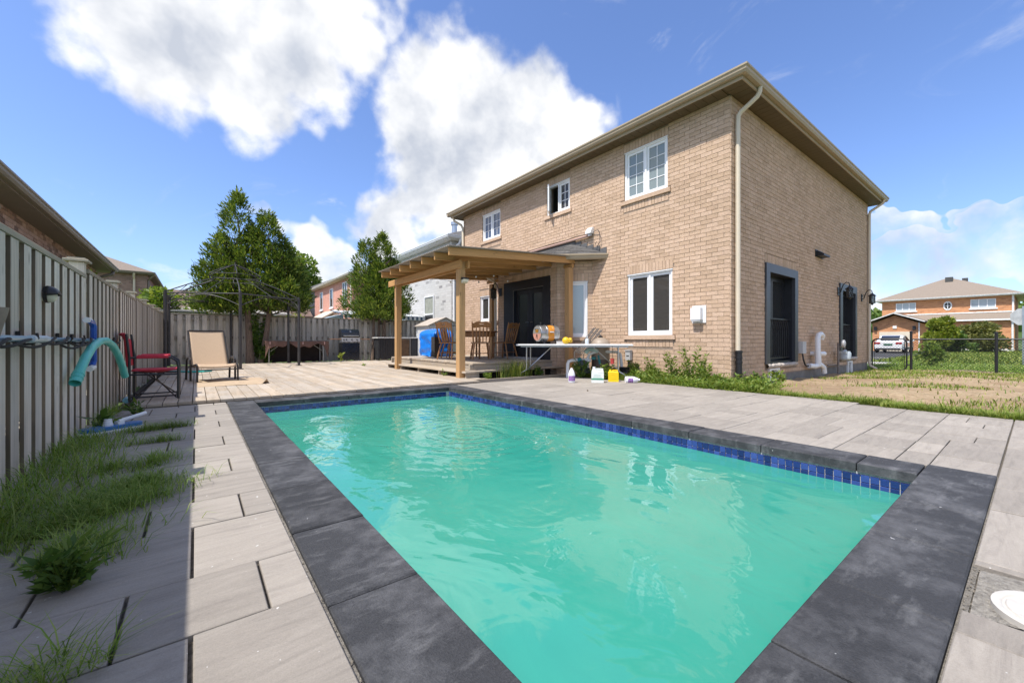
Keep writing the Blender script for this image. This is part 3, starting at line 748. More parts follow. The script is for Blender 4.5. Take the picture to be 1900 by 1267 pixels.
# rest of the shell behind what shows
mb = MB(); mb.box(HX+.26, HXE, HYE-.25, HYE, -.3, HTOP-.002); mb.box(HXE-.25, HXE, HY+.26, HYE-.26, -.3, HTOP-.002)
mb.build('back_wall', brick_mat('tan brickwork far side', [(.36,.26,.19),(.50,.37,.27)], (.27,.20,.15), 'x'), house)

def interior(F, u0, u1, z0, z1, deep=1.4):
    mb = MB()
    F.box(mb, u0-.4, u1+.4, -deep-.02, -deep, z0-.4, z1+.3); F.box(mb, u0-.42, u0-.4, -deep, -.26, z0-.4, z1+.3); F.box(mb, u1+.4, u1+.42, -deep, -.26, z0-.4, z1+.3)
    F.box(mb, u0-.4, u1+.4, -deep, -.26, z0-.42, z0-.4); F.box(mb, u0-.4, u1+.4, -deep, -.26, z1+.3, z1+.32)
    return mb
def sash(F, w, u0, u1, z0, z1, grid, n=-.075, fw=.05, name='sash', glass=None):
    mb = MB()
    for a,b,c,d in ((u0,u0+fw,z0,z1),(u1-fw,u1,z0,z1),(u0+fw,u1-fw,z0,z0+fw),(u0+fw,u1-fw,z1-fw,z1)): F.box(mb, a,b,n-.02,n+.02,c,d)
    mb.build(name, WHITE, w)
    g = MB(); F.box(g, u0+fw-.005, u1-fw+.005, n-.006, n, z0+fw-.005, z1-fw+.005); g.build('pane', glass or GLASS, w)
    if grid:
        m = MB(); c_, r_ = grid
        for i in range(1,c_): x = u0+fw+(u1-u0-2*fw)*i/c_; F.box(m, x-.008,x+.008,n+.001,n+.009,z0+fw,z1-fw)
        for j in range(1,r_): zz = z0+fw+(z1-z0-2*fw)*j/r_; F.box(m, u0+fw,u1-fw,n+.0015,n+.0095,zz-.008,zz+.008)
        m.build('muntin', WHITE, w)
def window(F, u0, u1, z0, z1, grid, parent, sill=True, open_=False, cover=None, lab=None, glass=None, mull=True):
    mb = MB(); fw = .045
    for a,b,c,d in ((u0,u0+fw,z0,z1),(u1-fw,u1,z0,z1),(u0+fw,u1-fw,z0,z0+fw),(u0+fw,u1-fw,z1-fw,z1)): F.box(mb, a,b,-.13,-.03,c,d)
    if mull: um = (u0+u1)/2; F.box(mb, um-.022,um+.022,-.13,-.032,z0+fw,z1-fw)
    F.box(mb, u0-.012, u1+.012, -.03, -.004, z1-.022, z1-.004)
    w = mb.build('window', WHITE, parent, label=lab); WORLDLOC[w.name] = WORLDLOC[parent.name]
    if mull:
        sash(F, w, u0+fw+.001, um-.023, z0+fw+.001, z1-fw-.001, grid, glass=glass)
        if not open_: sash(F, w, um+.023, u1-fw-.001, z0+fw+.001, z1-fw-.001, grid, glass=glass)
        else:
            a = R(48); hinge = F.p(u1-fw-.012, -.05, 0); F2 = Fr(hinge, -F.du*math.cos(a)+F.n*math.sin(a), F.n*math.cos(a)+F.du*math.sin(a))
            sash(F2, w, .0, (u1-fw)-(um+.023)-.02, z0+fw+.001, z1-fw-.001, grid, n=0.0, fw=.055)
    else: sash(F, w, u0+fw+.001, u1-fw-.001, z0+fw+.001, z1-fw-.001, grid, glass=glass)
    interior(F, u0, u1, z0, z1).build('room', DARKROOM, w)
    if cover:
        c = MB(); mat, a, b, lo, hi = cover
        nw = 26
        for i in range(nw):
            ua = u0+.05+(u1-u0-.1)*(a+(b-a)*i/nw); ub = u0+.05+(u1-u0-.1)*(a+(b-a)*(i+1)/nw); dn = .012*(i % 2)
            p0, p1 = F.p(ua,-.19-dn,0), F.p(ub,-.19-.012+dn,0); za = z0+.05+(z1-z0-.1)*lo; zb = z0+.05+(z1-z0-.1)*hi
            c.quad((p0.x,p0.y,za),(p1.x,p1.y,za),(p1.x,p1.y,zb),(p0.x,p0.y,zb))
        c.build('curtain', mat, w)
    if sill:
        n = max(2, round((u1-u0+.165)/.09)); p = (u1-u0+.165)/n
        s = MB(); F.box(s, u0-.075, u1+.09, -.13, .035, z0-.092, z0-.004)
        s.build('sill', BRICK, w)
    return w
window(FB, *BW['upper_right'], (2,4), house, glass=glass_mat('pale curtained glass', (.20,.245,.255), .7))
window(FB, *BW['upper_mid'], (2,3), house, open_=True)
window(FB, *BW['upper_left'], (2,3), house, glass=glass_mat('blue reflecting glass', (.04,.07,.14), .8, .0))
w = window(FB, *BW['lower'], None, house)
# plain white things left standing on the sill inside
mb = MB(); FB.box(mb, 5.38,5.55,-.24,-.15,.991,1.03); FB.box(mb, 5.47,5.56,-.24,-.15,1.031,1.11); mb.build('sill_block', WHITEP, w)
window(FB, *BW['lower_left'], None, house, cover=(BLIND,0,1,.55,1))
window(FR_, *bw_r, None, house, sill=False, glass=glass_mat('blind behind glass', (.40,.47,.49), .7), mull=False)
window(FL_, *bw_l, None, house, sill=False, cover=(BLIND,0,1,0,1), mull=False)
for F, h in ((FR_, bw_r), (FL_, bw_l)):
    s = MB(); F.box(s, h[0]-.06, h[1]+.06, -.12, .03, .822, .906); s.build('bay_sill', BRICK, house)

# black french door in the bay
d = MB(); u0,u1,z0,z1 = door_h
FF_.box(d, u0, u0+.26, -.10, .02, z0, z1); FF_.box(d, u1-.46, u1, -.10, .02, z0, z1); FF_.box(d, u0+.26, u1-.46, -.10, .02, z1-.24, z1)
FF_.box(d, u0+.26, u1-.46, -.13, .05, z0+.001, z0+.05)
door = d.build('patio_door', BLACK, house); WORLDLOC[door.name] = WORLDLOC[house.name]
ua, ub = u0+.26, u1-.46; um = (ua+ub)/2
for a, b in ((ua+.005, um-.003), (um+.003, ub-.005)):
    l = MB(); st = .115
    FF_.box(l, a, a+st, -.11,-.065, z0+.055, z1-.245); FF_.box(l, b-st, b, -.11,-.065, z0+.055, z1-.245)
    FF_.box(l, a+st, b-st, -.11,-.065, z1-.245-.13, z1-.245); FF_.box(l, a+st, b-st, -.11,-.065, z0+.055, z0+.30)
    l.build('door_leaf', BLACK, door)
    g = MB(); FF_.box(g, a+st, b-st, -.095,-.088, z0+.30, z1-.375); g.build('pane', glass_mat('rippled door glass', (.03,.035,.035), .6, .0, .22), door)
    h = MB(); h.tube([FF_.p(um-.05 if a < um-.1 else um+.05, q, 1.32) for q in (-.065,-.03)], .010, 6); h.tube([FF_.p((um-.05 if a < um-.1 else um+.05)+k*(-1 if a < um-.1 else 1), -.03, 1.32) for k in (0,.10)], .009, 6); h.build('door_handle', STEEL, door)
tr = MB(); FF_.box(tr, ua-.004, ub+.004, .0205, .026, z1-.246, z1-.240); FF_.box(tr, ub-.001, ub+.006, .0205, .026, z0+.05, z1-.246); tr.build('trim_edge', M('grey trim edge', (.35,.33,.31), .5), door)
MB().box(6.85, 7.10, 7.95, 9.2, RZ, RZ+.05).build('door_step', M('grey step', (.35,.34,.33), .7), house)

# bay roof with stepped flashing, gutter, soffit
ez = 2.90
Ae, Be, Ce, De = Vector((7.735,6.31,ez)), Vector((6.81,7.242,ez)), Vector((6.81,9.998,ez)), Vector((7.735,10.93,ez))
Ra, Rb = Vector((7.735,7.45,3.34)), Vector((7.735,9.79,3.34))
def courses(mb, e0, e1, r0, r1, n, th=.010):
    nv = (e1-e0).cross(r0-e0).normalized()
    if nv.z < 0: nv = -nv
    for i in range(n):
        a, b = i/n, min(1, (i+1.15)/n)
        p = [e0.lerp(r0,a)+nv*th, e1.lerp(r1,a)+nv*th, e1.lerp(r1,b)+nv*.001, e0.lerp(r0,b)+nv*.001]
        q0, q1 = e0.lerp(r0,a), e1.lerp(r1,a)
        L = (p[1]-p[0]).length; m = max(1, int(L/.30)); 
        for j in range(m):
            s, t = j/m, (j+1)/m; k = rb.uniform(-.003,.003)
            A1, B1, C1, D1 = p[0].lerp(p[1],s)+nv*k, p[0].lerp(p[1],t)+nv*k, p[3].lerp(p[2],t)+nv*k, p[3].lerp(p[2],s)+nv*k
            mb.add([A1,B1,C1,D1,q0.lerp(q1,s),q0.lerp(q1,t)], [(0,1,2,3),(4,5,1,0)])
br = MB(); courses(br, Ae, Be, Ra, Ra, 7); courses(br, Be, Ce, Ra, Rb, 8); courses(br, Ce, De, Rb, Rb, 7)
bro = br.build('bay_roof', SHINGLE, house); WORLDLOC[bro.name] = WORLDLOC[house.name]
def gutter_run(mb, pts, w=.115, h=.125):
    """K-style gutter along a polyline (top outer edge given), opening inwards on the left of travel"""
    prof = [(0,0),(0,-.03),(.018,-.05),(.022,-.085),(.045,-h),(w,-h),(w,-.008)]
    pts = [Vector(p) for p in pts]; n = len(pts); ringp = []
    for i, p in enumerate(pts):
        d0 = (pts[i]-pts[i-1]).normalized() if i else (pts[1]-pts[0]).normalized(); d1 = (pts[i+1]-pts[i]).normalized() if i < n-1 else d0
        n0 = Vector((-d0.y,d0.x,0)); n1 = Vector((-d1.y,d1.x,0)); mdir = (n0+n1); mdir /= max(.2, (1+n0.dot(n1)))
        ringp.append([p+mdir*a+Vector((0,0,b)) for a, b in prof])
    for i in range(n-1):
        for j in range(len(prof)-1): mb.add([ringp[i][j], ringp[i+1][j], ringp[i+1][j+1], ringp[i][j+1]], [(0,1,2,3)])
    for r_ in (ringp[0], ringp[-1]): mb.poly(r_)
bg = MB(); o = Vector((0,0,.0))
gutter_run(bg, [De+Vector((.0,.06,0)), Ce+Vector((-.08,.03,0)), Be+Vector((-.08,-.03,0)), Ae+Vector((0,-.06,0))])
bg.build('bay_gutter', GUTTER, bro)
sf = MB(); zs = 2.785
sf.prism([(7.745,6.40,zs),(6.88,7.27,zs),(6.88,9.97,zs),(7.745,10.84,zs)], (0,0,.015))
for i in range(9):
    t = i/9; a = Vector((7.745,6.40,zs-.003)).lerp(Vector((6.88,7.27,zs-.003)), t); sf.beam(a, a+Vector((s2,s2,0))*.42, .008, .005)
sf.build('bay_soffit', SOFFIT, bro)
fm = MB(); nst = 6
for i in range(nst):
    t0, t1 = i/nst, (i+1)/nst; y0 = 6.30+(7.52-6.30)*t0; y1 = 6.30+(7.52-6.30)*t1; zb = 2.90+.44*t0
    fm.prism([(7.732,y0,zb-.02),(7.732,y1+.02,zb+.05),(7.732,y1+.02,zb+.135),(7.732,y0,zb+.155)], (.016,0,0))
fm.box(7.731, 7.748, 7.52, 9.75, 3.32, 3.43)
fm.build('flashing', M('dark flashing', (.11,.105,.10), .5, .2, 6), bro)

# eaves
X0, Y0, X1, Y1 = 7.29, 2.98, 18.0, 13.36; GZ = 5.50
g = MB(); gutter_run(g, [(X0,Y1,GZ),(X0,Y0,GZ),(X1,Y0,GZ),(X1,Y1,GZ),(X0,Y1,GZ)]); g.build('gutter', GUTTER, house)
f = MB()
for a,b,c,d_ in ((X0+.118,X0+.138,Y0+.118,Y1-.118),(X1-.138,X1-.118,Y0+.118,Y1-.118),(X0+.14,X1-.14,Y0+.118,Y0+.138),(X0+.14,X1-.14,Y1-.138,Y1-.118)): f.box(a,b,c,d_,5.312,GZ-.03)
f.build('fascia', GUTTER, house)
so = MB(); so.box(X0+.139, X1-.139, Y0+.139, Y1-.139, HTOP+.006, HTOP+.02); soff = so.build('soffit', SOFFIT, house); WORLDLOC[soff.name] = WORLDLOC[house.name]
y = Y0+.50
while y < Y1-.2: MB().cbox(X0+.14, HX-.001, y+.0035, y+.176, HTOP-.012, HTOP+.005, .002).build('panel', SOFFIT, soff); y += .1795
x = X0+.145
while x < X1-.2: MB().cbox(x+.0035, x+.176, Y0+.14, HY-.001, HTOP-.012, HTOP+.005, .002).build('panel', SOFFIT, soff); x += .1795
rf = MB(); e = [Vector((X0+.06,Y0+.06,GZ)), Vector((X1-.06,Y0+.06,GZ)), Vector((X1-.06,Y1-.06,GZ)), Vector((X0+.06,Y1-.06,GZ))]
r0, r1 = Vector((12.4,8.0,7.9)), Vector((12.9,8.34,7.9))
for a,b,c,d_ in ((e[0],e[1],r1,r0),(e[1],e[2],r1,r1),(e[2],e[3],r0,r1),(e[3],e[0],r0,r0)): rf.add([a,b,c,d_] if c != d_ else [a,b,c], [(0,1,2,3)] if c != d_ else [(0,1,2)])
rf.build('roof', SHINGLE, house)
# downspouts
def spout(pts, mat=DOWNSP, r=.042):
    mb = MB(); mb.tube(pts, r, 8); return mb.build('downspout', mat, house, smooth=True)
spout([(8.02,3.06,5.40),(8.02,3.065,5.30),(8.00,3.10,5.22),(7.96,3.22,5.12),(7.92,3.34,5.03),(7.905,3.385,4.96),(7.90,3.387,4.85),(7.90,3.387,2.7),(7.90,3.387,.60)])
mb = MB(); mb.tube([(7.90,3.372,.64),(7.90,3.372,-.2)], .055, 12)
for z in (.63,.52,.44): mb.tube([(7.90,3.372,z),(7.90,3.372,z-.035)], .062, 12)
mb.build('drain_pipe', BLACKM, house, smooth=True)
spout([(17.62,3.05,5.40),(17.62,3.07,5.28),(17.58,3.22,5.17),(17.50,3.36,5.06),(17.47,3.387,4.95),(17.47,3.387,.1),(17.47,3.36,.0),(17.47,3.2,-.1)])
spout([(7.42,13.15,5.40),(7.5,13.12,5.2),(7.68,12.95,5.05),(7.69,12.85,4.9),(7.69,12.85,.1)])
spout([(6.95,10.25,2.80),(7.0,10.2,2.7),(7.08,10.0,2.6),(7.09,9.96,2.5),(7.09,9.94,RZ+.02)])

# the two tall black windows on the shaded side, each with a juliet rail
def tall_window(x0, x1, xi0, xi1, zt):
    mb = MB(); zb = .335
    FS.box(mb, x0, xi0, -.03, .035, zb, zt); FS.box(mb, xi1, x1, -.03, .035, zb, zt); FS.box(mb, xi0, xi1, -.03, .035, 2.25, zt)
    w = mb.build('side_window', M('slate trim', (.045,.049,.058), .4, .1, 4), house); WORLDLOC[w.name] = WORLDLOC[house.name]
    rv = MB(); dp = -.26
    FS.box(rv, xi0-.02, xi0-.0005, dp, -.031, zb, 2.26); FS.box(rv, xi1+.0005, xi1+.02, dp, -.031, zb, 2.26); FS.box(rv, xi0, xi1, dp, -.031, 2.2505, 2.27); FS.box(rv, xi0, xi1, dp, -.031, zb-.02, zb+.04)
    rv.build('reveal', BLACK, w)
    s = MB(); n = -.22; m = xi0+(xi1-xi0)*.5
    for a, b in ((xi0,m-.002),(m+.002,xi1)):
        for q in ((a,a+.07,zb+.04,2.25),(b-.07,b,zb+.04,2.25),(a+.07,b-.07,zb+.04,zb+.14),(a+.07,b-.07,2.15,2.25)): FS.box(s, q[0],q[1],n-.03,n+.02,q[2],q[3])
    s.build('sash', BLACK, w)
    gl = MB(); FS.box(gl, xi0+.02, xi1-.02, n-.012, n-.004, zb+.1, 2.2); gl.build('pane', GLASSD, w)
    rl = MB(); zr = 1.31
    FS.box(rl, xi0, xi1, -.115, -.075, zr-.025, zr); FS.box(rl, xi0, xi1, -.108, -.082, .43, .452)
    nb_ = 13
    for i in range(nb_):
        u = xi0+.05+(xi1-xi0-.1)*i/(nb_-1)
        rl.tube([FS.p(u,-.095,.45), FS.p(u,-.095,zr-.26)], .007, 6)
        for sg in (-1, 1):
            du_ = (xi1-xi0-.1)/(nb_-1)*sg
            rl.tube([FS.p(u,-.095,zr-.26), FS.p(u+du_*.18,-.095,zr-.18), FS.p(u+du_*.62,-.095,zr-.09), FS.p(u+du_,-.095,zr-.025)], .005, 5)
    rl.build('juliet_rail', BLACKM, w)
    st = MB()
    def sf_(i, j):
        u = x0+.04+(x1-x0-.14)*i; a = j*2*math.pi; nn = .0+.055*math.cos(a); zz = .29+.047*math.sin(a); k = .008*math.sin(u*47+j*9)*math.cos(u*83)
        return FS.p(u, .01+nn+k, zz+k)
    st.grid(sf_, 40, 12); st.build('sill', STONE, w)
tall_window(9.25, 11.05, 9.44, 10.86, 2.43); tall_window(14.37, 16.10, 14.60, 15.92, 2.45)
for a, b, zz in ((9.42,9.97,.235),(15.15,15.62,.22)):
    mb = MB()
    for q in ((a,a+.09,-.16,zz),(b-.14,b,-.16,zz),(a+.09,b-.14,zz-.035,zz)): FS.box(mb, q[0],q[1],-.06,.03,q[2],q[3])
    w = mb.build('basement_window', WHITEP, house); WORLDLOC[w.name] = WORLDLOC[house.name]
    g = MB(); FS.box(g, a+.09, b-.14, -.05,-.04,-.16,zz-.035); g.build('pane', GLASSD, w)

# ---------------------------------------------------------------- things fixed on the house
t = thing('vent_hood', 'square white dryer vent hood on the sunny wall right of the ground floor window', 'vent', (7.75,4.04,1.3))
mb = MB(); FB.box(mb, 3.90,4.175,.004,.022,1.165,1.50); mb.build('flange', WHITEP, t)
mb = MB(); FB.box(mb, 3.955,4.155,.023,.125,1.225,1.455); mb.build('hood', WHITEP, t)
mb = MB(); FB.box(mb, 3.965,4.145,.03,.118,1.195,1.2245); mb.build('damper', GREYP, t)
t = thing('vent_hood', 'small white vent cap high on the wall above the bay roof', 'vent', (7.75,6.8,3.5))
mb = MB(); mb.prism([FB.p(6.70,.004,3.46),FB.p(6.70,.13,3.46),FB.p(6.70,.12,3.52),FB.p(6.70,.05,3.61),FB.p(6.70,.004,3.61)], (0,.17,0)); mb.build('cap', WHITE, t)
mb = MB(); mb.tube([FB.p(6.78,.06,3.455),FB.p(6.78,.06,3.40)], .05, 10); mb.build('collar', GREYP, t)
t = thing('conduit_run', 'pinkish conduit running level along the wall over the bay roof', 'pipe', (7.7,8.3,3.40))
mb = MB(); mb.tube([FB.p(u,.055,z) for u,z in ((6.74,3.425),(7.2,3.415),(7.8,3.41),(8.6,3.40),(9.4,3.385),(10.4,3.37))], .034, 8); mb.build('pipe', COPPER, t, smooth=True)
mb = MB(); mb.tube([FB.p(u,.03,z) for u,z in ((6.72,3.47),(6.95,3.475),(7.3,3.49),(7.6,3.465),(8.2,3.47),(8.9,3.445),(9.5,3.44),(10.4,3.41))], .009, 6)
mb.tube([FB.p(u,n_,z) for u,n_,z in ((6.72,.03,3.47),(6.62,.05,3.50),(6.52,.06,3.50),(6.47,.06,3.42),(6.47,.05,3.2),(6.53,.08,3.10),(6.60,.08,3.16),(6.55,.07,3.22))], .008, 6); mb.build('cable', BLACKM, t)
t = thing('meter_box', 'small grey outlet box on a post low on the wall above the weeds', 'box', (7.72,5.64,.3))
mb = MB(); FB.box(mb, 5.575,5.70,.02,.10,.385,.60); FB.box(mb, 5.565,5.71,.018,.115,.59,.612); mb.build('box', GREYP, t)
mb = MB(); FB.box(mb, 5.60,5.67,.1005,.103,.47,.49); mb.build('latch', BLACKM, t)
mb = MB(); mb.tube([FB.p(5.64,.06,.385), FB.p(5.64,.06,-.05)], .022, 8); mb.build('conduit', BLACKM, t)
t = thing('wall_vent', 'small black hooded vent high on the shaded side wall', 'vent', (12.6,3.44,3.0))
mb = MB(); FS.box(mb, 12.33,12.95,.003,.015,2.94,3.12); mb.prism([FS.p(12.4,.015,2.96),FS.p(12.4,.17,2.96),FS.p(12.4,.17,3.0),FS.p(12.4,.015,3.11)], (.5,0,0)); mb.build('hood', BLACKM, t)
def lantern(label, F, u, z, s=1.0, group=None):
    p0 = F.p(u, 0, z); t = thing('wall_lantern', label, 'lantern', tuple(p0), 0, group)
    P = lambda a, n_, h: F.p(u+a*s, n_*s, z+h*s)
    mb = MB(); F.box(mb, u-.045*s, u+.045*s, .002, .022, z-.09*s, z+.09*s); mb.build('backplate', BLACKM, t)
    mb = MB(); mb.tube([P(0,.02,-.03),P(0,.05,-.02),P(0,.07,.06),P(0,.10,.15),P(0,.15,.19),P(0,.20,.17),P(0,.21,.11)], .010*s, 6)
    mb.tube([P(0,.02,.04),P(0,.05,.07),P(0,.075,.05),P(0,.06,.02)], .007*s, 6); mb.build('arm', BLACKM, t)
    c = P(0,.21,0)
    mb = MB(); mb.lathe([(.012*s,.115*s),(.02*s,.095*s),(.05*s,.07*s),(.085*s,.035*s),(.088*s,.028*s),(.0,.03*s)], c, 6); mb.build('cap', BLACKM, t)
    mb = MB(); mb.lathe([(.055*s,.026*s),(.055*s,-.145*s)], c, 6); mb.build('glass', glass_mat('lantern glass', (.10,.10,.095), .6, .5), t)
    mb = MB()
    for k in range(6):
        a, b = k*math.pi/3, (k+1)*math.pi/3; pa = [c+Vector((.06*s*math.cos(q), .06*s*math.sin(q), h)) for q in (a,b) for h in (.026*s,-.148*s)]
        mb.tube([pa[0],pa[1]], .005*s, 4); mb.tube([pa[0],pa[3]], .003*s, 4); mb.tube([pa[1],pa[2]], .003*s, 4)
    mb.lathe([(.0,-.20*s),(.02*s,-.19*s),(.03*s,-.16*s),(.072*s,-.152*s),(.072*s,-.143*s),(0,-.143*s)], c, 6); mb.build('cage', BLACKM, t)
    return t
lantern('black carriage lantern on the side wall left of the far black window', FS, 14.25, 2.20, 1.25)
lantern('black carriage lantern on the side wall between the far black window and the downspout', FS, 16.75, 2.18, 1.25)
lantern('black lantern under the pergola left of the black patio door', FF_, 2.36, 2.25, 1.3)
t = thing('gas_meter', 'grey gas meter with regulator on pipes low on the side wall', 'gas meter', (13.6,3.3,0))
mb = MB(); c = Vector((13.95,3.22,.42))
mb.lathe([(0,-.13),(.11,-.125),(.14,-.09),(.145,.06),(.12,.10),(.05,.12),(.04,.15),(0,.15)], c, 18); mb.box(c.x-.16,c.x+.16,c.y-.09,c.y+.09,c.z+.055,c.z+.115); mb.build('body', M('meter grey', (.40,.45,.48), .45, .12, 9), t, smooth=True)
mb = MB(); mb.tube([(13.95,3.22,.56),(13.95,3.22,.63),(13.9,3.22,.66),(13.55,3.24,.66)], .022, 8); mb.tube([(13.5,3.25,.76),(13.5,3.25,-.15)], .026, 8); mb.tube([(13.1,3.38,.17),(13.5,3.3,.17),(14.1,3.3,.12)], .02, 8); mb.build('pipe', M('rusty grey pipe', (.16,.14,.13), .6, .3, 20), t, smooth=True)
mb = MB(); mb.lathe([(0,.0),(.10,.0),(.105,-.02),(.10,-.05),(.05,-.07),(0,-.07)], (13.52,3.17,.74), 16, 'y'); mb.build('regulator', M('regulator grey', (.5,.5,.5), .4), t, smooth=True)
t = thing('exhaust_pipe', 'white plastic furnace vent pipes with elbows on the side wall by the near black window', 'pipe', (12.0,3.3,0))
mb = MB(); mb.tube([(12.30,3.30,.86),(12.28,3.27,.94),(12.15,3.27,.985),(11.98,3.27,.96),(11.93,3.27,.88),(11.93,3.27,.30),(11.95,3.27,.20)], .058, 12); mb.build('riser', WHITEP, t, smooth=True)
mb = MB(); mb.tube([(12.02,3.44,.50),(12.02,3.25,.50),(12.22,3.22,.50)], .055, 12); mb.tube([(12.02,3.27,.5),(12.04,3.27,.22)], .045, 10); mb.build('branch', WHITEP, t, smooth=True)
mb = MB(); mb.tube([(11.6,3.36,.22),(11.8,3.30,.20),(12.1,3.28,.24),(12.28,3.25,.16),(12.33,3.25,.02)], .06, 12); mb.build('elbow', WHITEP, t, smooth=True)
t = thing('meter_box', 'pale grey cable box beside the near black side window', 'box', (11.25,3.4,.7))
mb = MB(); FS.box(mb, 11.16,11.40,.003,.09,.52,.80); mb.build('box', GREYP, t)
mb = MB(); mb.tube([(11.24,3.38,.52),(11.24,3.36,.38),(11.35,3.36,.26),(11.5,3.37,.21),(11.62,3.37,.22)], .018, 8); mb.build('cable', BLACKM, t)
# ================================================================ PERGOLA
PINE = wood('amber pergola post', (.46,.275,.125), 'z', .6, .25, .10, True)
PINEY = wood('amber pergola beam', (.50,.28,.11), 'y', .6, .25, .12, True)
PINEX = wood('amber pergola rafter', (.52,.29,.115), 'x', .6, .25, .12, True)
pg = thing('pergola', 'amber timber pergola with corrugated roof over the raised deck', 'pergola', (5.8, 8.9, DKZ))
fy0, fy1 = 7.40, 10.74; px_ = 4.375
for (x, y, zb, zt) in ((px_, fy0, DKZ, 2.47), (px_, fy1, DKZ, 2.46), (7.22, 7.04, -.05, 2.60), (7.40, 10.56, RZ, 2.60)):
    MB().cbox(x-.07, x+.07, y-.07, y+.07, zb, zt, .006).build('post', PINE, pg)
MB().cbox(px_-.112, px_-.0705, 7.22, 11.16, 2.32, 2.475, .004).build('beam', PINEY, pg)
MB().cbox(px_+.0705, px_+.112, 7.22, 11.16, 2.32, 2.475, .004).build('beam', PINEY, pg)
MB().cbox(7.25, 7.30, 6.95, 10.66, 2.605, 2.70, .004).build('rear_beam', PINEY, pg)
sl = .068; xe0, xe1 = 3.86, 7.34
rys = [6.98+.60*i for i in range(7)]
for i, y in enumerate(rys):
    p = Vector((xe0, y, 2.478+.075)); q = Vector((xe1, y, 2.478+.075+sl*(xe1-xe0)))
    MB().beam(p, q, .044, .150).build('rafter', PINEX, pg)
mb = MB(); rgx = random.Random(2)
NX, NY = 8, 150
def corr(i, j):
    x = xe0-.05+(xe1-xe0+.10)*i; y = 6.88+3.82*j
    return Vector((x, y, 2.478+.150+.018+sl*(x-xe0)+.011*math.sin(y*2*math.pi/.076)))
mb.grid(corr, NX, NY)
cm = mb.build('roof_sheet', M('grey corrugated sheet', (.27,.23,.19), .6, .3, 5, stretch=(1,8,1)), pg, smooth=True)
sd = cm.modifiers.new('thick', 'SOLIDIFY'); sd.thickness = .004
for i in range(3):
    x = xe0+.2+i*1.1; MB().beam((x,6.86,2.478+.16+sl*(x-xe0)), (x,10.72,2.478+.16+sl*(x-xe0)), .04, .012).build('batten', M('grey batten', (.24,.21,.18), .8), pg)
MB().beam((xe0-.03,6.93,2.478+.163), (xe1+.02,6.93,2.478+.163+sl*(xe1-xe0)), .02, .035).build('edge_strip', M('grey edge strip', (.26,.235,.21), .8, .3, 12), pg)
t = thing('security_light', 'small black topped solar light on the front pergola post', 'light', (px_,fy0-.07,2.1))
c = Vector((px_+.02, fy0-.072, 2.08))
MB().prism([(c.x-.05,c.y,c.z+.06),(c.x-.05,c.y-.10,c.z+.035),(c.x-.05,c.y-.10,c.z+.015),(c.x-.05,c.y,c.z)], (.13,0,0)).build('cap', BLACKM, t)
mb = MB(); mb.prism([(c.x-.045,c.y,c.z-.001),(c.x-.045,c.y-.09,c.z+.012),(c.x-.045,c.y-.075,c.z-.04),(c.x-.045,c.y,c.z-.07)], (.12,0,0)); mb.build('lens', M('cream lens', (.7,.64,.5), .3), t)
t = thing('string_lights', 'string of tiny round bulbs under the pergola rafters', 'lights', (5,8.2,2.5))
mb = MB(); mb.tube([(4.35,7.5,2.46),(4.8,8.0,2.34),(5.4,8.4,2.40),(6.0,8.5,2.50),(6.6,8.7,2.44),(7.1,9.0,2.55)], .004, 5); mb.tube([(4.5,9.6,2.45),(5.2,9.3,2.36),(6.0,9.2,2.42),(6.9,9.3,2.50)], .004, 5); mb.build('wire', BLACKM, t)
for p in ((4.8,8.0,2.32),(5.4,8.4,2.38),(6.0,8.5,2.47),(6.6,8.7,2.41),(5.2,9.3,2.33),(6.0,9.2,2.39)): mb = MB(); mb.sphere(p, .024, 8, 6); mb.build('bulb', WHITEP, t, smooth=True)

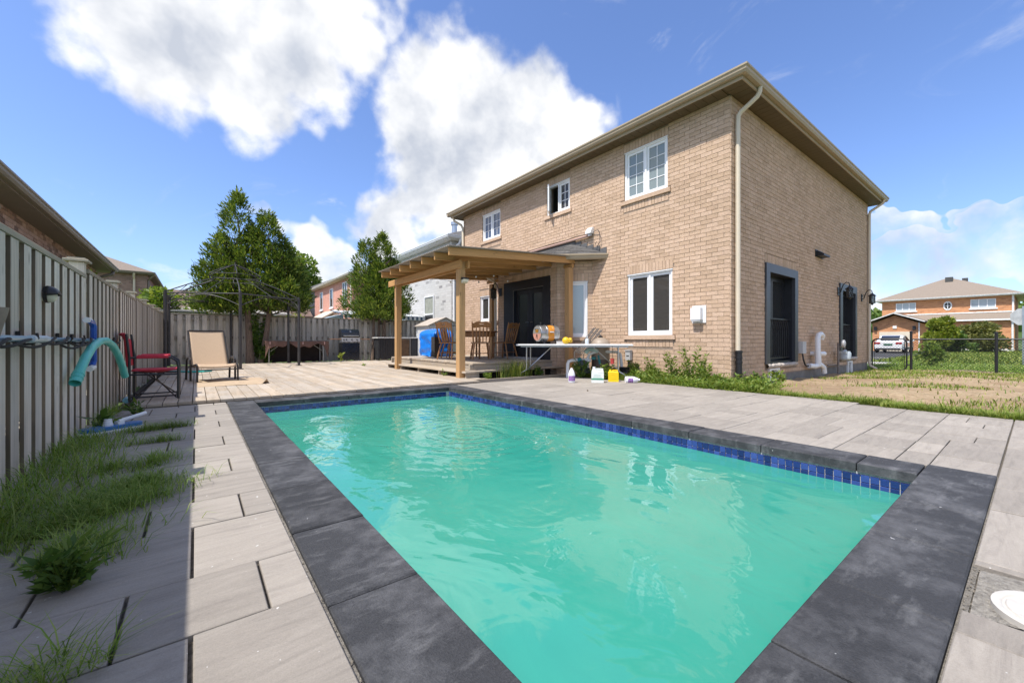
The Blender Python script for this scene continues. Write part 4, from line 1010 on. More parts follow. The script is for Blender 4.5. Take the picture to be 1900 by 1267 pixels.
# ================================================================ DINING SET ON THE RAISED DECK
OAK = M('brown varnished wood', (.30,.135,.045), .32, .3, 3, .002, 60, piece=.12, stretch=(18,18,2), coat=.3)
def make_chair(label, loc, rz):
    t = thing('dining_chair', label, 'chair', loc, rz, 'chairs round the dining table'); t.scale = (1.14, 1.14, 1.02)
    def seat(i, j):
        x = -.21+.42*i; y = -.20+.40*j; return (x*(1-.08*j), y, .445-.012*math.exp(-((x/.12)**2+((y)/.13)**2)))
    mb = MB(); mb.grid(seat, 8, 8); mb.prism([(-.21,-.20,.41),(.21,-.20,.41),(.193,.20,.41),(-.193,.20,.41)], (0,0,.028)); mb.build('seat', OAK, t, local=True)
    for sx in (-1,1):
        mb = MB(); mb.tube([(sx*.16,-.15,.42),(sx*.175,-.17,.33),(sx*.19,-.19,.22),(sx*.20,-.205,.12),(sx*.21,-.22,.0)], [.014,.022,.017,.022,.013], 8); mb.build('leg', OAK, t, smooth=True, local=True)
        mb = MB(); mb.tube([(sx*.15,.15,.42),(sx*.165,.18,.33),(sx*.18,.205,.22),(sx*.19,.225,.12),(sx*.20,.25,.0)], [.014,.022,.017,.022,.013], 8); mb.build('leg', OAK, t, smooth=True, local=True)
        mb = MB(); mb.tube([(sx*.175,.175,.43),(sx*.19,.215,.60),(sx*.203,.255,.78),(sx*.212,.285,.90),(sx*.216,.298,.955)], [.016,.019,.017,.016,.010], 8); mb.build('back_post', OAK, t, smooth=True, local=True)
        mb = MB(); mb.tube([(sx*.195,-.195,.15),(sx*.185,.215,.17)], .010, 6); mb.build('stretcher', OAK, t, local=True)
    mb = MB(); mb.tube([(-.19,.0,.16),(.19,.0,.16)], .010, 6); mb.build('stretcher', OAK, t, local=True)
    # shaped crest rail with its hand slot
    N_ = 24; top = [(-.205+.41*i/N_) for i in range(N_+1)]
    zt = lambda x: .925+.028*math.cos(x*9.5)-.012*math.cos(x*30); zb = lambda x: .80+.012*math.cos(x*14); yb = lambda z: .255+(z-.78)*.25
    mb = MB()
    def slot(x): return abs(x) < .052
    for a, b in zip(top, top[1:]):
        xm = (a+b)/2
        spans = [(zb, zt)] if not slot(xm) else [(zb, lambda x: .868), (lambda x: .897, zt)]
        for lo, hi in spans:
            mb.add([(a,yb(lo(a))-.009,lo(a)),(b,yb(lo(b))-.009,lo(b)),(b,yb(hi(b))-.009,hi(b)),(a,yb(hi(a))-.009,hi(a)),(a,yb(lo(a))+.009,lo(a)),(b,yb(lo(b))+.009,lo(b)),(b,yb(hi(b))+.009,hi(b)),(a,yb(hi(a))+.009,hi(a))],
                   [(0,1,2,3),(4,7,6,5),(0,4,5,1),(3,2,6,7),(0,3,7,4),(1,5,6,2)])
    mb.build('crest_rail', OAK, t, local=True)
    for x in (-.12,-.04,.04,.12):
        mb = MB(); zz = (.44,.56,.66,.76,.83); pts = [(x*(.9+.25*(z-.44)), .17+(z-.44)*.235, z) for z in zz]
        mb.tube(pts, [.009,.013,.020 if abs(x) < .1 else .014,.013,.009], 6); mb.build('spindle', OAK, t, smooth=True, local=True)
    return t
TB = (6.22, 9.58, RZ)
t = thing('dining_table', 'brown wooden dining table under the pergola among its four chairs', 'table', TB)
mb = MB(); mb.lathe([(0,.725),(.55,.725),(.565,.735),(.565,.748),(.55,.755),(0,.755)], TB, 36); mb.build('tabletop', OAK, t)
mb = MB(); mb.lathe([(.47,.60),(.49,.60),(.49,.724),(.47,.724),(.47,.60)], TB, 32); mb.build('apron', OAK, t)
for k in range(4):
    a = math.pi/4+k*math.pi/2+.3; mb = MB(); x, y = TB[0]+.44*math.cos(a), TB[1]+.44*math.sin(a)
    mb.tube([(x,y,RZ+.725),(x,y,RZ+.60),(x,y,RZ+.5),(x,y,RZ+.3),(x,y,RZ+.1),(x,y,RZ)], [.03,.03,.036,.024,.032,.016], 10); mb.build('leg', OAK, t, smooth=True)
def face(x, y): return math.atan2(TB[1]-y, TB[0]-x)+math.pi/2      # chairs are built looking along -y
def chair_at(lab, x, y, drz=0.0, src=None):
    rz = face(x, y)+drz
    return make_chair(lab, (x,y,RZ+.002), rz) if src is None else dup(src, (x,y,RZ+.002), rz, lab)
c0 = chair_at('brown spindle back chair with its back to the pool, nearest the middle of the table', 5.86, 8.90)
chair_at('brown spindle back chair half hidden behind the front pergola post', 5.28, 9.42, .25, c0)
chair_at('brown spindle back chair seen side on beside the black patio door', 6.72, 9.02, -.45, c0)
chair_at('brown spindle back chair on the far left side of the table behind the others', 5.78, 10.18, .1, c0)

# ================================================================ BLUE TARPED BARBECUE, SHED, CABINET
t = thing('tarped_barbecue', 'barbecue wrapped in a shiny blue tarp on the raised deck', 'barbecue', (5.95, 11.55, RZ))
def tarp(i, j):
    a = i*2*math.pi; z = RZ+.03+.80*j if j < .8 else RZ+.03+.64+.19*math.sin((j-.8)/.2*math.pi/2)
    k = 1.0 if j < .8 else math.cos((j-.8)/.2*math.pi/2*.92)
    fold = 1+.06*math.sin(a*6+3.2*math.sin(j*5+a))*(1-.3*j)+.045*abs(math.sin(a*11+j*9))+.03*math.sin(j*23+a*7)*math.sin(a*13)
    ca, sa = math.cos(a), math.sin(a); ex = .38
    x = .36*abs(ca)**ex*(1 if ca > 0 else -1)*k*fold; y = .50*abs(sa)**ex*(1 if sa > 0 else -1)*k*fold
    if -2.45 < (a if a < math.pi else a-2*math.pi) < -1.75 and j < .62: x *= .80; y *= .80
    return Vector((5.95+x, 11.55+y, z+.02*math.sin(a*5)*(1 if j < .05 else 0)))
TARP = M('blue tarp', (.010,.17,.62), .28, .15, 5, .012, 14, spec=.55)
mb = MB(); mb.grid(tarp, 96, 36); mb.build('tarp', TARP, t, smooth=True)
mb = MB(); mb.obox((5.74,11.10,RZ+.31), (.16,.05,0), (-.02,.07,0), (0,0,.29)); mb.build('cabinet', M('dark grill cabinet', (.045,.04,.036), .6), t)
mb = MB(); mb.obox((5.72,11.028,RZ+.50), (.06,.018,0), (0,.006,0), (0,0,.012)); mb.build('handle', BLACKM, t)
t = thing('garden_shed', 'small white metal garden shed with a low gable at the end of the raised deck', 'shed', (7.75, 15.2, 0))
SHW = M('white shed metal', (.56,.58,.60), .45, .08, 3); sx0, sx1, sy0, sy1 = 7.22, 8.62, 14.6, 15.8
mb = MB()
def rib(i, j, x0=sx0, x1=sx1):
    x = x0+(x1-x0)*i; return Vector((x, sy0-(.010 if int(i*44) % 4 == 0 else 0), .0+(1.42)*j))
mb.grid(rib, 88, 1); mb.quad((sx0,sy0,0),(sx0,sy1,0),(sx0,sy1,1.42),(sx0,sy0,1.42)); mb.quad((sx1,sy0,0),(sx1,sy1,0),(sx1,sy1,1.42),(sx1,sy0,1.42)); mb.quad((sx0,sy1,0),(sx1,sy1,0),(sx1,sy1,1.42),(sx0,sy1,1.42))
mb.build('wall', SHW, t)
xm = (sx0+sx1)/2; mb = MB(); mb.prism([(sx0,sy0-.004,1.44),(sx1,sy0-.004,1.44),(xm,sy0-.004,1.72)], (0,.02,0)); mb.build('gable', SHW, t)
mb = MB(); mb.prism([(sx0-.08,sy0-.06,1.40),(xm,sy0-.06,1.735),(sx1+.08,sy0-.06,1.40),(sx1+.08,sy0-.06,1.425),(xm,sy0-.06,1.765),(sx0-.08,sy0-.06,1.425)], (0,1.35,0)); mb.build('roof', M('shed roof', (.42,.36,.30), .5, .12, 4), t)
mb = MB()
for i in range(22): x = sx0+.02+i*.072; mb.box(x, x+.05, sy0-.012, sy0-.006, 1.425, 1.44)
mb.build('vent_strip', BLACKM, t)
t = thing('outdoor_cabinet', 'long black slatted outdoor cabinet with a white counter before the back fence', 'cabinet', (6.5, 15.95, 0))
mb = MB(); mb.cbox(5.55, 7.62, 15.62, 16.25, .915, .955, .004); mb.build('counter', M('pale counter', (.62,.62,.60), .4, .08, 5), t)
mb = MB(); mb.box(5.60, 7.58, 15.69, 16.2, .10, .914); mb.build('body', M('dark cabinet body', (.018,.019,.022), .6), t)
for i in range(29):
    x = 5.605+i*.068
    if 6.33 < x < 6.90: continue
    MB().cbox(x, x+.058, 15.665, 15.6895, .10, .905, .003).build('slat', BLACK, t)
mb = MB(); mb.box(6.36,6.93,15.662,15.6895,.86,.905); mb.box(6.36,6.40,15.662,15.6895,.20,.8595); mb.box(6.86,6.93,15.662,15.6895,.20,.8595); mb.box(6.36,6.93,15.662,15.6895,.10,.1995); mb.build('opening_frame', M('grey frame', (.13,.12,.11), .6), t)
MB().box(6.401,6.859,15.68,15.688,.20,.859).build('opening_back', M('brown plywood', (.10,.055,.028), .7, .4, 7), t)
# ================================================================ YARD, GRASS, WEEDS, TREES
GRASS = leaf_mat('grass blade', (.09,.165,.02), (.19,.30,.042), (.32,.37,.10), .3, .6)
GRASSL = leaf_mat('sunny grass blade', (.08,.14,.02), (.17,.24,.035), (.33,.34,.09), .3, .6)
LEAF = leaf_mat('weed leaf', (.075,.14,.02), (.155,.235,.035), (.29,.33,.075), .35, .5)
CEDAR = leaf_mat('cedar foliage', (.030,.065,.012), (.11,.18,.028), (.27,.31,.06), .32, .6)
LEAFY = leaf_mat('yellow green leaf', (.10,.15,.02), (.20,.25,.04), (.34,.36,.07), .4, .5)
LEAFG = leaf_mat('garden leaf', (.035,.08,.014), (.08,.15,.026), (.15,.21,.045), .3, .5)
LEAFO = leaf_mat('olive leaf', (.08,.095,.03), (.16,.17,.05), (.28,.27,.09), .3, .55)
BARK = M('reddish bark', (.19,.135,.10), .95, .45, 12, .03, 20, stretch=(3,3,.6))
BARKD = M('dark bark', (.07,.055,.04), .95, .4, 12, .02, 20)
rs = np.random.RandomState(11)
def yard_z(x, y):
    t = max(0, min(1, (x-6.9)/1.4)); ledge = .06*t*max(0, min(1, (2.9-y)/1.2))
    fall = -.04-.10*max(0, min(1, (x-9)/8))
    z = fall+ledge+.018*math.sin(x*2.1+y*1.3)+.012*math.sin(x*5.3-y*4.1)+.008*math.sin(x*11+y*9)
    e = max(0, min(1, (x-6.75)/.35)); return -.04*(1-e)+z*e
mb = MB(); mb.grid(lambda i, j: (lambda x, y: (x, y, yard_z(x, y)))(6.65+11.35*i, -7.5+10.93*j), 110, 110)
mb.build('yard_earth', DIRT, kind='structure', smooth=True)
mb = MB(); mb.grid(lambda i, j: (6.97+.79*i, 3.40+4.1*j, -.04+.02*math.sin(i*9+j*31)), 8, 40); mb.build('flower_bed', DIRT, kind='structure')
def blades(name, pts, h, w, mat, lean=.5, parent=None, kind='stuff', seg=2, tint=None):
    """pts (N,3) roots; curved tapering blades"""
    pts = np.asarray(pts, dtype=np.float64); n = len(pts)
    hh = h*(.55+.75*rs.rand(n)); a = rs.rand(n)*2*np.pi; l = lean*(.25+rs.rand(n))*hh
    side = np.stack([-np.sin(a), np.cos(a), np.zeros(n)], 1)*(w*(.7+.6*rs.rand(n)))[:,None]
    d = np.stack([np.cos(a), np.sin(a), np.zeros(n)], 1); up = np.array([0,0,1.0])
    p0 = pts; p1 = pts+d*(l*.35)[:,None]+up*(hh*.6)[:,None]; p2 = pts+d*l[:,None]+up*(hh*(1-.25*lean*rs.rand(n)))[:,None]
    V = np.stack([p0-side, p0+side, p1+side*.75, p1-side*.75, p2], 1).reshape(-1,3); b = (np.arange(n)*5)[:,None]
    F = np.concatenate([b+np.array([0,1,2]), b+np.array([0,2,3]), b+np.array([3,2,4])])
    return fast(name, V, F, mat, parent, kind)
def leaf_cloud(centres, dirs, size, aspect=.5, jit=.5):
    """one folded two-triangle leaf at every centre, pointing along dirs"""
    n = len(centres); d = dirs+jit*rs.randn(n,3); d /= np.linalg.norm(d, axis=1)[:,None]+1e-9
    r = rs.randn(n,3); s = np.cross(d, r); s /= np.linalg.norm(s, axis=1)[:,None]+1e-9; nn = np.cross(s, d)
    L = (size*(.6+.8*rs.rand(n)))[:,None]; wv = L*aspect*.5
    V = np.stack([centres, centres+d*L*.5+s*wv+nn*wv*.3, centres+d*L, centres+d*L*.5-s*wv+nn*wv*.3], 1).reshape(-1,3)
    b = (np.arange(n)*4)[:,None]; return V, np.concatenate([b+np.array([0,1,2]), b+np.array([0,2,3])])
# sunny grass along the paving edge, sparse over the bare earth, thick by the chain link fence
P = []
for i in range(26000):
    y = rs.uniform(-4.5, 2.9); x = 6.72+(.22 if y > 1.2 else 0)+abs(rs.randn())*.20
    P.append((x, y, yard_z(x, y)-.005))
blades('grass', P, .10, .004, GRASSL, .9)
P = []
for i in range(34000):
    x = rs.uniform(7.2, 17.3); y = rs.uniform(-6.5, 3.3)
    g = math.sin(x*1.7+y*2.3)+math.sin(x*.9-y*1.9+1)+.6*math.sin(x*4.1+y*3.3)
    if g > .75 or (x > 13.6+.5*math.sin(y*2)) or rs.rand() < .05: P.append((x, y, yard_z(x, y)-.005))
blades('grass', P, .075, .006, GRASSL, 1.0)
P = []
for i in range(30000):
    x = 17.6+7*rs.rand()**1.3; y = rs.uniform(-9, 3.8); P.append((x, y, -.16))
blades('grass', P, .10, .010, GRASS, .9)
# grass and weeds pushing up along the shaded paving and fence foot
P = []
def tuft(x, y, r, n, sx=1, sy=1):
    k = max(3, n//90); hubs = [(x+r*.55*rs.randn()*sx, y+r*.55*rs.randn()*sy, r*(.18+.3*rs.rand())) for _ in range(k)]
    for i in range(n): hx_, hy_, hr_ = hubs[rs.randint(k)]; P.append((hx_+hr_*rs.randn()*sx, hy_+hr_*rs.randn()*sy*.8, -.02))
tuft(-.22, 5.0, .14, 700, 1.3, .5); tuft(-.30, 4.35, .10, 300, 1.6, .4); tuft(-.26, 3.62, .15, 800); tuft(-.30, 3.0, .22, 1900, .9, 1); tuft(-.36, 2.62, .16, 1200, 1.1, .8)
tuft(-.50, 2.9, .12, 300, 1.5, .6); tuft(-.34, 2.22, .12, 800, .9, 1); tuft(-.45, 2.5, .2, 420, 1.2, .5); tuft(-.30, 1.46, .06, 110); tuft(-.38, 1.40, .09, 170); tuft(-.19, 1.47, .03, 40)
blades('grass', P, .10, .0017, GRASS, 1.5)
P = []
for i in range(1500):
    y = 2.55+2.2*rs.rand()**1.1; x = -.80+.38*abs(rs.randn())*.5
    if x < -.35: P.append((x, y, -.03))
for i in range(260): P.append((-.80+.10*rs.rand(), 5.6+1.0*rs.rand(), -.04))
blades('grass', P, .17, .0024, GRASS, 1.3)
STONEG = M('rubble stone', (.20,.17,.14), .95, .4, 12, .02, 40)
mb = MB()
for i in range(60):
    y = rs.uniform(4.0, 9.0); x = rs.uniform(-.82, -.68 if y > 6.5 else -.62); mb.sphere((x,y,-.02), rs.uniform(.015,.05), 6, 4, (1,1.3,.6))
o = mb.build('rubble', STONEG, kind='stuff')
def weed(label, x, y, z, h, n, mat=LEAF, lsz=.07, group=None, name='weed_plant', spread=.35, stems=1, aspect=.42):
    t = thing(name, label, 'plant', (x,y,z), 0, group)
    mb = MB(); C = []; D = []
    for s in range(stems):
        a = rs.rand()*6.283; q = 0 if stems == 1 else spread*h*(.25+.5*rs.rand()); hs = h*(1 if s == 0 else .55+.45*rs.rand())
        tip = np.array([q*math.cos(a), q*math.sin(a), hs]); mb.tube([(x,y,z),(x+tip[0]*.4,y+tip[1]*.4,z+hs*.5),(x+tip[0],y+tip[1],z+hs)], [.006,.004,.002], 5)
        for i in range(n//stems):
            f = .12+.88*rs.rand()**.8; b = rs.rand()*6.283; base = np.array([x,y,z])+tip*np.array([f,f,f])*np.array([1,1,1])
            dv = np.array([math.cos(b), math.sin(b), .35+.5*rs.rand()]); C.append(base+dv*.01); D.append(dv)
    mb.build('stem', BARKD if False else LEAF, t)
    sizes = lsz*(.6+.7*rs.rand(len(C))); V, F = leaf_cloud(np.array(C), np.array(D), sizes, aspect, .35)
    fast('leaves', V, F, mat, t); return t
# the leafy weed standing in the shaded paving
t = weed('bushy green weed growing from the shaded paving joint in the foreground', -.345, 1.97, -.02, .15, 340, LEAFG, .055, None, 'weed_plant', .9, 16, .26)
weed('broad leaved weed at the fence foot beside the pool vacuum head', -.66, 5.15, -.03, .17, 26, LEAFG, .10, None, 'weed_plant', .8, 5, .45)
weed('low weed by the deck corner at the fence foot', -.52, 6.1, -.03, .14, 80, LEAFG, .06, None, 'weed_plant', 1.0, 8, .4)
# weeds along the sunny house wall
P = []; C = []; D = []
for i in range(7500):
    y = rs.uniform(2.7, 6.55); lo = 6.93+.02*math.sin(y*5); x = lo+(7.70-lo)*rs.rand() if y > 3.4 else lo+.55*abs(rs.randn())
    hgt = .06+.22*rs.rand()*(.4+.6*(x-lo)); 
    for k in range(3):
        a = rs.rand()*6.283; C.append((x+.03*math.cos(a), y+.03*math.sin(a), -.03+hgt*rs.rand())); D.append((math.cos(a), math.sin(a), .6))
V, F = leaf_cloud(np.array(C), np.array(D), np.full(len(C), .055), .42, .4); fast('ground_cover', V, F, LEAF, None, 'stuff')
P = [(6.92+.8*rs.rand(), rs.uniform(2.6, 6.6), -.04) for i in range(5200)]
blades('grass', P, .17, .004, GRASSL, .8)
WLAB = ['low leafy weed leftmost along the sunny wall, right of the grey outlet box', 'leafy weed under the left half of the ground floor window sill', 'leafy weed under the middle of the ground floor window sill', 'low weed under the right half of the ground floor window sill', 'tall leafy weed just right of the ground floor window sill', 'medium weed against the brick below the gap between window and dryer vent', 'tallest leafy weed on the sunny wall, right below the dryer vent', 'tall weed close right of the tallest one against the brick', 'medium weed between the tallest weeds and the house corner', 'short weed right at the sunny side of the house corner', 'short weed in front of the others below the left of the ground floor window', 'short weed in front of the others below the right of the ground floor window']
gw = 'weeds growing against the sunny house wall'
for lab_, (y, h, x) in zip(WLAB, ((6.05,.28,7.35),(5.35,.34,7.5),(5.02,.42,7.5),(4.75,.30,7.35),(4.42,.52,7.45),(4.25,.36,7.55),(4.02,.62,7.42),(3.88,.48,7.55),(3.70,.34,7.3),(3.52,.22,7.35),(5.15,.25,7.2),(4.6,.25,7.15))):
    weed(lab_, x, y, -.04, h*1.22, int(110+h*260), LEAF, .065, gw, 'weed_plant', .35, 5)
weed('low bushy weed at the foot of the black drain pipe by the house corner', 8.25, 3.18, -.05, .26, 240, LEAFG, .06, None, 'weed_plant', .9, 10)
weed('tall weed beside the basement window of the house', 9.05, 3.10, -.06, .30, 150, LEAF, .07, None, 'weed_plant', .6, 6)
weed('white flowering weed clump in front of the pool pump', 6.74, 6.20, -.03, .42, 480, LEAFG, .075, None, 'weed_plant', .75, 14)
weed('weed clump between the pool pump and the lying bottle', 6.82, 5.62, -.03, .34, 380, LEAF, .075, None, 'weed_plant', .8, 12)
weed('leafy weed in the soil under the folding table', 6.25, 7.0, -.05, .30, 130, LEAFG, .075, None, 'weed_plant', .6, 6)
weed('small weed in the soil by the front pergola post', 4.85, 7.06, -.05, .20, 90, LEAF, .06, None, 'weed_plant', .8, 6)
weed('small weed poking out under the step of the raised deck', 4.34, 8.05, .0, .15, 30, LEAF, .06, None, 'weed_plant', .8, 3)
P = []
for i in range(420): a = rs.randn()*.16; P.append((5.55+a*1.2, 7.03+.05*rs.randn(), -.05))
blades('grass', P, .42, .005, GRASSL, .55)
weed('single young sapling growing up through the deck planks', 4.02, 15.0, .04, .34, 44, LEAFY, .10, None, 'sapling', .2, 2, .38)
weed('tiny weed growing between the deck planks near the pergola', 4.05, 12.6, .04, .05, 26, LEAF, .06, None, 'weed_plant', 1.4, 4)

# ---------------------------------------------------------------- cedars at the back fence
def cedar(name, label, base, crown, H, rad, trunks, zlow, n, tops=None, group='cedar trees before the back fence'):
    """crown = (x,y) of the crown's axis, rad its widest radius, trunks = list of foot points"""
    t = thing(name, label, 'tree', (base[0], base[1], .0), 0, group)
    tops = tops or [(0,0,1.0)]
    for (fx, fy, r0, bend) in trunks:
        ax = tops[0]; tip = (crown[0]+ax[0]*rad*.5, crown[1]+ax[1]*rad*.5, H*.86)
        pts = []; 
        for k in range(9):
            f = k/8; w_ = math.sin(f*3.1)*bend
            pts.append((fx+(tip[0]-fx)*f**.8+w_, fy+(tip[1]-fy)*f, -.05+tip[2]*f))
        mb = MB(); mb.tube(pts, [r0*(1.25 if k == 0 else 1-.105*k) for k in range(9)], 10); mb.build('trunk', BARK, t, smooth=True)
    mb = MB()
    for k in range(46):
        z = zlow*.85+(H*.75-zlow*.85)*rs.rand(); a = rs.rand()*6.283; f = z/H
        L = rad*(.8*(1-max(0,(z-zlow))/(H-zlow))**.7+.15); p = Vector((crown[0], crown[1], z)); q = p+Vector((math.cos(a)*L, math.sin(a)*L, L*.45))
        mb.tube([p, p.lerp(q,.5)+Vector((0,0,-.05)), q], [.03,.018,.006], 5)
    mb.build('limb', BARKD, t)
    C = []; D = []; SZ = []
    while len(C) < n:
        m = rs.randint(len(tops)); ox, oy, hf = tops[m]
        Hm = H*hf; u = rs.rand()**1.25; z = zlow+(Hm-zlow)*u
        env = (1-u)**.62*(.62+.38*min(1, u/.16)) if u > .0 else 0
        a = rs.rand()*6.283
        lob = 1+.20*math.sin(a*3+z*2.1+m)+.13*math.sin(a*5-z*3.7)+.10*math.sin(a*2+z*6.3)
        far_ = 1.0 if rs.rand() > .05 else 1.0+.22*rs.rand()
        rr = far_*rad*(.80 if len(tops) > 1 else 1.0)*env*lob*(.35+.65*rs.rand()**.45)
        c = np.array([crown[0]+ox*rad+rr*math.cos(a), crown[1]+oy*rad+rr*math.sin(a), z])
        if math.sin(c[0]*5.1+c[2]*4.3)*math.sin(c[1]*4.7-c[2]*3.1) < -.45: continue
        out = np.array([math.cos(a), math.sin(a), .55]); k = rs.randint(7, 12)
        for q in range(k):
            C.append(c+rs.randn(3)*np.array([.055,.055,.075])); D.append(out+np.array([0,0,.9])*rs.rand()); SZ.append(.08+.08*rs.rand())
    V, F = leaf_cloud(np.array(C), np.array(D), np.array(SZ), .27, .45); fast('crown', V, F, CEDAR, t); return t
cedar('cedar_tree', 'tallest cedar with a pointed crown behind the gazebo frame', (1.50,16.85), (1.14,17.05), 5.92, 1.30, [(1.50,16.85,.13,.10)], 1.85, 33000, [(0,0,1),(.35,-.2,.80),(-.35,.2,.74),(-.1,.3,.66)])
cedar('cedar_tree', 'second cedar leaning right beside the tallest one, with a slender bare trunk', (1.80,16.7), (2.02,16.75), 5.38, 1.12, [(1.80,16.70,.11,.14)], 1.95, 25000, [(0,0,1),(.42,-.1,.80),(.55,.1,.66)])
cedar('cedar_tree', 'smaller cedar with three trunks between the black barbecue and the pergola', (6.0,16.85), (6.05,16.9), 5.25, 1.28, [(5.78,16.85,.075,-.12),(6.0,16.95,.07,.02),(6.22,16.8,.10,.08)], 1.75, 30000, [(.10,.0,1),(-.35,.15,.94),(.35,-.1,.80),(-.1,-.3,.74)])
weed('dark leafy climbing plant between the two cedar trunks', 1.78, 16.95, .0, 1.75, 760, LEAFG, .11, None, 'climbing_plant', .22, 14, .6)
weed('leafy shrub low between the two cedar trunks', 1.95, 16.6, .0, .75, 340, LEAFG, .11, None, 'shrub', .5, 10, .6)

# ---------------------------------------------------------------- broadleaf trees and shrubs further off
def tree(name, label, x, y, z0, H, rad, n, mat, trunk=.12, zl=.35, lsz=.16, group=None, flat=1.0, bark=BARKD, cat='tree', k=9):
    t = thing(name, label, cat, (x,y,z0), 0, group)
    mb = MB(); mb.tube([(x,y,z0-.1),(x+.05*H*.1,y,z0+H*zl),(x,y,z0+H*.8)], [trunk*1.2,trunk*.85,trunk*.25], 8)
    lob = []
    for i in range(k):
        a = rs.rand()*6.283; q = rad*.62*math.sqrt(rs.rand()); zz = z0+H*(zl+(.92-zl)*rs.rand()); lob.append((x+q*math.cos(a), y+q*math.sin(a), zz, rad*(.36+.24*rs.rand())))
        mb.tube([(x,y,z0+H*zl*.8),(x+q*.5*math.cos(a),y+q*.5*math.sin(a),(z0+H*zl*.8+zz)/2),(lob[-1][0],lob[-1][1],zz)], [trunk*.5,trunk*.3,trunk*.1], 6)
    mb.build('trunk', bark, t, smooth=True)
    C = []; D = []
    for i in range(n):
        lx, ly, lz, lr = lob[rs.randint(k)]; v = rs.randn(3); v /= np.linalg.norm(v); q = lr*(.45+.6*rs.rand()**.6)
        p = np.array([lx,ly,lz])+v*q*np.array([1,1,.75*flat])
        if p[2] < z0+.05: continue
        C.append(p); D.append(v+np.array([0,0,.2]))
    V, F = leaf_cloud(np.array(C), np.array(D), np.full(len(C), lsz), .6, .7); fast('crown', V, F, mat, t); return t
# ================================================================ NEIGHBOURING HOUSES
PINKB = [(.40,.27,.21), (.50,.35,.28), (.32,.20,.155)]
def fwin(F, u0, u1, z0, z1, parent, mull=1, glass=None, sill=None, muntin=0, bar=0, surround=None, n0=0.0):
    """a window of a far house: frame with mullions, pane behind, sill below"""
    mb = MB(); w = .055
    for a,b,c,d in ((u0,u0+w,z0,z1),(u1-w,u1,z0,z1),(u0+w,u1-w,z0,z0+w),(u0+w,u1-w,z1-w,z1)): F.box(mb,a,b,n0+.004,n0+.06,c,d)
    for i in range(1, mull): u = u0+(u1-u0)*i/mull; F.box(mb,u-.03,u+.03,n0+.004,n0+.055,z0+w,z1-w)
    if bar: zb = z0+(z1-z0)*bar; F.box(mb,u0+w,u1-w,n0+.004,n0+.056,zb-.035,zb+.035)
    f = mb.build('window', WHITE, parent); WORLDLOC[f.name] = WORLDLOC[parent.name]
    g = MB(); F.box(g,u0+w,u1-w,n0+.004,n0+.02,z0+w,z1-w); g.build('pane', glass or GLASSD, f)
    if sill: s = MB(); F.box(s,u0-.1,u1+.1,n0+.004,n0+.09,z0-.12,z0-.004); s.build('sill', sill, f)
    return f
def hip(mb, x0, x1, y0, y1, z, h, ov=0.0):
    w = min(x1-x0, y1-y0)/2
    if (x1-x0) >= (y1-y0): r0, r1 = (x0+w,(y0+y1)/2,z+h), (x1-w+.001,(y0+y1)/2,z+h)
    else: r0, r1 = ((x0+x1)/2,y0+w,z+h), ((x0+x1)/2,y1-w+.001,z+h)
    a,b,c,d = (x0,y0,z),(x1,y0,z),(x1,y1,z),(x0,y1,z)
    if (x1-x0) >= (y1-y0): mb.add([a,b,r1,r0],[(0,1,2,3)]).add([b,c,r1],[(0,1,2)]).add([c,d,r0,r1],[(0,1,2,3)]).add([d,a,r0],[(0,1,2)])
    else: mb.add([a,b,r0],[(0,1,2)]).add([b,c,r1,r0],[(0,1,2,3)]).add([c,d,r1],[(0,1,2)]).add([d,a,r0,r1],[(0,1,2,3)])
def eaves(t, x0, x1, y0, y1, z, ov, gm, sm, roofm, h, mat_soff=None):
    mb = MB(); gutter_run(mb, [(x0-ov,y1+ov,z),(x0-ov,y0-ov,z),(x1+ov,y0-ov,z),(x1+ov,y1+ov,z),(x0-ov,y1+ov,z)]); mb.build('gutter', gm, t)
    mb = MB(); mb.box(x0-ov+.117,x1+ov-.117,y0-ov+.117,y1+ov-.117,z-.16,z-.13); mb.build('soffit', sm, t)
    mb = MB(); o = ov-.117
    mb.box(x0-o,x0-o+.02,y0-o,y1+o,z-.129,z-.01); mb.box(x1+o-.02,x1+o,y0-o,y1+o,z-.129,z-.01); mb.box(x0-o+.02,x1+o-.02,y0-o,y0-o+.02,z-.129,z-.01); mb.box(x0-o+.02,x1+o-.02,y1+o-.02,y1+o,z-.129,z-.01); mb.build('fascia', gm, t)
    mb = MB(); hip(mb, x0-ov+.05, x1+ov-.05, y0-ov+.05, y1+ov-.05, z, h); mb.build('roof', roofm, t)
# bungalow just over the left fence
BROWNG = M('dark brown gutter', (.20,.165,.125), .45, .08, 4); SOFB = M('brown soffit', (.17,.14,.105), .6, .08, 4)
bx = -2.62; t = thing('bungalow', 'pinkish brick bungalow with deep brown eaves just over the left fence', 'house', (bx, 8.9, 0)); bung = t
by0, by1 = 9.2, 19.1; bz = 3.30
w = MB(); w.box(bx-8, bx-.012, by0+.012, by1, -.2, bz-.15).build('wall', M('pinkish mortar', (.30,.22,.175), .95, .2, 30), t); wl = [o for o in t.children if o.name.startswith('wall')][0]; WORLDLOC[wl.name] = WORLDLOC[t.name]
PBRK = brick_piece_mat('pinkish brick', [(.36,.235,.18), (.47,.325,.26), (.53,.375,.30), (.43,.29,.23), (.22,.15,.125)], .25)
FE = Fr((bx,0,0), (0,1,0), (1,0,0)); FN = Fr((0,by0,0), (1,0,0), (0,-1,0))
lst = brick_list(by0+.01, by1, .9, bz-.16, [], []); lst.sort(key=lambda b: -b[2]*.4+b[0])
for b in [b for b in lst if b[2] > 1.45][:240]: mb = MB(); brick_box(mb, FE, b); mb.build('brick', PBRK, wl)
used = set([b for b in lst if b[2] > 1.45][:240]); mb = MB()
for b in lst:
    if b not in used: brick_box(mb, FE, b)
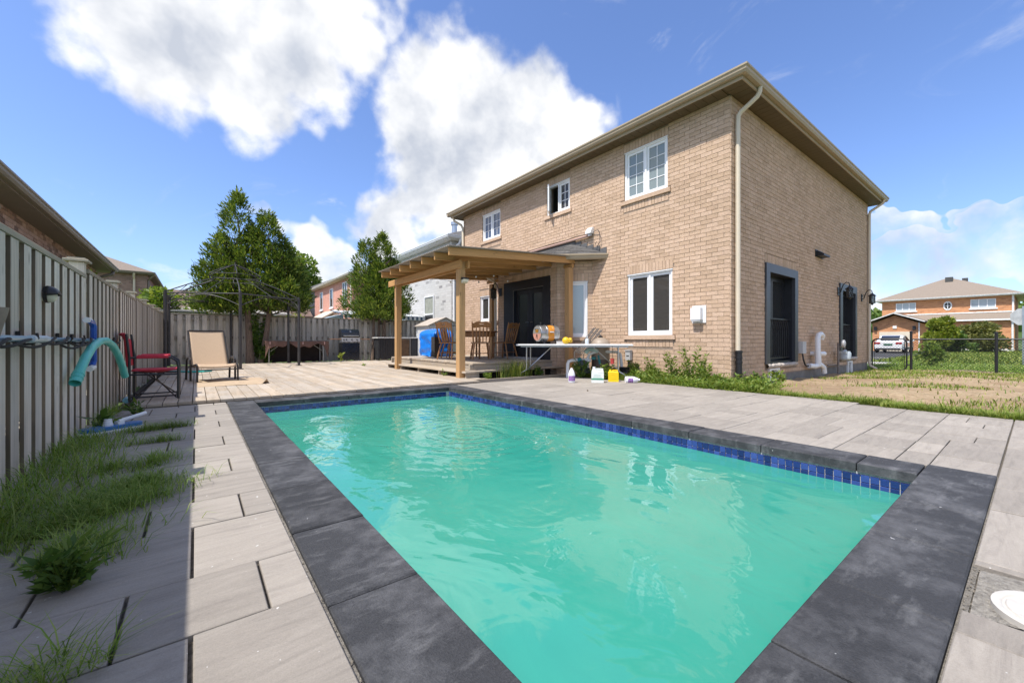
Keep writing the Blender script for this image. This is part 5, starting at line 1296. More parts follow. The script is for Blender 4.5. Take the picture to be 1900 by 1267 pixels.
for b in brick_list(bx-4, bx, .9, bz-.16, [], []): brick_box(mb, FN, b)
mb.build('brickwork', PBRK, wl, kind='stuff')
eaves(t, bx-8, bx, by0, by1, bz, .50, BROWNG, SOFB, SHINGLEB, 1.9)
mb = MB(); mb.tube([(bx-.25,by0-.43,bz-.13),(bx-.26,by0-.42,bz-.25),(bx-.4,by0-.30,bz-.34),(bx-.55,by0-.10,bz-.40),(bx-.58,by0-.06,bz-.5),(bx-.58,by0-.06,.2)], .05, 8); mb.build('downspout', M('tan downspout', (.42,.36,.28), .5), t, smooth=True)
mb = MB(); mb.tube([(bx+.40,by1+.1,bz-.13),(bx+.38,by1+.02,bz-.24),(bx+.2,by1-.1,bz-.34),(bx+.06,by1-.12,bz-.42),(bx+.06,by1-.12,.2)], .05, 8); mb.build('downspout', BROWNG, t, smooth=True)
# two storey brick house beyond it
x1, y0 = -2.6, 36.4; t = thing('brick_house', 'two storey brown brick house with hip roof far behind the left fence', 'house', (x1-6, y0, 0))
z = 5.35; BRN = brick_mat('reddish brown brickwork', [(.22,.14,.105),(.34,.215,.165),(.29,.18,.14)], (.33,.26,.22), 'x')
BRNY = brick_mat('reddish brown brickwork side', [(.26,.17,.13),(.36,.24,.19),(.31,.20,.155)], (.33,.26,.22), 'y')
MB().box(x1-9.5, x1, y0, y0+10, -.2, z-.14).build('wall', BRN, t)
MB().box(x1+.001, x1+.012, y0+.01, y0+10, -.2, z-.14).build('side_wall', BRNY, t)
eaves(t, x1-9.5, x1, y0, y0+10, z, .45, BROWNG, SOFB, SHINGLEB, 2.3)
F = Fr((0,y0,0), (1,0,0), (0,-1,0)); fwin(F, x1-4.9, x1-3.0, 3.6, 4.75, t, 2, glass_mat('sky blue glass', (.05,.10,.17), .8), WHITE)
mb = MB(); mb.tube([(x1+.38,y0-.2,z-.12),(x1+.2,y0-.05,z-.35),(x1+.06,y0+.15,z-.5),(x1+.06,y0+.15,0)], .06, 8); mb.build('downspout', BROWNG, t)
mb = MB(); mb.tube([(x1-.6,y0-.38,z-.12),(x1-.62,y0-.2,z-.35),(x1-.62,y0-.06,z-.5),(x1-.62,y0-.06,0)], .06, 8); mb.build('downspout', DOWNSP, t)
# white brick house next door
WB = brick_mat('white brickwork', [(.50,.49,.47),(.56,.55,.53),(.53,.52,.50),(.58,.57,.55),(.54,.53,.51),(.55,.54,.52),(.57,.56,.54),(.52,.51,.49),(.56,.55,.53),(.55,.54,.52),(.26,.25,.25)], (.46,.45,.43), 'y', .30, .105)
WBX = brick_mat('white brickwork side', [(.50,.49,.47),(.56,.55,.53),(.53,.52,.50),(.58,.57,.55),(.54,.53,.51),(.55,.54,.52),(.57,.56,.54),(.52,.51,.49),(.56,.55,.53),(.55,.54,.52),(.26,.25,.25)], (.46,.45,.43), 'x', .30, .105)
wx, wy0, wy1 = 8.85, 15.75, 26.2; z = 5.38; t = thing('white_house', 'white speckled brick two storey house behind the garden shed', 'house', (wx, wy0, 0))
MB().box(wx, wx+9, wy0, wy1, -.2, z-.14).build('wall', WB, t); MB().box(wx+.02, wx+9, wy0-.012, wy0-.001, -.2, z-.14).build('side_wall', WBX, t)
eaves(t, wx, wx+9, wy0, wy1, z, .40, WHITE, WHITE, SHINGLE, 2.2)
F = Fr((wx,0,0), (0,1,0), (-1,0,0))
fwin(F, 17.35, 18.35, 1.45, 2.95, t, 1, None, None, 0, .42); fwin(F, 16.95, 18.55, 4.05, 5.0, t, 2, None, WHITE); fwin(F, 20.6, 21.5, .3, 2.75, t, 1, glass_mat('pale window glass', (.30,.34,.36), .6)); fwin(F, 21.9, 22.9, .3, 2.75, t, 1, glass_mat('pale window glass', (.30,.34,.36), .6)); fwin(F, 23.3, 24.3, .3, 2.75, t, 1); fwin(F, 22.6, 24.2, 4.05, 5.0, t, 2)
b = MB(); F.box(b, 17.41,18.29,.025,.03,2.08,2.88); b.build('blind', M('olive blind', (.30,.31,.26), .9), t)
mb = MB(); mb.tube([(wx+.28,wy0-.32,z-.1),(wx+.26,wy0-.26,z-.3),(wx+.10,wy0-.10,z-.52),(wx+.10,wy0-.06,z-.65),(wx+.10,wy0-.06,0)], .06, 8); mb.build('downspout', WHITE, t, smooth=True)
mb = MB(); c = (11.2, 19.6); mb.lathe([(.14,z+.4),(.14,z+1.75),(.19,z+1.76),(.19,z+1.92),(0,z+1.95)], (c[0],c[1],0), 12); mb.lathe([(.25,z+.9),(.15,z+1.1)], (c[0],c[1],0), 12); mb.build('flue_pipe', STEEL, t, smooth=True)
# pink brick house
PK = brick_mat('salmon brickwork', [(.56,.265,.20),(.62,.315,.24),(.58,.285,.215)], (.52,.30,.24), 'y', .30, .105); PKX = brick_mat('salmon brickwork side', [(.50,.20,.15),(.56,.25,.19),(.50,.21,.16)], (.42,.25,.20), 'x', .30, .105)
px0, py0, py1 = 8.35, 28.3, 39.4; z = 5.35; t = thing('pink_house', 'salmon pink brick two storey house beyond the back fence', 'house', (px0, py0, 0))
MB().box(px0, px0+9, py0, py1, -.2, z-.14).build('wall', PK, t); MB().box(px0+.02, px0+9, py0-.012, py0-.001, -.2, z-.14).build('side_wall', PKX, t)
eaves(t, px0, px0+9, py0, py1, z, .42, M('cream gutter', (.62,.56,.46), .5), M('cream soffit', (.52,.47,.38), .6), SHINGLE, 2.3)
F = Fr((px0,0,0), (0,1,0), (-1,0,0)); 
for a, b_ in ((29.5,30.6),(33.2,34.1),(36.4,37.3)): fwin(F, a, b_, 3.4, 4.95 if a < 30 else 4.85, t, 2 if a < 30 else 1, None, WHITE)
mb = MB(); mb.tube([(px0-.08,py0+.12,z-.1),(px0-.08,py0+.12,0)], .07, 8); mb.build('downspout', M('cream downspout far', (.6,.54,.45), .5), t)
mb = MB(); mb.prism([(px0-1.2,31.6,2.35),(px0-.02,31.6,3.05),(px0-.02,36.2,3.05),(px0-1.2,36.2,2.35)], (0,0,.12)); mb.prism([(px0-1.2,31.6,2.2),(px0-.02,31.6,2.2),(px0-.02,31.6,3.0)], (0,.06,0)); mb.box(px0-1.1,px0-1.0,31.9,32.0,0,2.3); mb.box(px0-1.1,px0-1.0,35.8,35.9,0,2.3); mb.build('porch_roof', M('tan porch', (.55,.46,.36), .7), t)
# grey house past the pink one
GB = brick_mat('grey brickwork', [(.24,.25,.26),(.32,.33,.34),(.28,.29,.30)], (.36,.36,.36), 'x', .30, .105)
gx0, gy0 = 8.3, 42.0; z = 5.6; t = thing('grey_house', 'grey brick house beyond the pink house', 'house', (gx0, gy0, 0))
MB().box(gx0, gx0+8, gy0, gy0+9, -.2, z-.14).build('wall', GB, t); MB().box(gx0-.02, gx0-.004, gy0+.02, gy0+9, -.2, z-.14).build('front_wall', M('pale grey wall', (.55,.54,.52), .9), t)
eaves(t, gx0, gx0+8, gy0, gy0+9, z, .4, WHITE, WHITE, SHINGLE, 2.2)
F = Fr((0,gy0,0), (1,0,0), (0,-1,0)); fwin(F, gx0+.9, gx0+2.2, 3.9, 4.9, t, 2)
t = thing('satellite_dish', 'round pale satellite dish on a mast against the grey house', 'dish', (9.0, 41.3, 3.9))
mb = MB(); mb.lathe([(0,.0),(.28,.03),(.50,.13),(.52,.16),(.49,.15),(0,.03)], (0,0,0), 20, 'y'); o = mb.build('dish', M('dish', (.55,.42,.38), .6), t, smooth=True, local=True); o.rotation_euler = (R(15),0,R(200))
mb = MB(); mb.tube([(0,0,0),(.5,.3,-.3),(.6,.69,-.3)], .04, 6); mb.build('mast', STEEL, t, local=True)
# small gabled house and flat shed roof just over the back fence
t = thing('gabled_house', 'low brown roofed house with a white edged gable behind the cedar trunks', 'house', (3.6, 38, 0))
MB().box(-1.5, 7.4, 38.5, 46, -.2, 2.9).build('wall', BRN, t)
mb = MB(); mb.prism([(-2,38,2.75),(7.9,38,2.75),(7.9,42.2,4.75),(-2,42.2,4.75)], (0,0,.14)); mb.build('roof', M('dark brown roof', (.15,.105,.085), .95, .2, 8), t)
mb = MB(); mb.prism([(2.1,37.3,2.75),(4.9,37.3,2.75),(3.5,37.3,3.85)], (0,2.6,0)); mb.build('dormer', M('brown gable', (.20,.12,.09), .9), t)
mb = MB()
for a, b_ in (((1.95,37.22,2.72),(3.5,37.22,3.95)),((3.5,37.22,3.95),(5.05,37.22,2.72))): mb.beam(a, b_, .12, .20)
mb.build('barge_board', WHITE, t)
t = thing('low_outbuilding', 'low outbuilding with pale flat roof over the back fence at the left', 'shed', (0, 24, 0))
MB().box(-2.0, 3.6, 24, 28, -.2, 2.12).build('wall', M('grey wall', (.4,.4,.4), .8), t); MB().prism([(-2.2,23.7,2.13),(3.9,23.7,2.13),(3.9,28.2,2.55),(-2.2,28.2,2.55)], (0,0,.07)).build('roof', M('pale roof', (.40,.36,.32), .8, .2, 5), t)
# neighbour's corrugated awning showing along the top of the back fence
t = thing('corrugated_awning', 'blue corrugated awning, light through its ribs painted white, showing over the top of the back fence', 'awning', (6.6, 18.6, 0))
AWB = M('blue awning', (.06,.11,.17), .5); AWW = M('painted light through awning', (.68,.70,.72), .5)  # white strips stand for light seen through the corrugation
mb = MB(); mb.cur = 0
n = 34; xa, xb = 5.02, 8.75
for i in range(n):
    a, b_ = xa+(xb-xa)*i/n, xa+(xb-xa)*(i+1)/n; m = (a+b_)/2; mb.cur = i % 2
    zz = 1.985 if i % 2 else 1.955
    mb.prism([(a,18.2,1.80),(b_,18.2,1.80),(b_,18.2,zz),(a,18.2,zz)], (0,.02,0)); mb.prism([(a,18.22,zz-.02),(b_,18.22,zz-.02),(b_,20.6,zz+.28),(a,20.6,zz+.28)], (0,0,.015))
mb.build('sheet', [AWB, AWW], t)
MB().prism([(4.35,18.3,1.78),(5.01,18.3,1.78),(5.01,18.3,1.97)], (0,2.2,0)).build('end_panel', M('pale blue end', (.34,.42,.48), .6), t)
for x in (5.1, 6.9, 8.6): MB().box(x, x+.09, 18.3, 18.39, -.15, 1.80).build('support', FENT, t)

# ================================================================ ACROSS THE STREET: orange brick house
OB = brick_mat('orange brickwork', [(.52,.235,.105),(.62,.30,.145),(.57,.27,.125),(.42,.18,.085)], (.50,.33,.22), 'y', .26, .085)
OBX = brick_mat('orange brickwork side', [(.47,.21,.095),(.56,.27,.13)], (.50,.33,.22), 'x', .26, .085)
ox, oy0, oy1 = 58.0, 1.25, 10.2; z = 5.08; g0 = -.16
t = thing('orange_house', 'orange brick two storey house with a brown hip roof across the street', 'house', (ox, 5.5, g0)); oh = t
MB().box(ox, ox+10, oy0, oy1, g0, z-.13).build('wall', OB, t); MB().box(ox+.02, ox+10, oy0-.012, oy0-.001, g0, z-.13).build('side_wall', OBX, t)
OW = M('white trim far', (.78,.78,.76), .5)
eaves(t, ox, ox+10, oy0, oy1, z, .55, OW, OW, M('tan shingle', (.235,.19,.15), .95, .12, 10, .01, 30), 2.35)
F = Fr((ox,0,0), (0,1,0), (-1,0,0)); PG = glass_mat('curtained glass', (.42,.47,.50), .6)
fwin(F, 7.6, 9.1, 3.86, 4.70, t, 3, PG, OW); fwin(F, 2.34, 3.9, 3.86, 4.70, t, 3, PG, OW)
mb = MB(); c = F.p(5.38,0,4.22)
mb.lathe([(.44,-.03),(.44,.08),(.30,.08),(.30,-.03)], c, 28, 'x'); mb.v = [(a, c.y+(b_-c.y)*.68, d) for a, b_, d in mb.v]; rw = mb.build('round_window', OW, t); WORLDLOC[rw.name] = WORLDLOC[t.name]
mb = MB(); mb.lathe([(0,.0),(.31,.0),(.31,.02),(0,.02)], (c.x-.03,c.y,c.z), 24, 'x'); mb.v = [(a, c.y+(b_-c.y)*.68, d) for a, b_, d in mb.v]; mb.build('pane', GLASSD, rw)
mb = MB(); mb.box(c.x-.07,c.x-.05,c.y-.03,c.y+.03,c.z-.3,c.z+.3); mb.box(c.x-.069,c.x-.052,c.y-.2,c.y+.2,c.z-.03,c.z+.03); mb.build('muntin', OW, rw)
# ground floor roof skirt, lower storey front and porch
mb = MB(); mb.prism([(ox-1.5,oy0-.2,2.70),(ox-.01,oy0-.2,3.30),(ox-.01,9.2,3.30),(ox-1.5,9.2,2.70)], (0,0,.10)); mb.build('skirt_roof', M('tan shingle skirt', (.235,.19,.15), .95, .12, 10), t)
mb = MB(); mb.box(ox-1.56,ox-1.48,oy0-.25,9.2,2.64,2.78); mb.box(ox-.06,ox-.005,oy0,9.2,3.42,3.52); mb.build('trim', OW, t)
MB().box(ox-1.2, ox-.005, oy0, 5.1, g0, 2.68).build('lower_wall', OB, t); MB().box(ox-1.18, ox-.005, oy0-.012, oy0-.001, g0, 2.68).build('lower_side_wall', OBX, t)
F2 = Fr((ox-1.2,0,0), (0,1,0), (-1,0,0)); fwin(F2, 2.4, 4.1, .9, 2.0, t, 3, PG, OW)
mb = MB(); mb.box(ox-1.22,ox-1.2,oy0,5.1,g0,.10); mb.build('plinth', M('pale plinth', (.58,.56,.52), .9), t)
MB().box(ox-.9, ox-.006, 5.11, 6.6, g0, 2.3).build('porch_door', M('dark porch', (.05,.045,.04), .8), t)
mb = MB(); mb.tube([(ox-.08,oy0+.1,z-.1),(ox-.08,oy0+.1,g0)], .07, 8); mb.tube([(ox-1.28,oy0+.1,2.66),(ox-1.28,oy0+.1,g0)], .07, 8); mb.build('downspout', OW, t)
for (x_, y_, s_) in ((61.5, 5.6, .27), (62.9, 4.6, .20)): MB().box(x_-s_, x_+s_, y_-s_, y_+s_, z+1.3, z+2.27 if s_ > .25 else z+2.2).build('roof_vent', M('dark roof vent', (.06,.06,.06), .7), t)
# garage wing with its gable
gx, gy0, gy1 = 51.5, 6.6, 9.75; zg = 2.45
MB().box(gx, ox-.01, gy0, gy1, g0, zg).build('garage_wall', OB, t)
mb = MB(); ap = (gx,11.6,3.60); mb.prism([(gx+.001,gy0,zg),(gx+.001,gy1,zg),(gx+.001,8.17,3.18)], (.2,0,0)); mb.build('gable', OB, t)
mb = MB(); ym = 8.17
for s_, ye in ((1,gy1+.45),(-1,gy0-.45)): mb.prism([(gx-.5,ye,zg+.06),(gx-.5,ym,3.34),(ox+1,ym,3.34),(ox+1,ye,zg+.06)], (0,0,.10))
mb.build('garage_roof', M('tan shingle garage', (.215,.175,.14), .95, .12, 10), t)
mb = MB()
for ye in (gy1+.5, gy0-.5): mb.beam((gx-.54,ye,zg+.06), (gx-.54,ym,3.36), .06, .18, (1,0,0))
mb.build('barge_board', OW, t)
Fg = Fr((gx,0,0), (0,1,0), (-1,0,0))
mb = MB()
for i in range(4): Fg.box(mb, 7.05, 9.25, .004, .03, g0+.02+i*.45, g0+.02+i*.45+.44)
mb.build('garage_door', M('cream garage door', (.66,.58,.45), .6, .05, 3), t)
mb = MB(); Fg.box(mb, 8.03, 8.30, .004, .06, 1.95, 2.2); mb.build('keystone', OW, t)
mb = MB(); Fg.box(mb, 6.5, 6.58, .004, .08, g0, zg); mb.build('downspout', OW, t)
for y_ in (6.85, 9.5): mb = MB(); Fg.box(mb, y_-.10, y_+.10, .004, .2, 1.8, 2.15); mb.build('coach_lamp', BLACKM, t)

# street, drive, far lawns
ASPH = M('asphalt', (.055,.054,.053), .95, .25, 8, .01, 60); SIDEW = M('concrete sidewalk', (.42,.40,.37), .9, .15, 4)
MB().box(22.8, 24.4, -90, 60, -.17, -.145).build('sidewalk', SIDEW, kind='structure')
MB().box(24.41, 51.4, 5.0, 12.5, -.17, -.140).build('driveway', ASPH, kind='structure')
MB().box(30.0, 30.35, 5.0, 12.5, -.1395, -.125).build('kerb', SIDEW, kind='structure')
MB().box(44.5, 56.5, 3.9, 4.9, -.17, -.13).build('path', SIDEW, kind='structure')
P = []
for i in range(24000): x = 24.6+31*rs.rand(); y = rs.uniform(-12, 4.7); P.append((x, y, -.16))
blades('grass', P, .16, .02, GRASSL, .9)
# hill and woods
def hillz(x, y): return 0
mb = MB()
def hfn(i, j):
    az = R(-70+230*i); d = 260+260*j; x, y = d*math.sin(az), d*math.cos(az)
    hh = (16+9*math.sin(az*5.3)+6*math.sin(az*11+1)+2.5*math.sin(az*29)+1.2*math.sin(az*67))*math.sin(min(1, j*1.6)*math.pi/2); return (x, y, -2+max(0, hh)*1.0)
mb.grid(hfn, 160, 8); mb.build('hill', leaf_mat('wooded hill', (.03,.06,.012), (.055,.095,.02), (.09,.13,.035), 0), kind='structure', smooth=True)
C = []; D = []
for i in range(60000):
    u, j = rs.rand(), .12+.6*rs.rand(); p = hfn(u, j); C.append((p[0], p[1], p[2]+2.6*rs.rand()+1.2*math.sin(u*900)*math.sin(j*120))); D.append((rs.randn(), rs.randn(), .8))
V, F_ = leaf_cloud(np.array(C), np.array(D), np.full(len(C), 3.4), .8, .6); fast('woods', V, F_, LEAFG, None, 'stuff')

tree('maple_tree', 'young bright green maple in the front yard across the street', 46.0, 4.6, -.16, 2.75, .95, 3600, LEAFY, .10, .35, .24)
tree('shrub', 'large round olive shrub before the orange house', 49.8, 2.75, -.16, 2.5, 1.55, 5200, LEAFO, .10, .12, .24, cat='shrub')
tree('shrub', 'dark green shrub beside the porch of the orange house', 47.2, 4.1, -.16, 1.5, 1.1, 2200, LEAFG, .06, .1, .22, cat='shrub')
tree('shrub', 'small bright green bush just outside the chain link fence', 21.9, 2.5, -.16, .85, .40, 900, LEAF, .02, .15, .12, cat='shrub', k=12)
tree('broadleaf_tree', 'leafy tree at the right edge beside the orange house', 62.0, -3.2, -.2, 7.2, 3.6, 7000, LEAFG, .2, .25, .38)
tree('broadleaf_tree', 'lower leafy tree right of the orange house behind the street sign', 57.0, -2.8, -.2, 4.2, 2.6, 5200, LEAF, .15, .15, .32)
tree('ornamental_tree', 'yellow green shrubby tree over the left fence near the gazebo', -2.2, 14.4, 0, 2.55, .62, 1500, LEAFY, .05, .45, .13, k=8)
tree('broadleaf_tree', 'bright leafy tree beyond the back fence left of the gazebo', -.9, 25.2, 0, 3.3, 1.5, 3200, LEAF, .1, .3, .2)
tree('broadleaf_tree', 'distant dark tree over the pale outbuilding roof', 1.0, 52, 0, 5.2, 3.4, 4200, LEAFG, .2, .3, .42)
tree('broadleaf_tree', 'loose leafy tree showing between the cedars and the pink house roof', 9.8, 56, 0, 11.2, 2.6, 3600, LEAF, .2, .45, .42)
tree('ornamental_tree', 'yellow green shrub peeping over the back fence right of the leaning cedar', 3.1, 19.2, 0, 2.1, .55, 900, LEAFY, .04, .4, .12)

# chain link fence and gate
BLK = BLACKM
def links(F, u0, u1, z0, z1, p=.075, r=.0042):
    mb = MB(); h = z1-z0; n = int((u1-u0+h)/p)
    for sg in (1, -1):
        for i in range(n+1):
            a = u0-h+i*p; pts = []
            s, e = a, a+h
            z_s, z_e = z0, z1
            if s < u0: z_s += (u0-s); s = u0
            if e > u1: z_e -= (e-u1); e = u1
            if e-s < .02: continue
            if sg < 0: s, e = u0+u1-s, u0+u1-e
            mb.tube([F.p(s,.0015*sg,z_s), F.p(e,.0015*sg,z_e)], r, 3, False)
    return mb
FC = Fr((17.5,0,0), (0,1,0), (-1,0,0))
t = thing('chain_link_fence', 'low black chain link fence along the side yard', 'fence', (17.5, -2, -.15))
for y in (2.40, .70, -1.6, -3.9, -6.2, -8.5):
    mb = MB(); mb.tube([(17.5,y,-.2),(17.5,y,1.02 if y < 2 else 1.08)], .034, 10); mb.lathe([(.04,1.02 if y < 2 else 1.08),(.036,(1.02 if y < 2 else 1.08)+.03),(0,(1.02 if y < 2 else 1.08)+.045)], (17.5,y,0), 10); mb.build('post', BLK, t, smooth=True)
ys = [2.40,.70,-1.6,-3.9,-6.2,-8.5]
for a, b_ in zip(ys, ys[1:]):
    mb = MB(); mb.tube([(17.5,a-.03,.86),(17.5,b_+.03,.86)], .021, 8); mb.build('rail', BLK, t)
    lk = links(Fr((17.47,0,0),(0,1,0),(-1,0,0)), b_+.03, a-.03, -.10, .85); lk.build('mesh', BLK, t, kind='stuff')
t = thing('chain_link_gate', 'black chain link gate with rounded corners beside the house', 'gate', (17.5, 3.0, -.1))
def rrect(u0, u1, z0, z1, r): 
    pts = []
    for cx, cz, a0 in ((u1-r,z1-r,0),(u0+r,z1-r,90),(u0+r,z0+r,180),(u1-r,z0+r,270)):
        for k in range(7): a = R(a0+15*k); pts.append((17.5, cx+r*math.cos(a), cz+r*math.sin(a)))
    return pts+[pts[0]]
mb = MB(); mb.tube(rrect(2.50, 3.32, -.10, .88, .14), .022, 8); mb.build('frame', BLK, t, smooth=True)
links(Fr((17.5,0,0),(0,1,0),(-1,0,0)), 2.56, 3.27, -.04, .82).build('mesh', BLK, t, kind='stuff')
mb = MB(); mb.box(17.47,17.53,2.42,2.52,.58,.61); mb.box(17.47,17.53,2.42,2.52,.05,.08); mb.tube([(17.5,2.55,-.05),(17.5,2.55,.83)], .008, 5); mb.tube([(17.5,3.27,-.05),(17.5,3.27,.83)], .008, 5); mb.build('hinge', BLK, t)
# street sign seen from behind
t = thing('street_sign', 'back of a grey octagonal street sign on a steel post by the sidewalk', 'sign', (26.2, .35, -.15))
mb = MB(); q = [(26.2, .35+.36*math.cos(R(22.5+45*k)), 1.78+.36*math.sin(R(22.5+45*k))) for k in range(8)]; mb.prism(q, (.008,0,0)); mb.build('plate', M('sign back', (.42,.43,.44), .5), t)
mb = MB(); mb.box(26.16,26.198,.32,.38,-.2,2.2); mb.build('post', STEEL, t)

# white car in the drive, seen from behind
t = thing('parked_car', 'white saloon car parked in the driveway, tail towards us', 'car', (44.8, 7.15, -.14))
L, WD = 4.5, 1.82; cx0, cyc, cz = 42.6, 7.15, -.14
CARW = M('white car paint', (.80,.80,.80), .18, .02, 3, coat=.8); CARG = glass_mat('car glass', (.015,.02,.03), .7); 
def csec(x):
    f = x/L
    base = .22+.10*max(0, 1-f*8)+.08*max(0,(f-.9)*10); belt = .90-.10*max(0,(f-.62)/.38)**1.5+.04*math.sin(min(1,f*5)*1.57)-.04
    roof = belt
    if .10 < f < .76: s = (f-.10)/.66; roof = belt+.50*math.sin(min(1, s/.40)*math.pi/2)**.9*(1 if s < .55 else math.cos((s-.55)/.45*math.pi/2)**.8)
    wb = WD/2*(1-.12*max(0,1-f*9)**2-.16*max(0,(f-.86)/.14)**2); return base, belt, roof, wb
def cfn(i, j):
    x = L*i; base, belt, roof, wb = csec(x); a = j*math.pi
    prof = [(-.94,base),(-1,base+.22),(-1,belt-.10),(-.95,belt),(-.74,roof-.03),(-.62,roof),(.62,roof),(.74,roof-.03),(.95,belt),(1,belt-.10),(1,base+.22),(.94,base)]
    k = j*11; m = min(10, int(k)); fr = k-m; p0, p1 = prof[m], prof[m+1]
    return (cx0+x, cyc+wb*(p0[0]*(1-fr)+p1[0]*fr), cz+p0[1]*(1-fr)+p1[1]*fr)
mb = MB(); mb.grid(cfn, 40, 44); mb.poly([cfn(0, j/44) for j in range(45)]); mb.poly([cfn(1, j/44) for j in range(44,-1,-1)]); mb.build('body', CARW, t, smooth=True)
def cpt(f, w_, dz): base, belt, roof, wb = csec(L*f); return (cx0+L*f, cyc+wb*w_, cz+dz)
b0, b1 = csec(L*.11), csec(L*.30)
mb = MB(); xr0, xr1 = cx0+L*.115-.03, cx0+L*.285; zr0, zr1 = cz+csec(L*.115)[2]+.02, cz+csec(L*.285)[2]+.018
mb.grid(lambda i, j: (lambda f: (cx0+L*f, cyc+csec(L*f)[3]*(.60)*(2*j-1), cz+csec(L*f)[2]+.012))(.115+.16*i), 8, 4); mb.build('rear_window', CARG, t)
for s_ in (-1, 1):
    mb = MB(); mb.grid(lambda i, j: (lambda f: (cx0+L*f, cyc+s_*(csec(L*f)[3]*(.955-.20*(.12+.72*j))+.012), cz+csec(L*f)[1]+(csec(L*f)[2]-.03-csec(L*f)[1])*(.12+.72*j)))(.22+.48*i), 12, 3); mb.build('side_window', CARG, t)
    mb = MB(); mb.grid(lambda i, j: (cx0-.012+.05*abs(i-(0 if s_ < 0 else 1))*0, cyc+s_*(.46+.34*i), cz+.70+.13*j), 4, 2); mb.prism([(cx0-.02,cyc+s_*.44,cz+.70),(cx0-.02,cyc+s_*.80,cz+.70),(cx0-.02,cyc+s_*.80,cz+.83),(cx0-.02,cyc+s_*.44,cz+.80)], (.08,0,0)); mb.build('tail_light', M('red lens', (.35,.012,.012), .25), t)
    for f_ in (.19, .80):
        mb = MB(); mb.lathe([(0,-.10),(.22,-.10),(.31,-.09),(.33,-.05),(.33,.05),(.31,.09),(.22,.10),(0,.10)], (cx0+L*f_, cyc+s_*.80, cz+.33), 20, 'y'); wh = mb.build('wheel', M('tyre', (.02,.02,.02), .9), t, smooth=True); WORLDLOC[wh.name] = WORLDLOC[t.name]
        mb = MB(); mb.lathe([(0,.0),(.20,.0),(.21,.01),(0,.012)], (cx0+L*f_, cyc+s_*.80+s_*.10, cz+.33), 16, 'y'); mb.build('rim', STEEL, wh)
    mb = MB(); mb.sphere((cx0+L*.66, cyc+s_*1.0, cz+.95), .09, 8, 6, (.8,1.2,.8)); mb.build('mirror', CARW, t, smooth=True)
mb = MB(); mb.box(cx0-.03,cx0-.005,cyc-.26,cyc+.26,cz+.60,cz+.72); mb.build('number_plate', M('green plate', (.03,.12,.07), .5), t)
mb = MB(); mb.box(cx0-.035,cx0+.12,cyc-.72,cyc+.72,cz+.22,cz+.38); mb.build('bumper', M('dark bumper', (.03,.03,.032), .6), t)
# ================================================================ GAZEBO FRAME
GZM = M('dark gazebo tube', (.040,.037,.038), .5, .25, 8)
gc = (.95, 15.15); GR = 1.85
t = thing('gazebo_frame', 'bare dark metal gazebo frame without its canopy on the deck', 'gazebo', (gc[0], gc[1], DKZ))
cor = [(gc[0]+GR*math.cos(R(-90+60*k)), gc[1]+GR*math.sin(R(-90+60*k))) for k in range(6)]
ZT = 2.13
for x, y in cor:
    mb = MB(); mb.tube([(x,y,DKZ),(x,y,ZT)], .040, 10); mb.box(x-.075,x+.075,y-.075,y+.075,DKZ,DKZ+.012); mb.tube([(x,y,ZT),(x,y,ZT+.05)], .022, 8); mb.build('post', GZM, t, smooth=True)
for k in range(6):
    a, b = Vector((*cor[k],0)), Vector((*cor[(k+1)%6],0))
    mb = MB(); mb.tube([(a.x,a.y,ZT-.03),(b.x,b.y,ZT-.03)], .016, 6)
    pts = []
    for i in range(13):
        f = i/12; p = a.lerp(b, f); pts.append((p.x, p.y, ZT-.36+.30*math.sin(f*math.pi)))
    mb.tube(pts, .012, 6); mb.build('eave_bar', GZM, t, smooth=True)
    # hip rib: lower tier to a collar, then a second small tier to the peak
    c = Vector((*gc,0)); p0 = Vector((a.x,a.y,ZT)); p1 = c.lerp(a,.34); p1.z = 2.66; p2 = c.lerp(a,.40); p2.z = 2.80; p3 = Vector((*gc,3.16))
    mb = MB(); mb.tube([p0, p0.lerp(p1,.5)+Vector((0,0,.03)), p1], .015, 6); mb.tube([p2, p2.lerp(p3,.5)+Vector((0,0,.03)), p3], .012, 6); mb.tube([p1,p2], .010, 6)
    m0 = p0.lerp(p1,.45)+Vector((0,0,.03)); m1 = Vector((*cor[k],ZT-.4)); mb.tube([m1, m1.lerp(m0,.5)+Vector((0,0,.05)), m0], .008, 5); mb.build('rib', GZM, t, smooth=True)
    q = Vector((*cor[(k+1)%6],0)); r1 = c.lerp(q,.34); r1.z = 2.66; r2 = c.lerp(q,.40); r2.z = 2.80
    mb = MB(); mb.tube([p1,r1], .010, 6); mb.tube([p2,r2], .010, 6)
    mid = (a+q)/2; pm = Vector((mid.x,mid.y,ZT-.03)); mm = c.lerp(mid,.36); mm.z = 2.64; mb.tube([pm, mm], .009, 5); mb.build('collar_bar', GZM, t, smooth=True)
mb = MB(); mb.tube([(gc[0],gc[1],2.98),(gc[0],gc[1],3.22)], .018, 8); mb.build('finial', GZM, t)

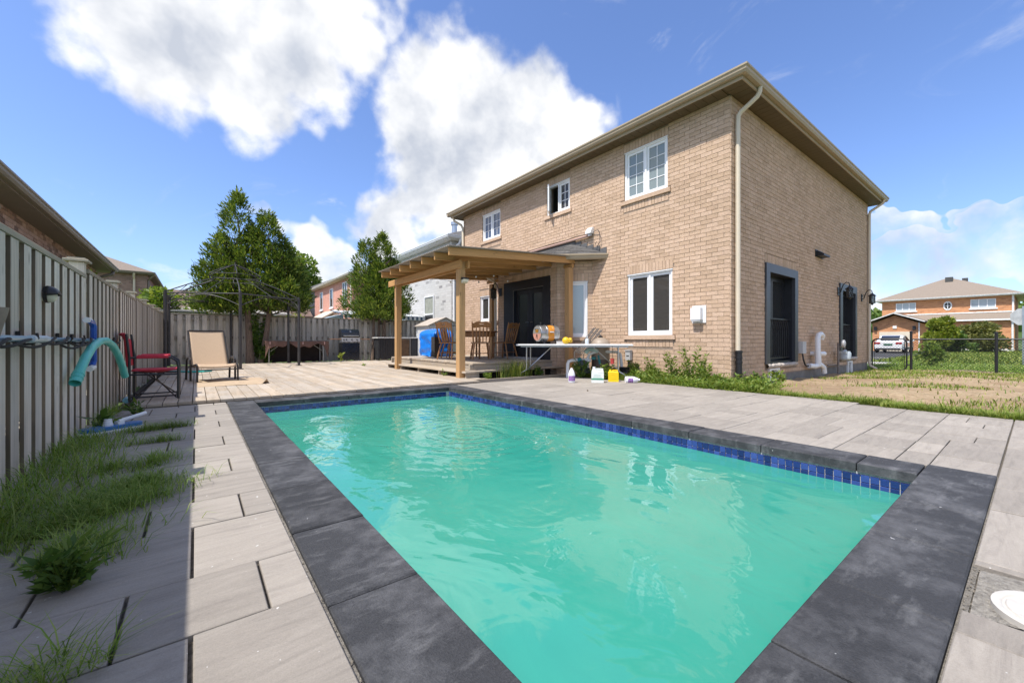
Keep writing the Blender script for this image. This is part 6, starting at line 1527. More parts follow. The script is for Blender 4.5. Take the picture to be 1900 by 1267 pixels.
# ================================================================ LOUNGE CHAIR, MAT, CAMPING CHAIR
MESHF = M('tan mesh sling', (.50,.36,.235), .8, .10, 90, .003, 220)
mt = thing('mat', 'thin tan mat with a curled up corner lying on the deck under the lounge chair', 'mat', (.5, 9.1, DKZ))
def matf(i, j):
    x = .02+1.05*i; y = 8.50+1.6*j; cu = max(0, (i-.86)/.14)*max(0, 1-j/.16)
    return (x-.06*cu, y+.07*cu, DKZ+.004+.006*(1+math.sin(x*9+y*7))*.5+.085*cu**1.2)
mb = MB(); mb.grid(matf, 40, 40); o = mb.build('sheet', M('tan mat', (.43,.32,.21), .9, .18, 9, .004, 60), mt, smooth=True); sd = o.modifiers.new('t','SOLIDIFY'); sd.thickness = .006
BRZ = M('dark bronze tube', (.030,.026,.024), .32, .2, 8, metal=.3)
lounge = thing('lounge_chair', 'tan mesh reclining lounge chair with dark frame on the deck', 'lounge chair', (.24, 9.98, DKZ+.012), R(9))
# built facing -y with the seat front at y=-.45
hw = .30
def sling(i, j):
    x = -hw+2*hw*i; sag = .018*math.sin(i*math.pi)
    if j < .45: f = j/.45; y = -.52+.62*f; z = .335-.075*f-.07*max(0,(.14-f)/.14)**2
    else: f = (j-.45)/.55; y = .10+.40*f; z = .26+.70*f
    return (x*(1-.06*max(0,(j-.45))), y+(.0), z-sag*(1 if j < .45 else .6))
mb = MB(); mb.grid(sling, 12, 30); o = mb.build('sling', MESHF, lounge, smooth=True, local=True); sd = o.modifiers.new('t','SOLIDIFY'); sd.thickness = .008
for s_ in (-1, 1):
    x = s_*(hw+.015)
    mb = MB(); mb.tube([(x,-.56,0),(x,-.55,.20),(x,-.52,.30),(x,-.46,.325),(x,.10,.255),(x,.16,.25)], .016, 8); mb.tube([(x*.97,.08,.25),(x*.95,.50,.965)], .014, 8); mb.build('side_rail', BRZ, lounge, smooth=True, local=True)
    mb = MB(); xa = s_*(hw+.055); mb.tube([(xa,-.18,0),(xa,-.17,.30),(xa,-.14,.39),(xa,-.05,.435),(xa,.12,.43),(xa,.20,.38),(xa,.24,.28),(xa,.28,0)], .019, 8); mb.build('arm', BRZ, lounge, smooth=True, local=True)
mb = MB(); mb.tube([(-hw,-.55,.22),(hw,-.55,.22)], .011, 8); mb.tube([(-hw-.05,.14,.25),(hw+.05,.14,.25)], .012, 8); mb.tube([(-hw*.94,.50,.965),(hw*.94,.50,.965)], .014, 8); mb.build('cross_bar', BRZ, lounge, local=True)
CR = M('red canvas', (.46,.022,.045), .75, .2, 12, .004, 60); BKT = M('black chair tube', (.016,.016,.018), .35, .2, 8)
cc = thing('camping_chair', 'red and black folding camping chair beside the left fence', 'camping chair', (-.43, 7.32, DKZ), R(90))
# facing -y, seat .45 wide
for s_ in (-1, 1):
    x = s_*.255
    mb = MB(); mb.tube([(x,-.24,0),(x,-.24,.42),(x,-.23,.50),(x,-.16,.555),(x,.24,.555)], .014, 8); mb.tube([(x,.24,0),(x,.24,.56),(x,.27,.86)], .014, 8); mb.build('frame', BKT, cc, smooth=True, local=True)
    mb = MB(); mb.tube([(x,-.24,.06),(x*.9,-.20,.045),(x*.9,.20,.045),(x,.24,.06)], .010, 8); mb.build('foot_bar', BKT, cc, smooth=True, local=True)
    mb = MB(); mb.tube([(x,-.23,.33),(x,.25,.34)], .012, 8); mb.build('side_bar', BKT, cc, smooth=True, local=True)
    mb = MB(); mb.cbox(x-.035, x+.035, -.14, .17, .548, .592, .012); mb.build('arm_pad', CR, cc, local=True)
for a in (-1, 1):
    mb = MB(); mb.tube([(-.24,a*.22,.02),(.24,-a*.10,.36)], .009, 6); mb.tube([(.24,a*.22,.02),(-.24,-a*.10,.36)], .009, 6); mb.build('brace', BKT, cc, local=True)
def cseat(i, j): return (-.235+.47*i, -.225+.45*j, .40-.035*math.sin(i*math.pi)*math.sin(j*math.pi)-.0*j)
mb = MB(); mb.grid(cseat, 10, 10); o = mb.build('seat', CR, cc, smooth=True, local=True); sd = o.modifiers.new('t','SOLIDIFY'); sd.thickness = .018
def cback(i, j): return (-.245+.49*i, .245+.03*j+.035*math.sin(i*math.pi)+.10*max(0,(j-.78))/.22*(1 if i > .55 else .25)*abs(math.sin(i*5)), .44+.44*j-.03*abs(i-.5)*max(0,(j-.8))/.2)
mb = MB(); mb.grid(cback, 14, 14); o = mb.build('backrest', CR, cc, smooth=True, local=True); sd = o.modifiers.new('t','SOLIDIFY'); sd.thickness = .014
mb = MB(); mb.box(-.10,.05,.0,.003,.22,.385); mb.build('care_label', M('grey label', (.40,.40,.41), .8), cc, local=True)
t = thing('water_bottle', 'pale blue bottle lying at the fence foot behind the red camping chair', 'bottle', (-.73, 7.5, .02))
mb = MB(); mb.lathe([(0,-.14),(.035,-.138),(.04,-.12),(.04,.03),(.03,.06),(.014,.09),(.014,.11),(0,.11)], (-.73,7.5,.03), 14, 'y'); mb.build('body', M('pale blue plastic', (.22,.44,.58), .3), t, smooth=True)
t = thing('garden_hose', 'teal hose lying on the deck by the back left corner', 'hose', (-.2, 14.0, DKZ))
mb = MB(); mb.tube([(-.58,13.2,DKZ+.02),(-.40,12.9,DKZ+.02),(-.1,12.6,DKZ+.02),(.15,12.5,DKZ+.02),(.3,12.7,DKZ+.02)], .022, 8); mb.build('hose', M('teal plastic', (.03,.36,.32), .35), t, smooth=True)

# ================================================================ BROWN TARPED TABLE, BARBECUE
t = thing('covered_table', 'folding table draped with a torn brown cover against the back fence', 'table', (2.85, 16.45, 0))
BRT = M('brown cover', (.14,.075,.055), .85, .25, 5, .01, 20)
def drape(i, j):
    x = 1.85+2.02*i; 
    if j < .5: return (x, 16.15+.65*(.5-j)*2*1.0, .80+.012*math.sin(i*9))
    f = (j-.5)/.5; L_ = .17+.05*math.sin(i*13)+.04*math.sin(i*29)+.42*max(0,(.06-i)/.06)+.45*max(0,(i-.93)/.07)
    return (x+.02*math.sin(f*3+i*20), 16.15-.03-.05*f*abs(math.sin(i*17)), .795-L_*f)
mb = MB(); mb.grid(drape, 90, 16); o = mb.build('cover', BRT, t, smooth=True); sd = o.modifiers.new('t','SOLIDIFY'); sd.thickness = .006
for x in (1.98, 3.72):
    for y in (16.2, 16.72): mb = MB(); mb.tube([(x,y,.77),(x,y,.0)], .016, 8); mb.build('leg', STEEL, t, smooth=True)
mb = MB(); mb.tube([(2.02,16.2,.45),(2.4,16.25,.74)], .008, 6); mb.tube([(3.68,16.2,.45),(3.3,16.25,.74)], .008, 6); mb.build('brace', STEEL, t)
for x in (2.00, 3.02, 3.74): mb = MB(); mb.box(x-.014,x+.014,16.095,16.118,.68,.78); mb.build('clip', M('pinkish clip', (.55,.35,.32), .6), t)
MB().box(1.9, 3.8, 16.78, 16.82, .05, .74).build('back_panel', M('dark panel', (.03,.022,.02), .9), t)
t = thing('barbecue', 'black gas barbecue with steel control panel and wooden side shelves', 'barbecue', (4.66, 16.25, 0))
NAVY = M('black enamel', (.010,.013,.020), .22, .3, 5, spec=.5)
bx0, bx1, byf = 4.32, 5.00, 16.0
MB().box(bx0+.02, bx1-.02, byf+.04, byf+.5, .10, .74).build('cabinet', NAVY, t)
for a, b in ((bx0+.02,(bx0+bx1)/2-.003),((bx0+bx1)/2+.003,bx1-.02)): MB().cbox(a, b, byf+.018, byf+.0395, .11, .73, .004).build('door', NAVY, t)
mb = MB(); mb.prism([(bx0,byf,.78),(bx0,byf+.02,.93),(bx0,byf+.1,.93),(bx0,byf+.1,.78)], (bx1-bx0,0,0)); pnl = mb.build('control_panel', M('brushed steel', (.50,.51,.52), .35, .1, 20, metal=.7), t); WORLDLOC[pnl.name] = WORLDLOC[t.name]
for x in (4.40,4.49,4.69,4.88): mb = MB(); mb.lathe([(0,-.035),(.022,-.035),(.026,0),(0,0)], (x,byf+.008,.855), 12, 'y'); mb.build('knob', BLACKM, pnl)
mb = MB()
pr = [(byf+.03,.945),(byf+.02,1.0),(byf+.06,1.12),(byf+.16,1.23),(byf+.28,1.27),(byf+.42,1.25),(byf+.48,1.15),(byf+.48,.945)]
mb.prism([(bx0+.01,y,z) for y,z in pr], (bx1-bx0-.02,0,0)); mb.build('lid', NAVY, t)
mb = MB(); mb.tube([(bx0+.06,byf-.02,1.005),(bx1-.06,byf-.02,1.005)], .014, 8); mb.box(bx0+.08,bx0+.10,byf-.02,byf+.03,1.0,1.012); mb.box(bx1-.10,bx1-.08,byf-.02,byf+.03,1.0,1.012); mb.build('lid_handle', STEEL, t)
mb = MB(); mb.lathe([(0,0),(.035,0),(.035,.012),(0,.014)], (4.66,byf+.085,1.165), 12, 'y'); mb.build('gauge', M('chrome gauge', (.6,.6,.6), .2, metal=.8), t)
for a, b in ((3.92,bx0-.002),(bx1+.002,5.40)): MB().cbox(a, b, byf+.05, byf+.45, .86, .895, .004).build('side_shelf', wood('reddish shelf', (.30,.17,.10), 'x', .6), t)
for x in (bx0+.05, bx1-.05):
    mb = MB(); mb.lathe([(0,-.02),(.05,-.02),(.05,.02),(0,.02)], (x,byf+.06,.055), 12, 'y'); mb.build('wheel', M('grey wheel', (.2,.2,.2), .7), t)

# ================================================================ FOLDING TABLE AND WHAT STANDS ON IT
T0, T1 = Vector((5.52, 6.98, 0)), Vector((7.05, 5.05, 0))
td = (T1-T0).normalized(); tn = Vector((td.y, -td.x, 0))
if tn.x > 0: tn = -tn
TZ = .748; tn = -tn      # tn points away from the pool
def tp(u, w, z): q = T0+td*u+tn*w; return Vector((q.x, q.y, z))
TL = (T1-T0).length; 
t = thing('folding_table', 'white plastic folding table with grey steel legs by the raised deck', 'table', tuple(tp(TL/2, .3, 0)))
mb = MB(); mb.obox(tp(TL/2,.30,TZ-.022), td*(TL/2), tn*.305, Vector((0,0,.020))); o = mb.build('tabletop', M('white table plastic', (.56,.56,.55), .5, .08, 12), t); bv = o.modifiers.new('b','BEVEL'); bv.width = .012; bv.segments = 2
mb = MB(); mb.obox(tp(TL/2,.06,TZ-.055), td*(TL/2-.1), tn*.012, Vector((0,0,.012))); mb.obox(tp(TL/2,.54,TZ-.055), td*(TL/2-.1), tn*.012, Vector((0,0,.012))); mb.build('apron_bar', STEEL, t)
for u, sg in ((.22,1),(TL-.30,-1)):
    for w in (.08,.52):
        mb = MB(); mb.tube([tp(u,w,TZ-.05),tp(u,w,.22),tp(u-.02*sg,w,.17),tp(u-.12*sg,w,.12),tp(u-.15*sg,w,.04),tp(u-.15*sg,w,.0)], .014, 8); mb.build('leg', STEEL, t, smooth=True)
    mb = MB(); mb.tube([tp(u,.08,.20),tp(u,.52,.20)], .012, 6); mb.tube([tp(u,.30,.20),tp(u+.52*sg,.30,TZ-.06)], .011, 6); mb.build('brace', STEEL, t)
mb = MB(); mb.tube([tp(TL*.5,.02,TZ-.05),tp(TL*.5,-.01,TZ-.09),tp(TL*.5+.1,-.01,TZ-.10),tp(TL*.5+.14,.02,TZ-.05)], .006, 6); mb.build('carry_handle', BLACKM, t)
TS = TZ-.002
# galvanised drum with orange bands on a cradle
bc = tp(.62, .34, TS+.235); ax = (td*.72+tn*.69).normalized(); sd_ = Vector((-ax.y, ax.x, 0))
t = thing('steel_drum', 'small galvanised drum with orange painted bands lying on a stand on the folding table', 'drum', (bc.x, bc.y, TS))
def galv():
    m, nt, b, out = new_mat('galvanised and orange drum'); 
    at = nt.nodes.new('ShaderNodeTexCoord').outputs['Object']; sp = nt.nodes.new('ShaderNodeSeparateXYZ'); nt.links.new(at, sp.inputs[0])
    x = sp.outputs[0]; zz = sp.outputs[2]
    w1 = nmath(nt, 'ADD', x, nmath(nt, 'MULTIPLY', nmath(nt, 'ABSOLUTE', zz), -.35))
    band = nramp(nt, nmath(nt, 'ADD', nmath(nt, 'MULTIPLY', w1, 1.6), .5), [(.36, (0,0,0)), (.365, (1,1,1)), (.62, (1,1,1)), (.625, (0,0,0))])
    n = nnoise(nt, 14, 5); c = nramp(nt, n, [(.3, (.26,.27,.28)), (.7, (.50,.51,.52))]); o_ = nramp(nt, n, [(.3, (.42,.15,.015)), (.7, (.68,.28,.03))])
    nt.links.new(nmix(nt, band, c, o_), b.inputs['Base Color']); b.inputs['Roughness'].default_value = .33
    inv = nmath(nt, 'SUBTRACT', .85, nmath(nt, 'MULTIPLY', band, .85)); nt.links.new(inv, b.inputs['Metallic']); return m
DR = .178; DL = .25
mb = MB(); mb.lathe([(0,-DL),(DR-.015,-DL),(DR,-DL+.012),(DR,-.09),(DR+.005,-.085),(DR+.005,-.075),(DR,-.07),(DR,.07),(DR+.005,.075),(DR+.005,.085),(DR,.09),(DR,DL-.012),(DR-.015,DL),(0,DL)], (0,0,0), 40, 'x')
o = mb.build('barrel', galv(), t, smooth=True, local=True); o.location = (0,0,.235); o.rotation_euler = (0,0,math.atan2(ax.y, ax.x))
fc = bc-ax*(DL+.002)
def ellip(mat, z0, z1, nm, k, off):
    mb = MB(); pts = []
    for i in range(25): a = i/24*math.pi; pts.append(a)
    v = []; 
    for i in range(33):
        a = i/32*2*math.pi; z = (DR-.02)*math.sin(a); y = (DR-.02)*math.cos(a); z = max(z0, min(z1, z)); v.append(fc-ax*off+sd_*y+Vector((0,0,z)))
    mb.poly(v); mb.build(nm, mat, t)
ellip(M('salmon face', (.50,.24,.17), .6, .15, 12), -DR, -.005, 'painted_face', 0, .004); ellip(M('galvanised face', (.42,.40,.36), .4, .2, 12, metal=.5), .0, DR, 'end_plate', 0, .0035)
mb = MB(); mb.obox(fc-ax*.008+Vector((0,0,.055)), sd_*.055, ax*.001, Vector((0,0,.035))); mb.build('orange_patch', M('orange patch', (.60,.27,.03), .5), t)
mb = MB(); mb.tube([fc-ax*.008+sd_*.065+Vector((0,0,.10)), fc-ax*.03+sd_*.06+Vector((0,0,.085)), fc-ax*.03-sd_*.06+Vector((0,0,.085)), fc-ax*.008-sd_*.065+Vector((0,0,.10))], .008, 6); mb.build('handle', BLACKM, t)
# dark marks stencilled on the salmon half: a small round emblem over two strokes
mb = MB(); mb.tube([fc-ax*.008+sd_*(.02*math.cos(q)-.0)+Vector((0,0,-.045+.02*math.sin(q))) for q in [i*math.pi/6 for i in range(13)]], .005, 4); mb.sphere(fc-ax*.008+Vector((0,0,-.045)), .007, 6, 4); mb.build('emblem', BLACKM, t)
for ch in ('b','c'):
    s_ = .03 if ch == 'b' else -.025; mb = MB(); mb.obox(fc-ax*.008+sd_*s_+Vector((0,0,-.095)), sd_*.005, ax*.001, Vector((0,0,.028))); mb.obox(fc-ax*.008+sd_*(s_-.010)+Vector((0,0,-.071 if ch == 'b' else -.118)), sd_*.010, ax*.001, Vector((0,0,.005))); mb.build('stencil_mark', BLACKM, t)
for k in (-.16, .14):
    mb = MB(); c = bc+ax*k; mb.tube([c+sd_*.17+Vector((0,0,-.235)), c+sd_*.11+Vector((0,0,-.125))], .012, 6); mb.tube([c-sd_*.17+Vector((0,0,-.235)), c-sd_*.11+Vector((0,0,-.125))], .012, 6); mb.tube([c+sd_*.17+Vector((0,0,-.228)), c-sd_*.17+Vector((0,0,-.228))], .010, 6); mb.build('cradle', BLACKM, t)
mb = MB(); c = bc+Vector((0,0,DR)); mb.tube([c-ax*.16,c-ax*.16+Vector((0,0,.045))], .010, 8); mb.sphere(c-ax*.16+Vector((0,0,.05)), .018, 8, 6); mb.tube([c-ax*.05,c-ax*.05+Vector((0,0,.03))], .016, 8); mb.tube([c+ax*.19,c+ax*.19+Vector((0,0,.05))], .008, 8); mb.build('fitting', BLACKM, t)
mb = MB(); mb.obox(bc-sd_*DR*.985+ax*.02+Vector((0,0,.03)), ax*.05, sd_*.006, Vector((0,0,.012))); mb.build('label_plate', WHITEP, t)
yc = tp(1.10, .18, TS)
t = thing('yellow_float', 'lumpy bright yellow plastic toy with dark spots beside the drum on the folding table', 'toy', tuple(yc))
YEL = M('yellow plastic', (.72,.45,.015), .4, .12, 10)
mb = MB(); mb.sphere(yc+Vector((0,0,.075))-td*.035, .078, 14, 10, (1,1,1.0)); mb.build('head', YEL, t, smooth=True)
mb = MB(); mb.sphere(yc+Vector((0,0,.085))+td*.06, .052, 12, 8); mb.build('cheek', YEL, t, smooth=True)
mb = MB()
for a, b, c in ((.045,-.045,.10),(.075,-.05,.07),(.10,-.03,.10)): mb.sphere(yc+td*a+tn*b*.9+Vector((0,0,c)), .013, 8, 6)
mb.build('spot', M('dark brown spot', (.05,.02,.01), .5), t, smooth=True)
sc_ = tp(1.52, .12, TS)
t = thing('spray_bottle', 'clear plastic spray bottle near the right end of the folding table', 'bottle', tuple(sc_))
mb = MB(); mb.lathe([(0,0),(.038,0),(.040,.01),(.040,.085),(.030,.11),(.014,.125),(.014,.14),(0,.14)], sc_, 14); mb.build('body', M('clear plastic', (.55,.60,.64), .15, .1, 10), t, smooth=True)
mb = MB(); mb.lathe([(.017,.14),(.017,.165),(0,.165)], sc_, 10); mb.box(sc_.x-.045,sc_.x+.012,sc_.y-.012,sc_.y+.012,sc_.z+.155,sc_.z+.178); mb.build('trigger', WHITEP, t)
c2 = tp(.95, .35, TS); t = thing('plastic_tub', 'flat clear plastic tub tucked behind the drum on the folding table', 'tub', tuple(c2))
mb = MB(); mb.obox(c2+Vector((0,0,.025)), td*.10, tn*.07, Vector((0,0,.025))); mb.build('tub', M('clear tub', (.50,.48,.46), .2), t); mb = MB(); mb.obox(c2+Vector((0,0,.055)), td*.105, tn*.075, Vector((0,0,.004))); mb.build('lid', WHITEP, t)

# ================================================================ BOTTLES AND JUGS ON THE PAVING
def bottle(label, p, h, r, lie=None):
    t = thing('bleach_bottle', label, 'bottle', tuple(p), 0, 'pool chemical bottles')
    prof = [(0,0),(r*.93,0),(r,.03*h),(r,.50*h),(r*.92,.62*h),(r*.62,.82*h),(r*.36,.92*h),(r*.34,.93*h),(0,.93*h)]
    mb = MB(); mb.lathe(prof, (0,0,0), 18); b = mb.build('body', M('white bottle', (.72,.73,.78), .35, .06, 10), t, smooth=True, local=True)
    mb = MB(); mb.lathe([(r*.30,.93*h),(r*.33,.935*h),(r*.33,h),(0,h)], (0,0,0), 14); c = mb.build('cap', WHITEP, t, local=True)
    mb = MB(); n = 9
    for i in range(n): a0, a1 = R(170+i*14), R(170+(i+1)*14); rr = r+.002; mb.quad((rr*math.cos(a0),rr*math.sin(a0),.14*h),(rr*math.cos(a1),rr*math.sin(a1),.14*h),(rr*math.cos(a1),rr*math.sin(a1),.47*h),(rr*math.cos(a0),rr*math.sin(a0),.47*h))
    l = mb.build('label_print', M('purple label', (.20,.07,.30), .5, .4, 40), t, local=True)
    mb = MB()
    for k in range(3):
        for i in range(7): a0, a1 = R(185+i*12), R(185+(i+1)*12-3*(k==1)); rr = r+.003; z0 = (.22+.07*k)*h; mb.quad((rr*math.cos(a0),rr*math.sin(a0),z0),(rr*math.cos(a1),rr*math.sin(a1),z0),(rr*math.cos(a1),rr*math.sin(a1),z0+.018*h),(rr*math.cos(a0),rr*math.sin(a0),z0+.018*h))
    q = mb.build('print_line', M('pale purple print', (.55,.42,.62), .5), t, local=True)
    if lie:
        t.rotation_euler = lie; t.location = (p[0], p[1], p[2]+r)
    return t
pb = Vector((5.80, 5.58, .002)); bottle('upright white bottle with a purple label on the paving by the folding table leg', pb, .285, .068)
bottle('white bottle with a purple label lying on its side among the weeds', Vector((6.62, 4.93, -.01)), .28, .066, (R(90), R(20), R(52)))
pj = Vector((6.24, 5.30, .002))
t = thing('white_jug', 'large white plastic jug with a green stripe beside the yellow jug', 'jug', tuple(pj), R(-52))
TRJ = M('white jug plastic', (.68,.71,.69), .35, .05, 10)
mb = MB(); mb.cbox(-.118,.118,-.075,.075,0,.20,.016); mb.prism([(-.118,-.075,.2005),(.118,-.075,.2005),(.105,-.068,.245),(-.105,-.068,.245)], (0,.14,0)); mb.box(-.10,-.045,-.035,.035,.2455,.272); mb.box(.07,.105,-.035,.035,.2455,.272); mb.box(-.0445,.0695,-.022,.022,.258,.276); mb.build('body', TRJ, t, local=True)
mb = MB(); mb.lathe([(.026,0),(.028,.03),(0,.03)], (-.07,0,.273), 12); mb.build('cap', WHITEP, t, local=True)
mb = MB(); mb.box(-.1185,.1185,-.0775,-.0755,.055,.082); mb.build('stripe', M('green print', (.05,.28,.16), .5), t, local=True)
mb = MB(); mb.box(-.085,.085,-.0772,-.0756,.086,.115); [mb.box(-.07,.07-.02*(k%2),-.0772,-.0756,.125+.016*k,.131+.016*k) for k in range(3)]; mb.build('print_line', M('pale green print', (.50,.60,.55), .5), t, local=True)
py = Vector((6.62, 5.22, .002))
t = thing('yellow_jug', 'bright yellow plastic jerrycan standing right of the white jug', 'jug', tuple(py), R(-50))
mb = MB(); mb.cbox(-.10,.10,-.075,.075,0,.205,.02); mb.lathe([(.025,.205),(.025,.235),(0,.235)], (-.06,0,0), 12); mb.box(-.02,.085,-.014,.014,.218,.236); mb.box(.065,.085,-.014,.014,.205,.2179); mb.box(-.02,-.004,-.014,.014,.205,.2179); mb.build('body', M('yellow can', (.80,.56,.008), .35, .05, 8), t, local=True)
mb = MB(); [mb.box(-.085,.085,-.0785,-.0755,.05+.04*k,.066+.04*k) for k in range(4)]; mb.build('rib', M('yellow rib', (.75,.51,.01), .4), t, local=True)
t = thing('bottle_cap', 'small brown pebble lying alone on the paving', 'stone', (5.05,4.5,0)); mb = MB(); mb.sphere((5.05,4.5,.006), .014, 6, 4); mb.build('stone', M('brown pebble', (.12,.09,.06), .8), t)

# ================================================================ POOL FILTER, PIPES, FOLDED LOUNGER
fc_ = Vector((7.22, 6.05, 0))
t = thing('filter_tank', 'tan dome topped pool filter tank against the brick wall', 'tank', tuple(fc_))
mb = MB(); mb.lathe([(0,-.1),(.19,-.1),(.20,.0),(.20,.36),(.195,.40)], fc_, 28); mb.build('base', M('dark brown tank', (.085,.06,.045), .5, .1, 6), t, smooth=True)
mb = MB(); mb.lathe([(.200,.401),(.205,.42),(.205,.70),(.20,.735),(.215,.745),(.21,.765),(.17,.83),(.10,.875),(.05,.89),(0,.892)], fc_, 28); mb.build('dome', M('tan tank', (.28,.225,.175), .5, .08, 6), t, smooth=True)
mb = MB(); mb.lathe([(.03,.885),(.035,.92),(.02,.935),(0,.94)], fc_, 10); mb.tube([fc_+Vector((-.06,0,.905)), fc_+Vector((.06,0,.915))], .012, 6); mb.tube([fc_+Vector((0,-.06,.905)), fc_+Vector((0,.06,.905))], .010, 6); mb.build('valve', BLACKM, t)
t = thing('pool_plumbing', 'white plastic pool pipes and teal valve fittings rising from the weeds', 'pipes', (6.85, 6.1, 0))
mb = MB(); mb.tube([(6.55,6.42,-.05),(6.55,6.42,.30),(6.57,6.41,.36),(6.64,6.36,.385),(6.95,6.10,.385)], .042, 10); mb.build('pipe', WHITEP, t, smooth=True)
mb = MB(); mb.tube([(6.90,6.15,.1),(6.90,6.15,.42),(6.93,6.12,.52),(7.02,6.02,.57),(7.2,5.86,.575),(7.36,5.72,.57),(7.42,5.66,.52),(7.44,5.64,.3),(7.44,5.64,-.05)], .034, 10); mb.build('pipe', WHITEP, t, smooth=True)
mb = MB(); mb.tube([(6.86,6.18,.55),(6.90,6.12,.62),(6.98,6.05,.63),(7.05,5.98,.58)], .05, 10); mb.build('hose_elbow', M('pale teal hose', (.38,.56,.55), .4), t, smooth=True)
mb = MB(); mb.tube([(7.06,5.97,.50),(7.08,5.95,.30)], .035, 10); TF = M('teal fitting', (.02,.20,.22), .4); mb.build('union', TF, t, smooth=True)
mb = MB(); mb.tube([(6.72,6.28,.38),(6.78,6.23,.40)], .055, 10); mb.build('union', TF, t, smooth=True)
mb = MB(); mb.tube([(6.98,6.05,.40),(6.98,6.05,.46)], .05, 10); mb.build('union', TF, t, smooth=True)
mb = MB(); mb.sphere((6.80,6.2,.30), .10, 10, 7, (1.3,1.1,1)); mb.box(6.72,6.9,6.08,6.3,.1,.22); mb.build('pump', M('dark pump', (.05,.06,.07), .4), t, smooth=True)
t = thing('pump_motor', 'black pool pump half buried in the weeds under the meter box', 'pump', (7.3,5.55,0))
mb = MB(); mb.lathe([(0,-.16),(.07,-.16),(.085,-.13),(.085,.10),(.06,.14),(0,.14)], (7.3,5.5,.11), 16, 'y'); mb.box(7.25,7.36,5.40,5.56,.19,.25); mb.build('motor', BLACKM, t, smooth=True)
t = thing('folded_lounger', 'folded grey slatted lounger leaning on the wall beside the filter tank', 'lounger', (7.3,6.5,0))
GW = M('grey painted slat', (.16,.145,.13), .7, .3, 12)
lean0, lean1 = Vector((6.98,6.62,.55)), Vector((7.42,6.42,1.12))
for k in range(6):
    o_ = Vector((.030*k, -.026*k, -.012*k)); mb = MB(); mb.beam(lean0+o_, lean1+o_+Vector((0,0,.02*(k%2))), .022, .018); mb.build('slat', GW, t)
for f in (.15, .5, .85): mb = MB(); q = lean0.lerp(lean1, f); mb.beam(q+Vector((-.01,.01,-.02)), q+Vector((.17,-.15,-.08)), .03, .02); mb.build('cross_rail', GW, t)
mb = MB(); mb.tube([lean0, lean0+Vector((.02,0,-.6))], .015, 6); mb.tube([lean0+Vector((.15,-.13,-.06)), lean0+Vector((.16,-.13,-.62))], .015, 6); mb.build('leg', GW, t)
t = thing('red_cup', 'red plastic cup hanging off the end of the folding table', 'cup', tuple(tp(TL-.42,-.02,.40)))
cq = tp(TL-.42,-.03,.40); mb = MB(); mb.lathe([(.036,-.055),(.040,.05),(.043,.055),(.036,.052),(.030,-.05)], cq, 14); o = mb.build('cup', M('red plastic', (.50,.06,.06), .4), t, smooth=True)
mb = MB(); mb.tube([cq+Vector((0,0,.05)), cq+Vector((.01,0,.2)), cq+Vector((0,0,.31))], .004, 5); mb.build('string', BLACKM, t)

# ================================================================ POOL GEAR ON AND BY THE LEFT FENCE
t = thing('skimmer_pole', 'pale blue telescopic pool pole hung along the left fence on black hooks', 'pole', (-.76, 4.5, .83))
mb = MB(); mb.tube([(-.755,1.6,.835),(-.755,3.62,.830)], .017, 10); mb.build('outer_tube', M('pale blue metal', (.30,.42,.52), .3, .08, 6, metal=.3), t, smooth=True)
mb = MB(); mb.tube([(-.755,3.55,.830),(-.755,3.86,.829)], .023, 12); mb.build('collar', M('pale grip', (.48,.52,.54), .4), t, smooth=True)
mb = MB(); mb.tube([(-.755,3.86,.829),(-.755,6.25,.822)], .014, 10); mb.build('inner_tube', M('blue metal', (.13,.24,.36), .3, .08, 6, metal=.3), t, smooth=True)
for y in (3.6, 4.44, 4.88): mb = MB(); mb.box(-.818,-.80,y-.014,y+.014,.79,.875); mb.tube([(-.80,y,.80),(-.755,y,.80),(-.735,y,.835),(-.74,y,.865)], .007, 6); mb.build('hook', BLACKM, t)
t = thing('black_cable', 'black cord twisted around the pool pole on the fence', 'cord', (-.75,5,.8))
mb = MB(); pts = []; pts2 = []
for i in range(90):
    y = 2.6+4.15*i/89; a = y*7.5; rr = .022+.010*math.sin(y*3)
    pts.append((-.75+rr*math.cos(a), y, .815+rr*math.sin(a)*1.15)); pts2.append((-.75+rr*math.cos(a+2.6), y, .805+rr*math.sin(a+2.6)*1.3+.01*math.sin(y*5)))
mb.tube(pts, .0085, 6); mb.tube(pts2, .0085, 6); mb.build('cord', M('black rubber', (.010,.010,.011), .75), t, smooth=True)
TEAL = M('teal vacuum hose', (.10,.50,.44), .4, .1, 8, .004, 90)
t = thing('vacuum_hose', 'short teal pool hose draped over the end of the pole on the fence', 'hose', (-.70,6.1,.8))
hp = [ond(139,711,3.2), ond(147,690,3.28), ond(158,665,3.42), ond(170,645,3.6), ond(185,633,3.85), ond(197,632,4.05), ond(209,641,4.25), ond(219,658,4.4), ond(226,677,4.52), ond(232,698,4.62)]
mb = MB(); mb.tube(hp, .033, 16, False); mb.build('hose', TEAL, t, smooth=True)
mb = MB(); d_ = (hp[1]-hp[0]).normalized(); mb.tube([hp[0], hp[0]+d_*.12], .037, 16, False); mb.tube([hp[0]+d_*.045, hp[0]+d_*.055], .040, 16); mb.tube([hp[0]+d_*.085, hp[0]+d_*.095], .040, 16); mb.build('cuff', TEAL, t, smooth=True)
t = thing('pool_brush', 'blue and white pool brush hanging upright on the fence behind the teal hose', 'brush', (-.79,5.4,.8))
mb = MB(); mb.tube([(-.77,5.24,1.00),(-.765,5.38,.99),(-.76,5.42,.95),(-.76,5.41,.78),(-.76,5.43,.63),(-.765,5.38,.585)], .024, 8); mb.build('back', M('royal blue plastic', (.02,.09,.42), .35), t, smooth=True)
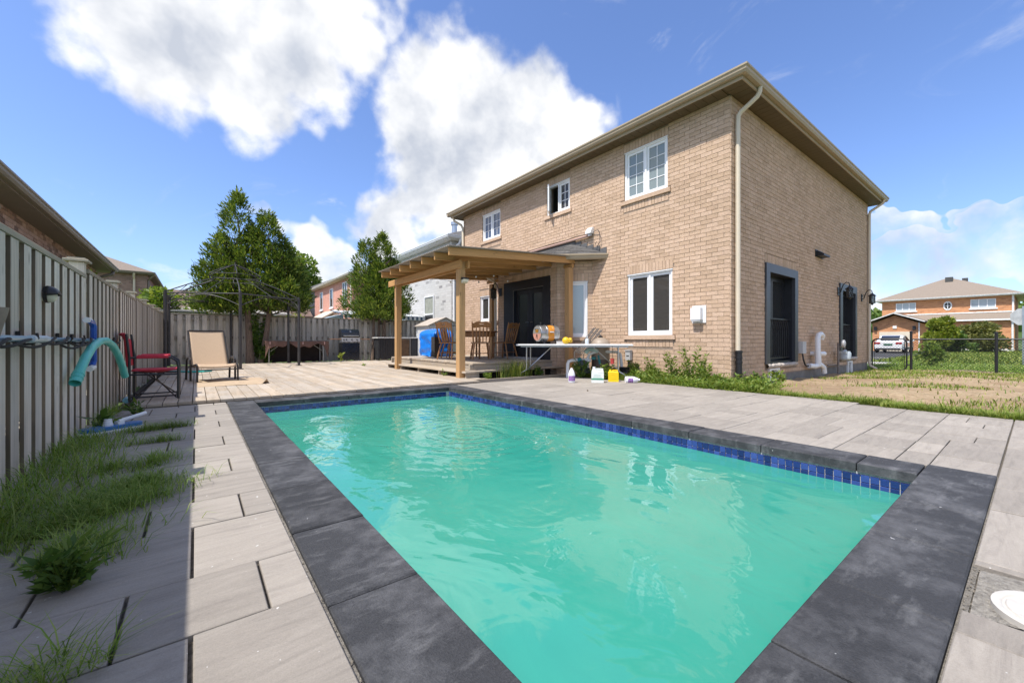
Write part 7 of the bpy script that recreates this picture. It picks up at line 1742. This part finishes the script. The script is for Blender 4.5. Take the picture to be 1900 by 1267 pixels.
mb = MB(); mb.tube([(-.775,5.21,1.005),(-.772,5.31,1.003)], .026, 8); mb.build('bristles', WHITEP, t, smooth=True)
mb = MB(); mb.tube([(-.76,5.40,.575),(-.77,5.30,.56)], .026, 8); mb.build('bristles', WHITEP, t, smooth=True)
c = Vector((-.60, 5.12, .0))
t = thing('pool_vacuum', 'blue and white pool vacuum head lying on the paving by the fence', 'vacuum head', tuple(c), R(35))
def stad(r, L_, z0, z1, x0=0):
    pts = [(x0+L_*(1 if k < 9 else -1)+r*math.cos(R(-90+22.5*k if k < 9 else -90+22.5*(k-1))), r*math.sin(R(-90+22.5*k if k < 9 else -90+22.5*(k-1))), z0) for k in range(18)]
    return pts
mb = MB(); mb.prism(stad(.075,.15,.028,0), (0,0,.030)); mb.build('body', M('blue plastic', (.02,.14,.42), .35, .1, 8), t, local=True)
mb = MB(); mb.prism(stad(.081,.152,.012,0), (0,0,.0155)); mb.build('rim', WHITEP, t, local=True)
mb = MB(); [mb.box(-.19+.02*k,-.182+.02*k,-.078,.078,-.003,.0115) for k in range(20)]; mb.build('bristles', WHITEP, t, local=True)
mb = MB(); mb.lathe([(.036,.058),(.036,.075),(.030,.076),(.030,.095),(.026,.096),(.026,.118),(0,.118)], (-.03,0,0), 16); mb.build('hose_neck', WHITEP, t, smooth=True, local=True)
mb = MB(); mb.tube([(.05,0,.085),(.27,.01,.125)], .016, 10); mb.box(.03,.08,-.025,.025,.058,.085); mb.build('handle', WHITEP, t, smooth=True, local=True)
t = thing('fence_light', 'half round black solar lamp with a cream lens on the left fence', 'lamp', (-.815,4.15,1.135))
c = Vector((-.818, 4.15, 1.135))
mb = MB(); mb.lathe([(.055,0),(.058,.02),(0,.02)], c, 16, 'x'); mb.build('backplate', BLACKM, t)
mb = MB(); mb.sphere(c+Vector((.02,0,-.012)), .048, 14, 8, (.9,1,.9)); mb.build('lens', M('cream lens glass', (.50,.46,.36), .3), t, smooth=True)
mb = MB(); n_ = 10
def hood(i, j): a = R(-8+196*i); b = j*math.pi/2; return c+Vector((.012+.062*math.sin(b), .062*math.cos(a)*(1-.15*j), .062*math.sin(a)*math.cos(b)*.98+.004*j))
mb.grid(hood, 14, 6); o = mb.build('hood', BLACKM, t, smooth=True); sd2 = o.modifiers.new('t','SOLIDIFY'); sd2.thickness = .003
t = thing('fence_bracket', 'brown wooden bracket sticking out from the left fence at the frame edge', 'bracket', (-.80,2.95,.90))
mb = MB(); mb.lathe([(.012,-.07),(.022,-.02),(.038,.05),(.042,.075),(.036,.075),(.018,0),(0,-.05)], (-.735,2.96,.90), 14); mb.build('cup', M('brown clay', (.24,.19,.15), .8, .2, 8), t, smooth=True)
mb = MB(); mb.box(-.818,-.74,2.95,2.97,.94,.96); mb.build('arm', BLACKM, t)
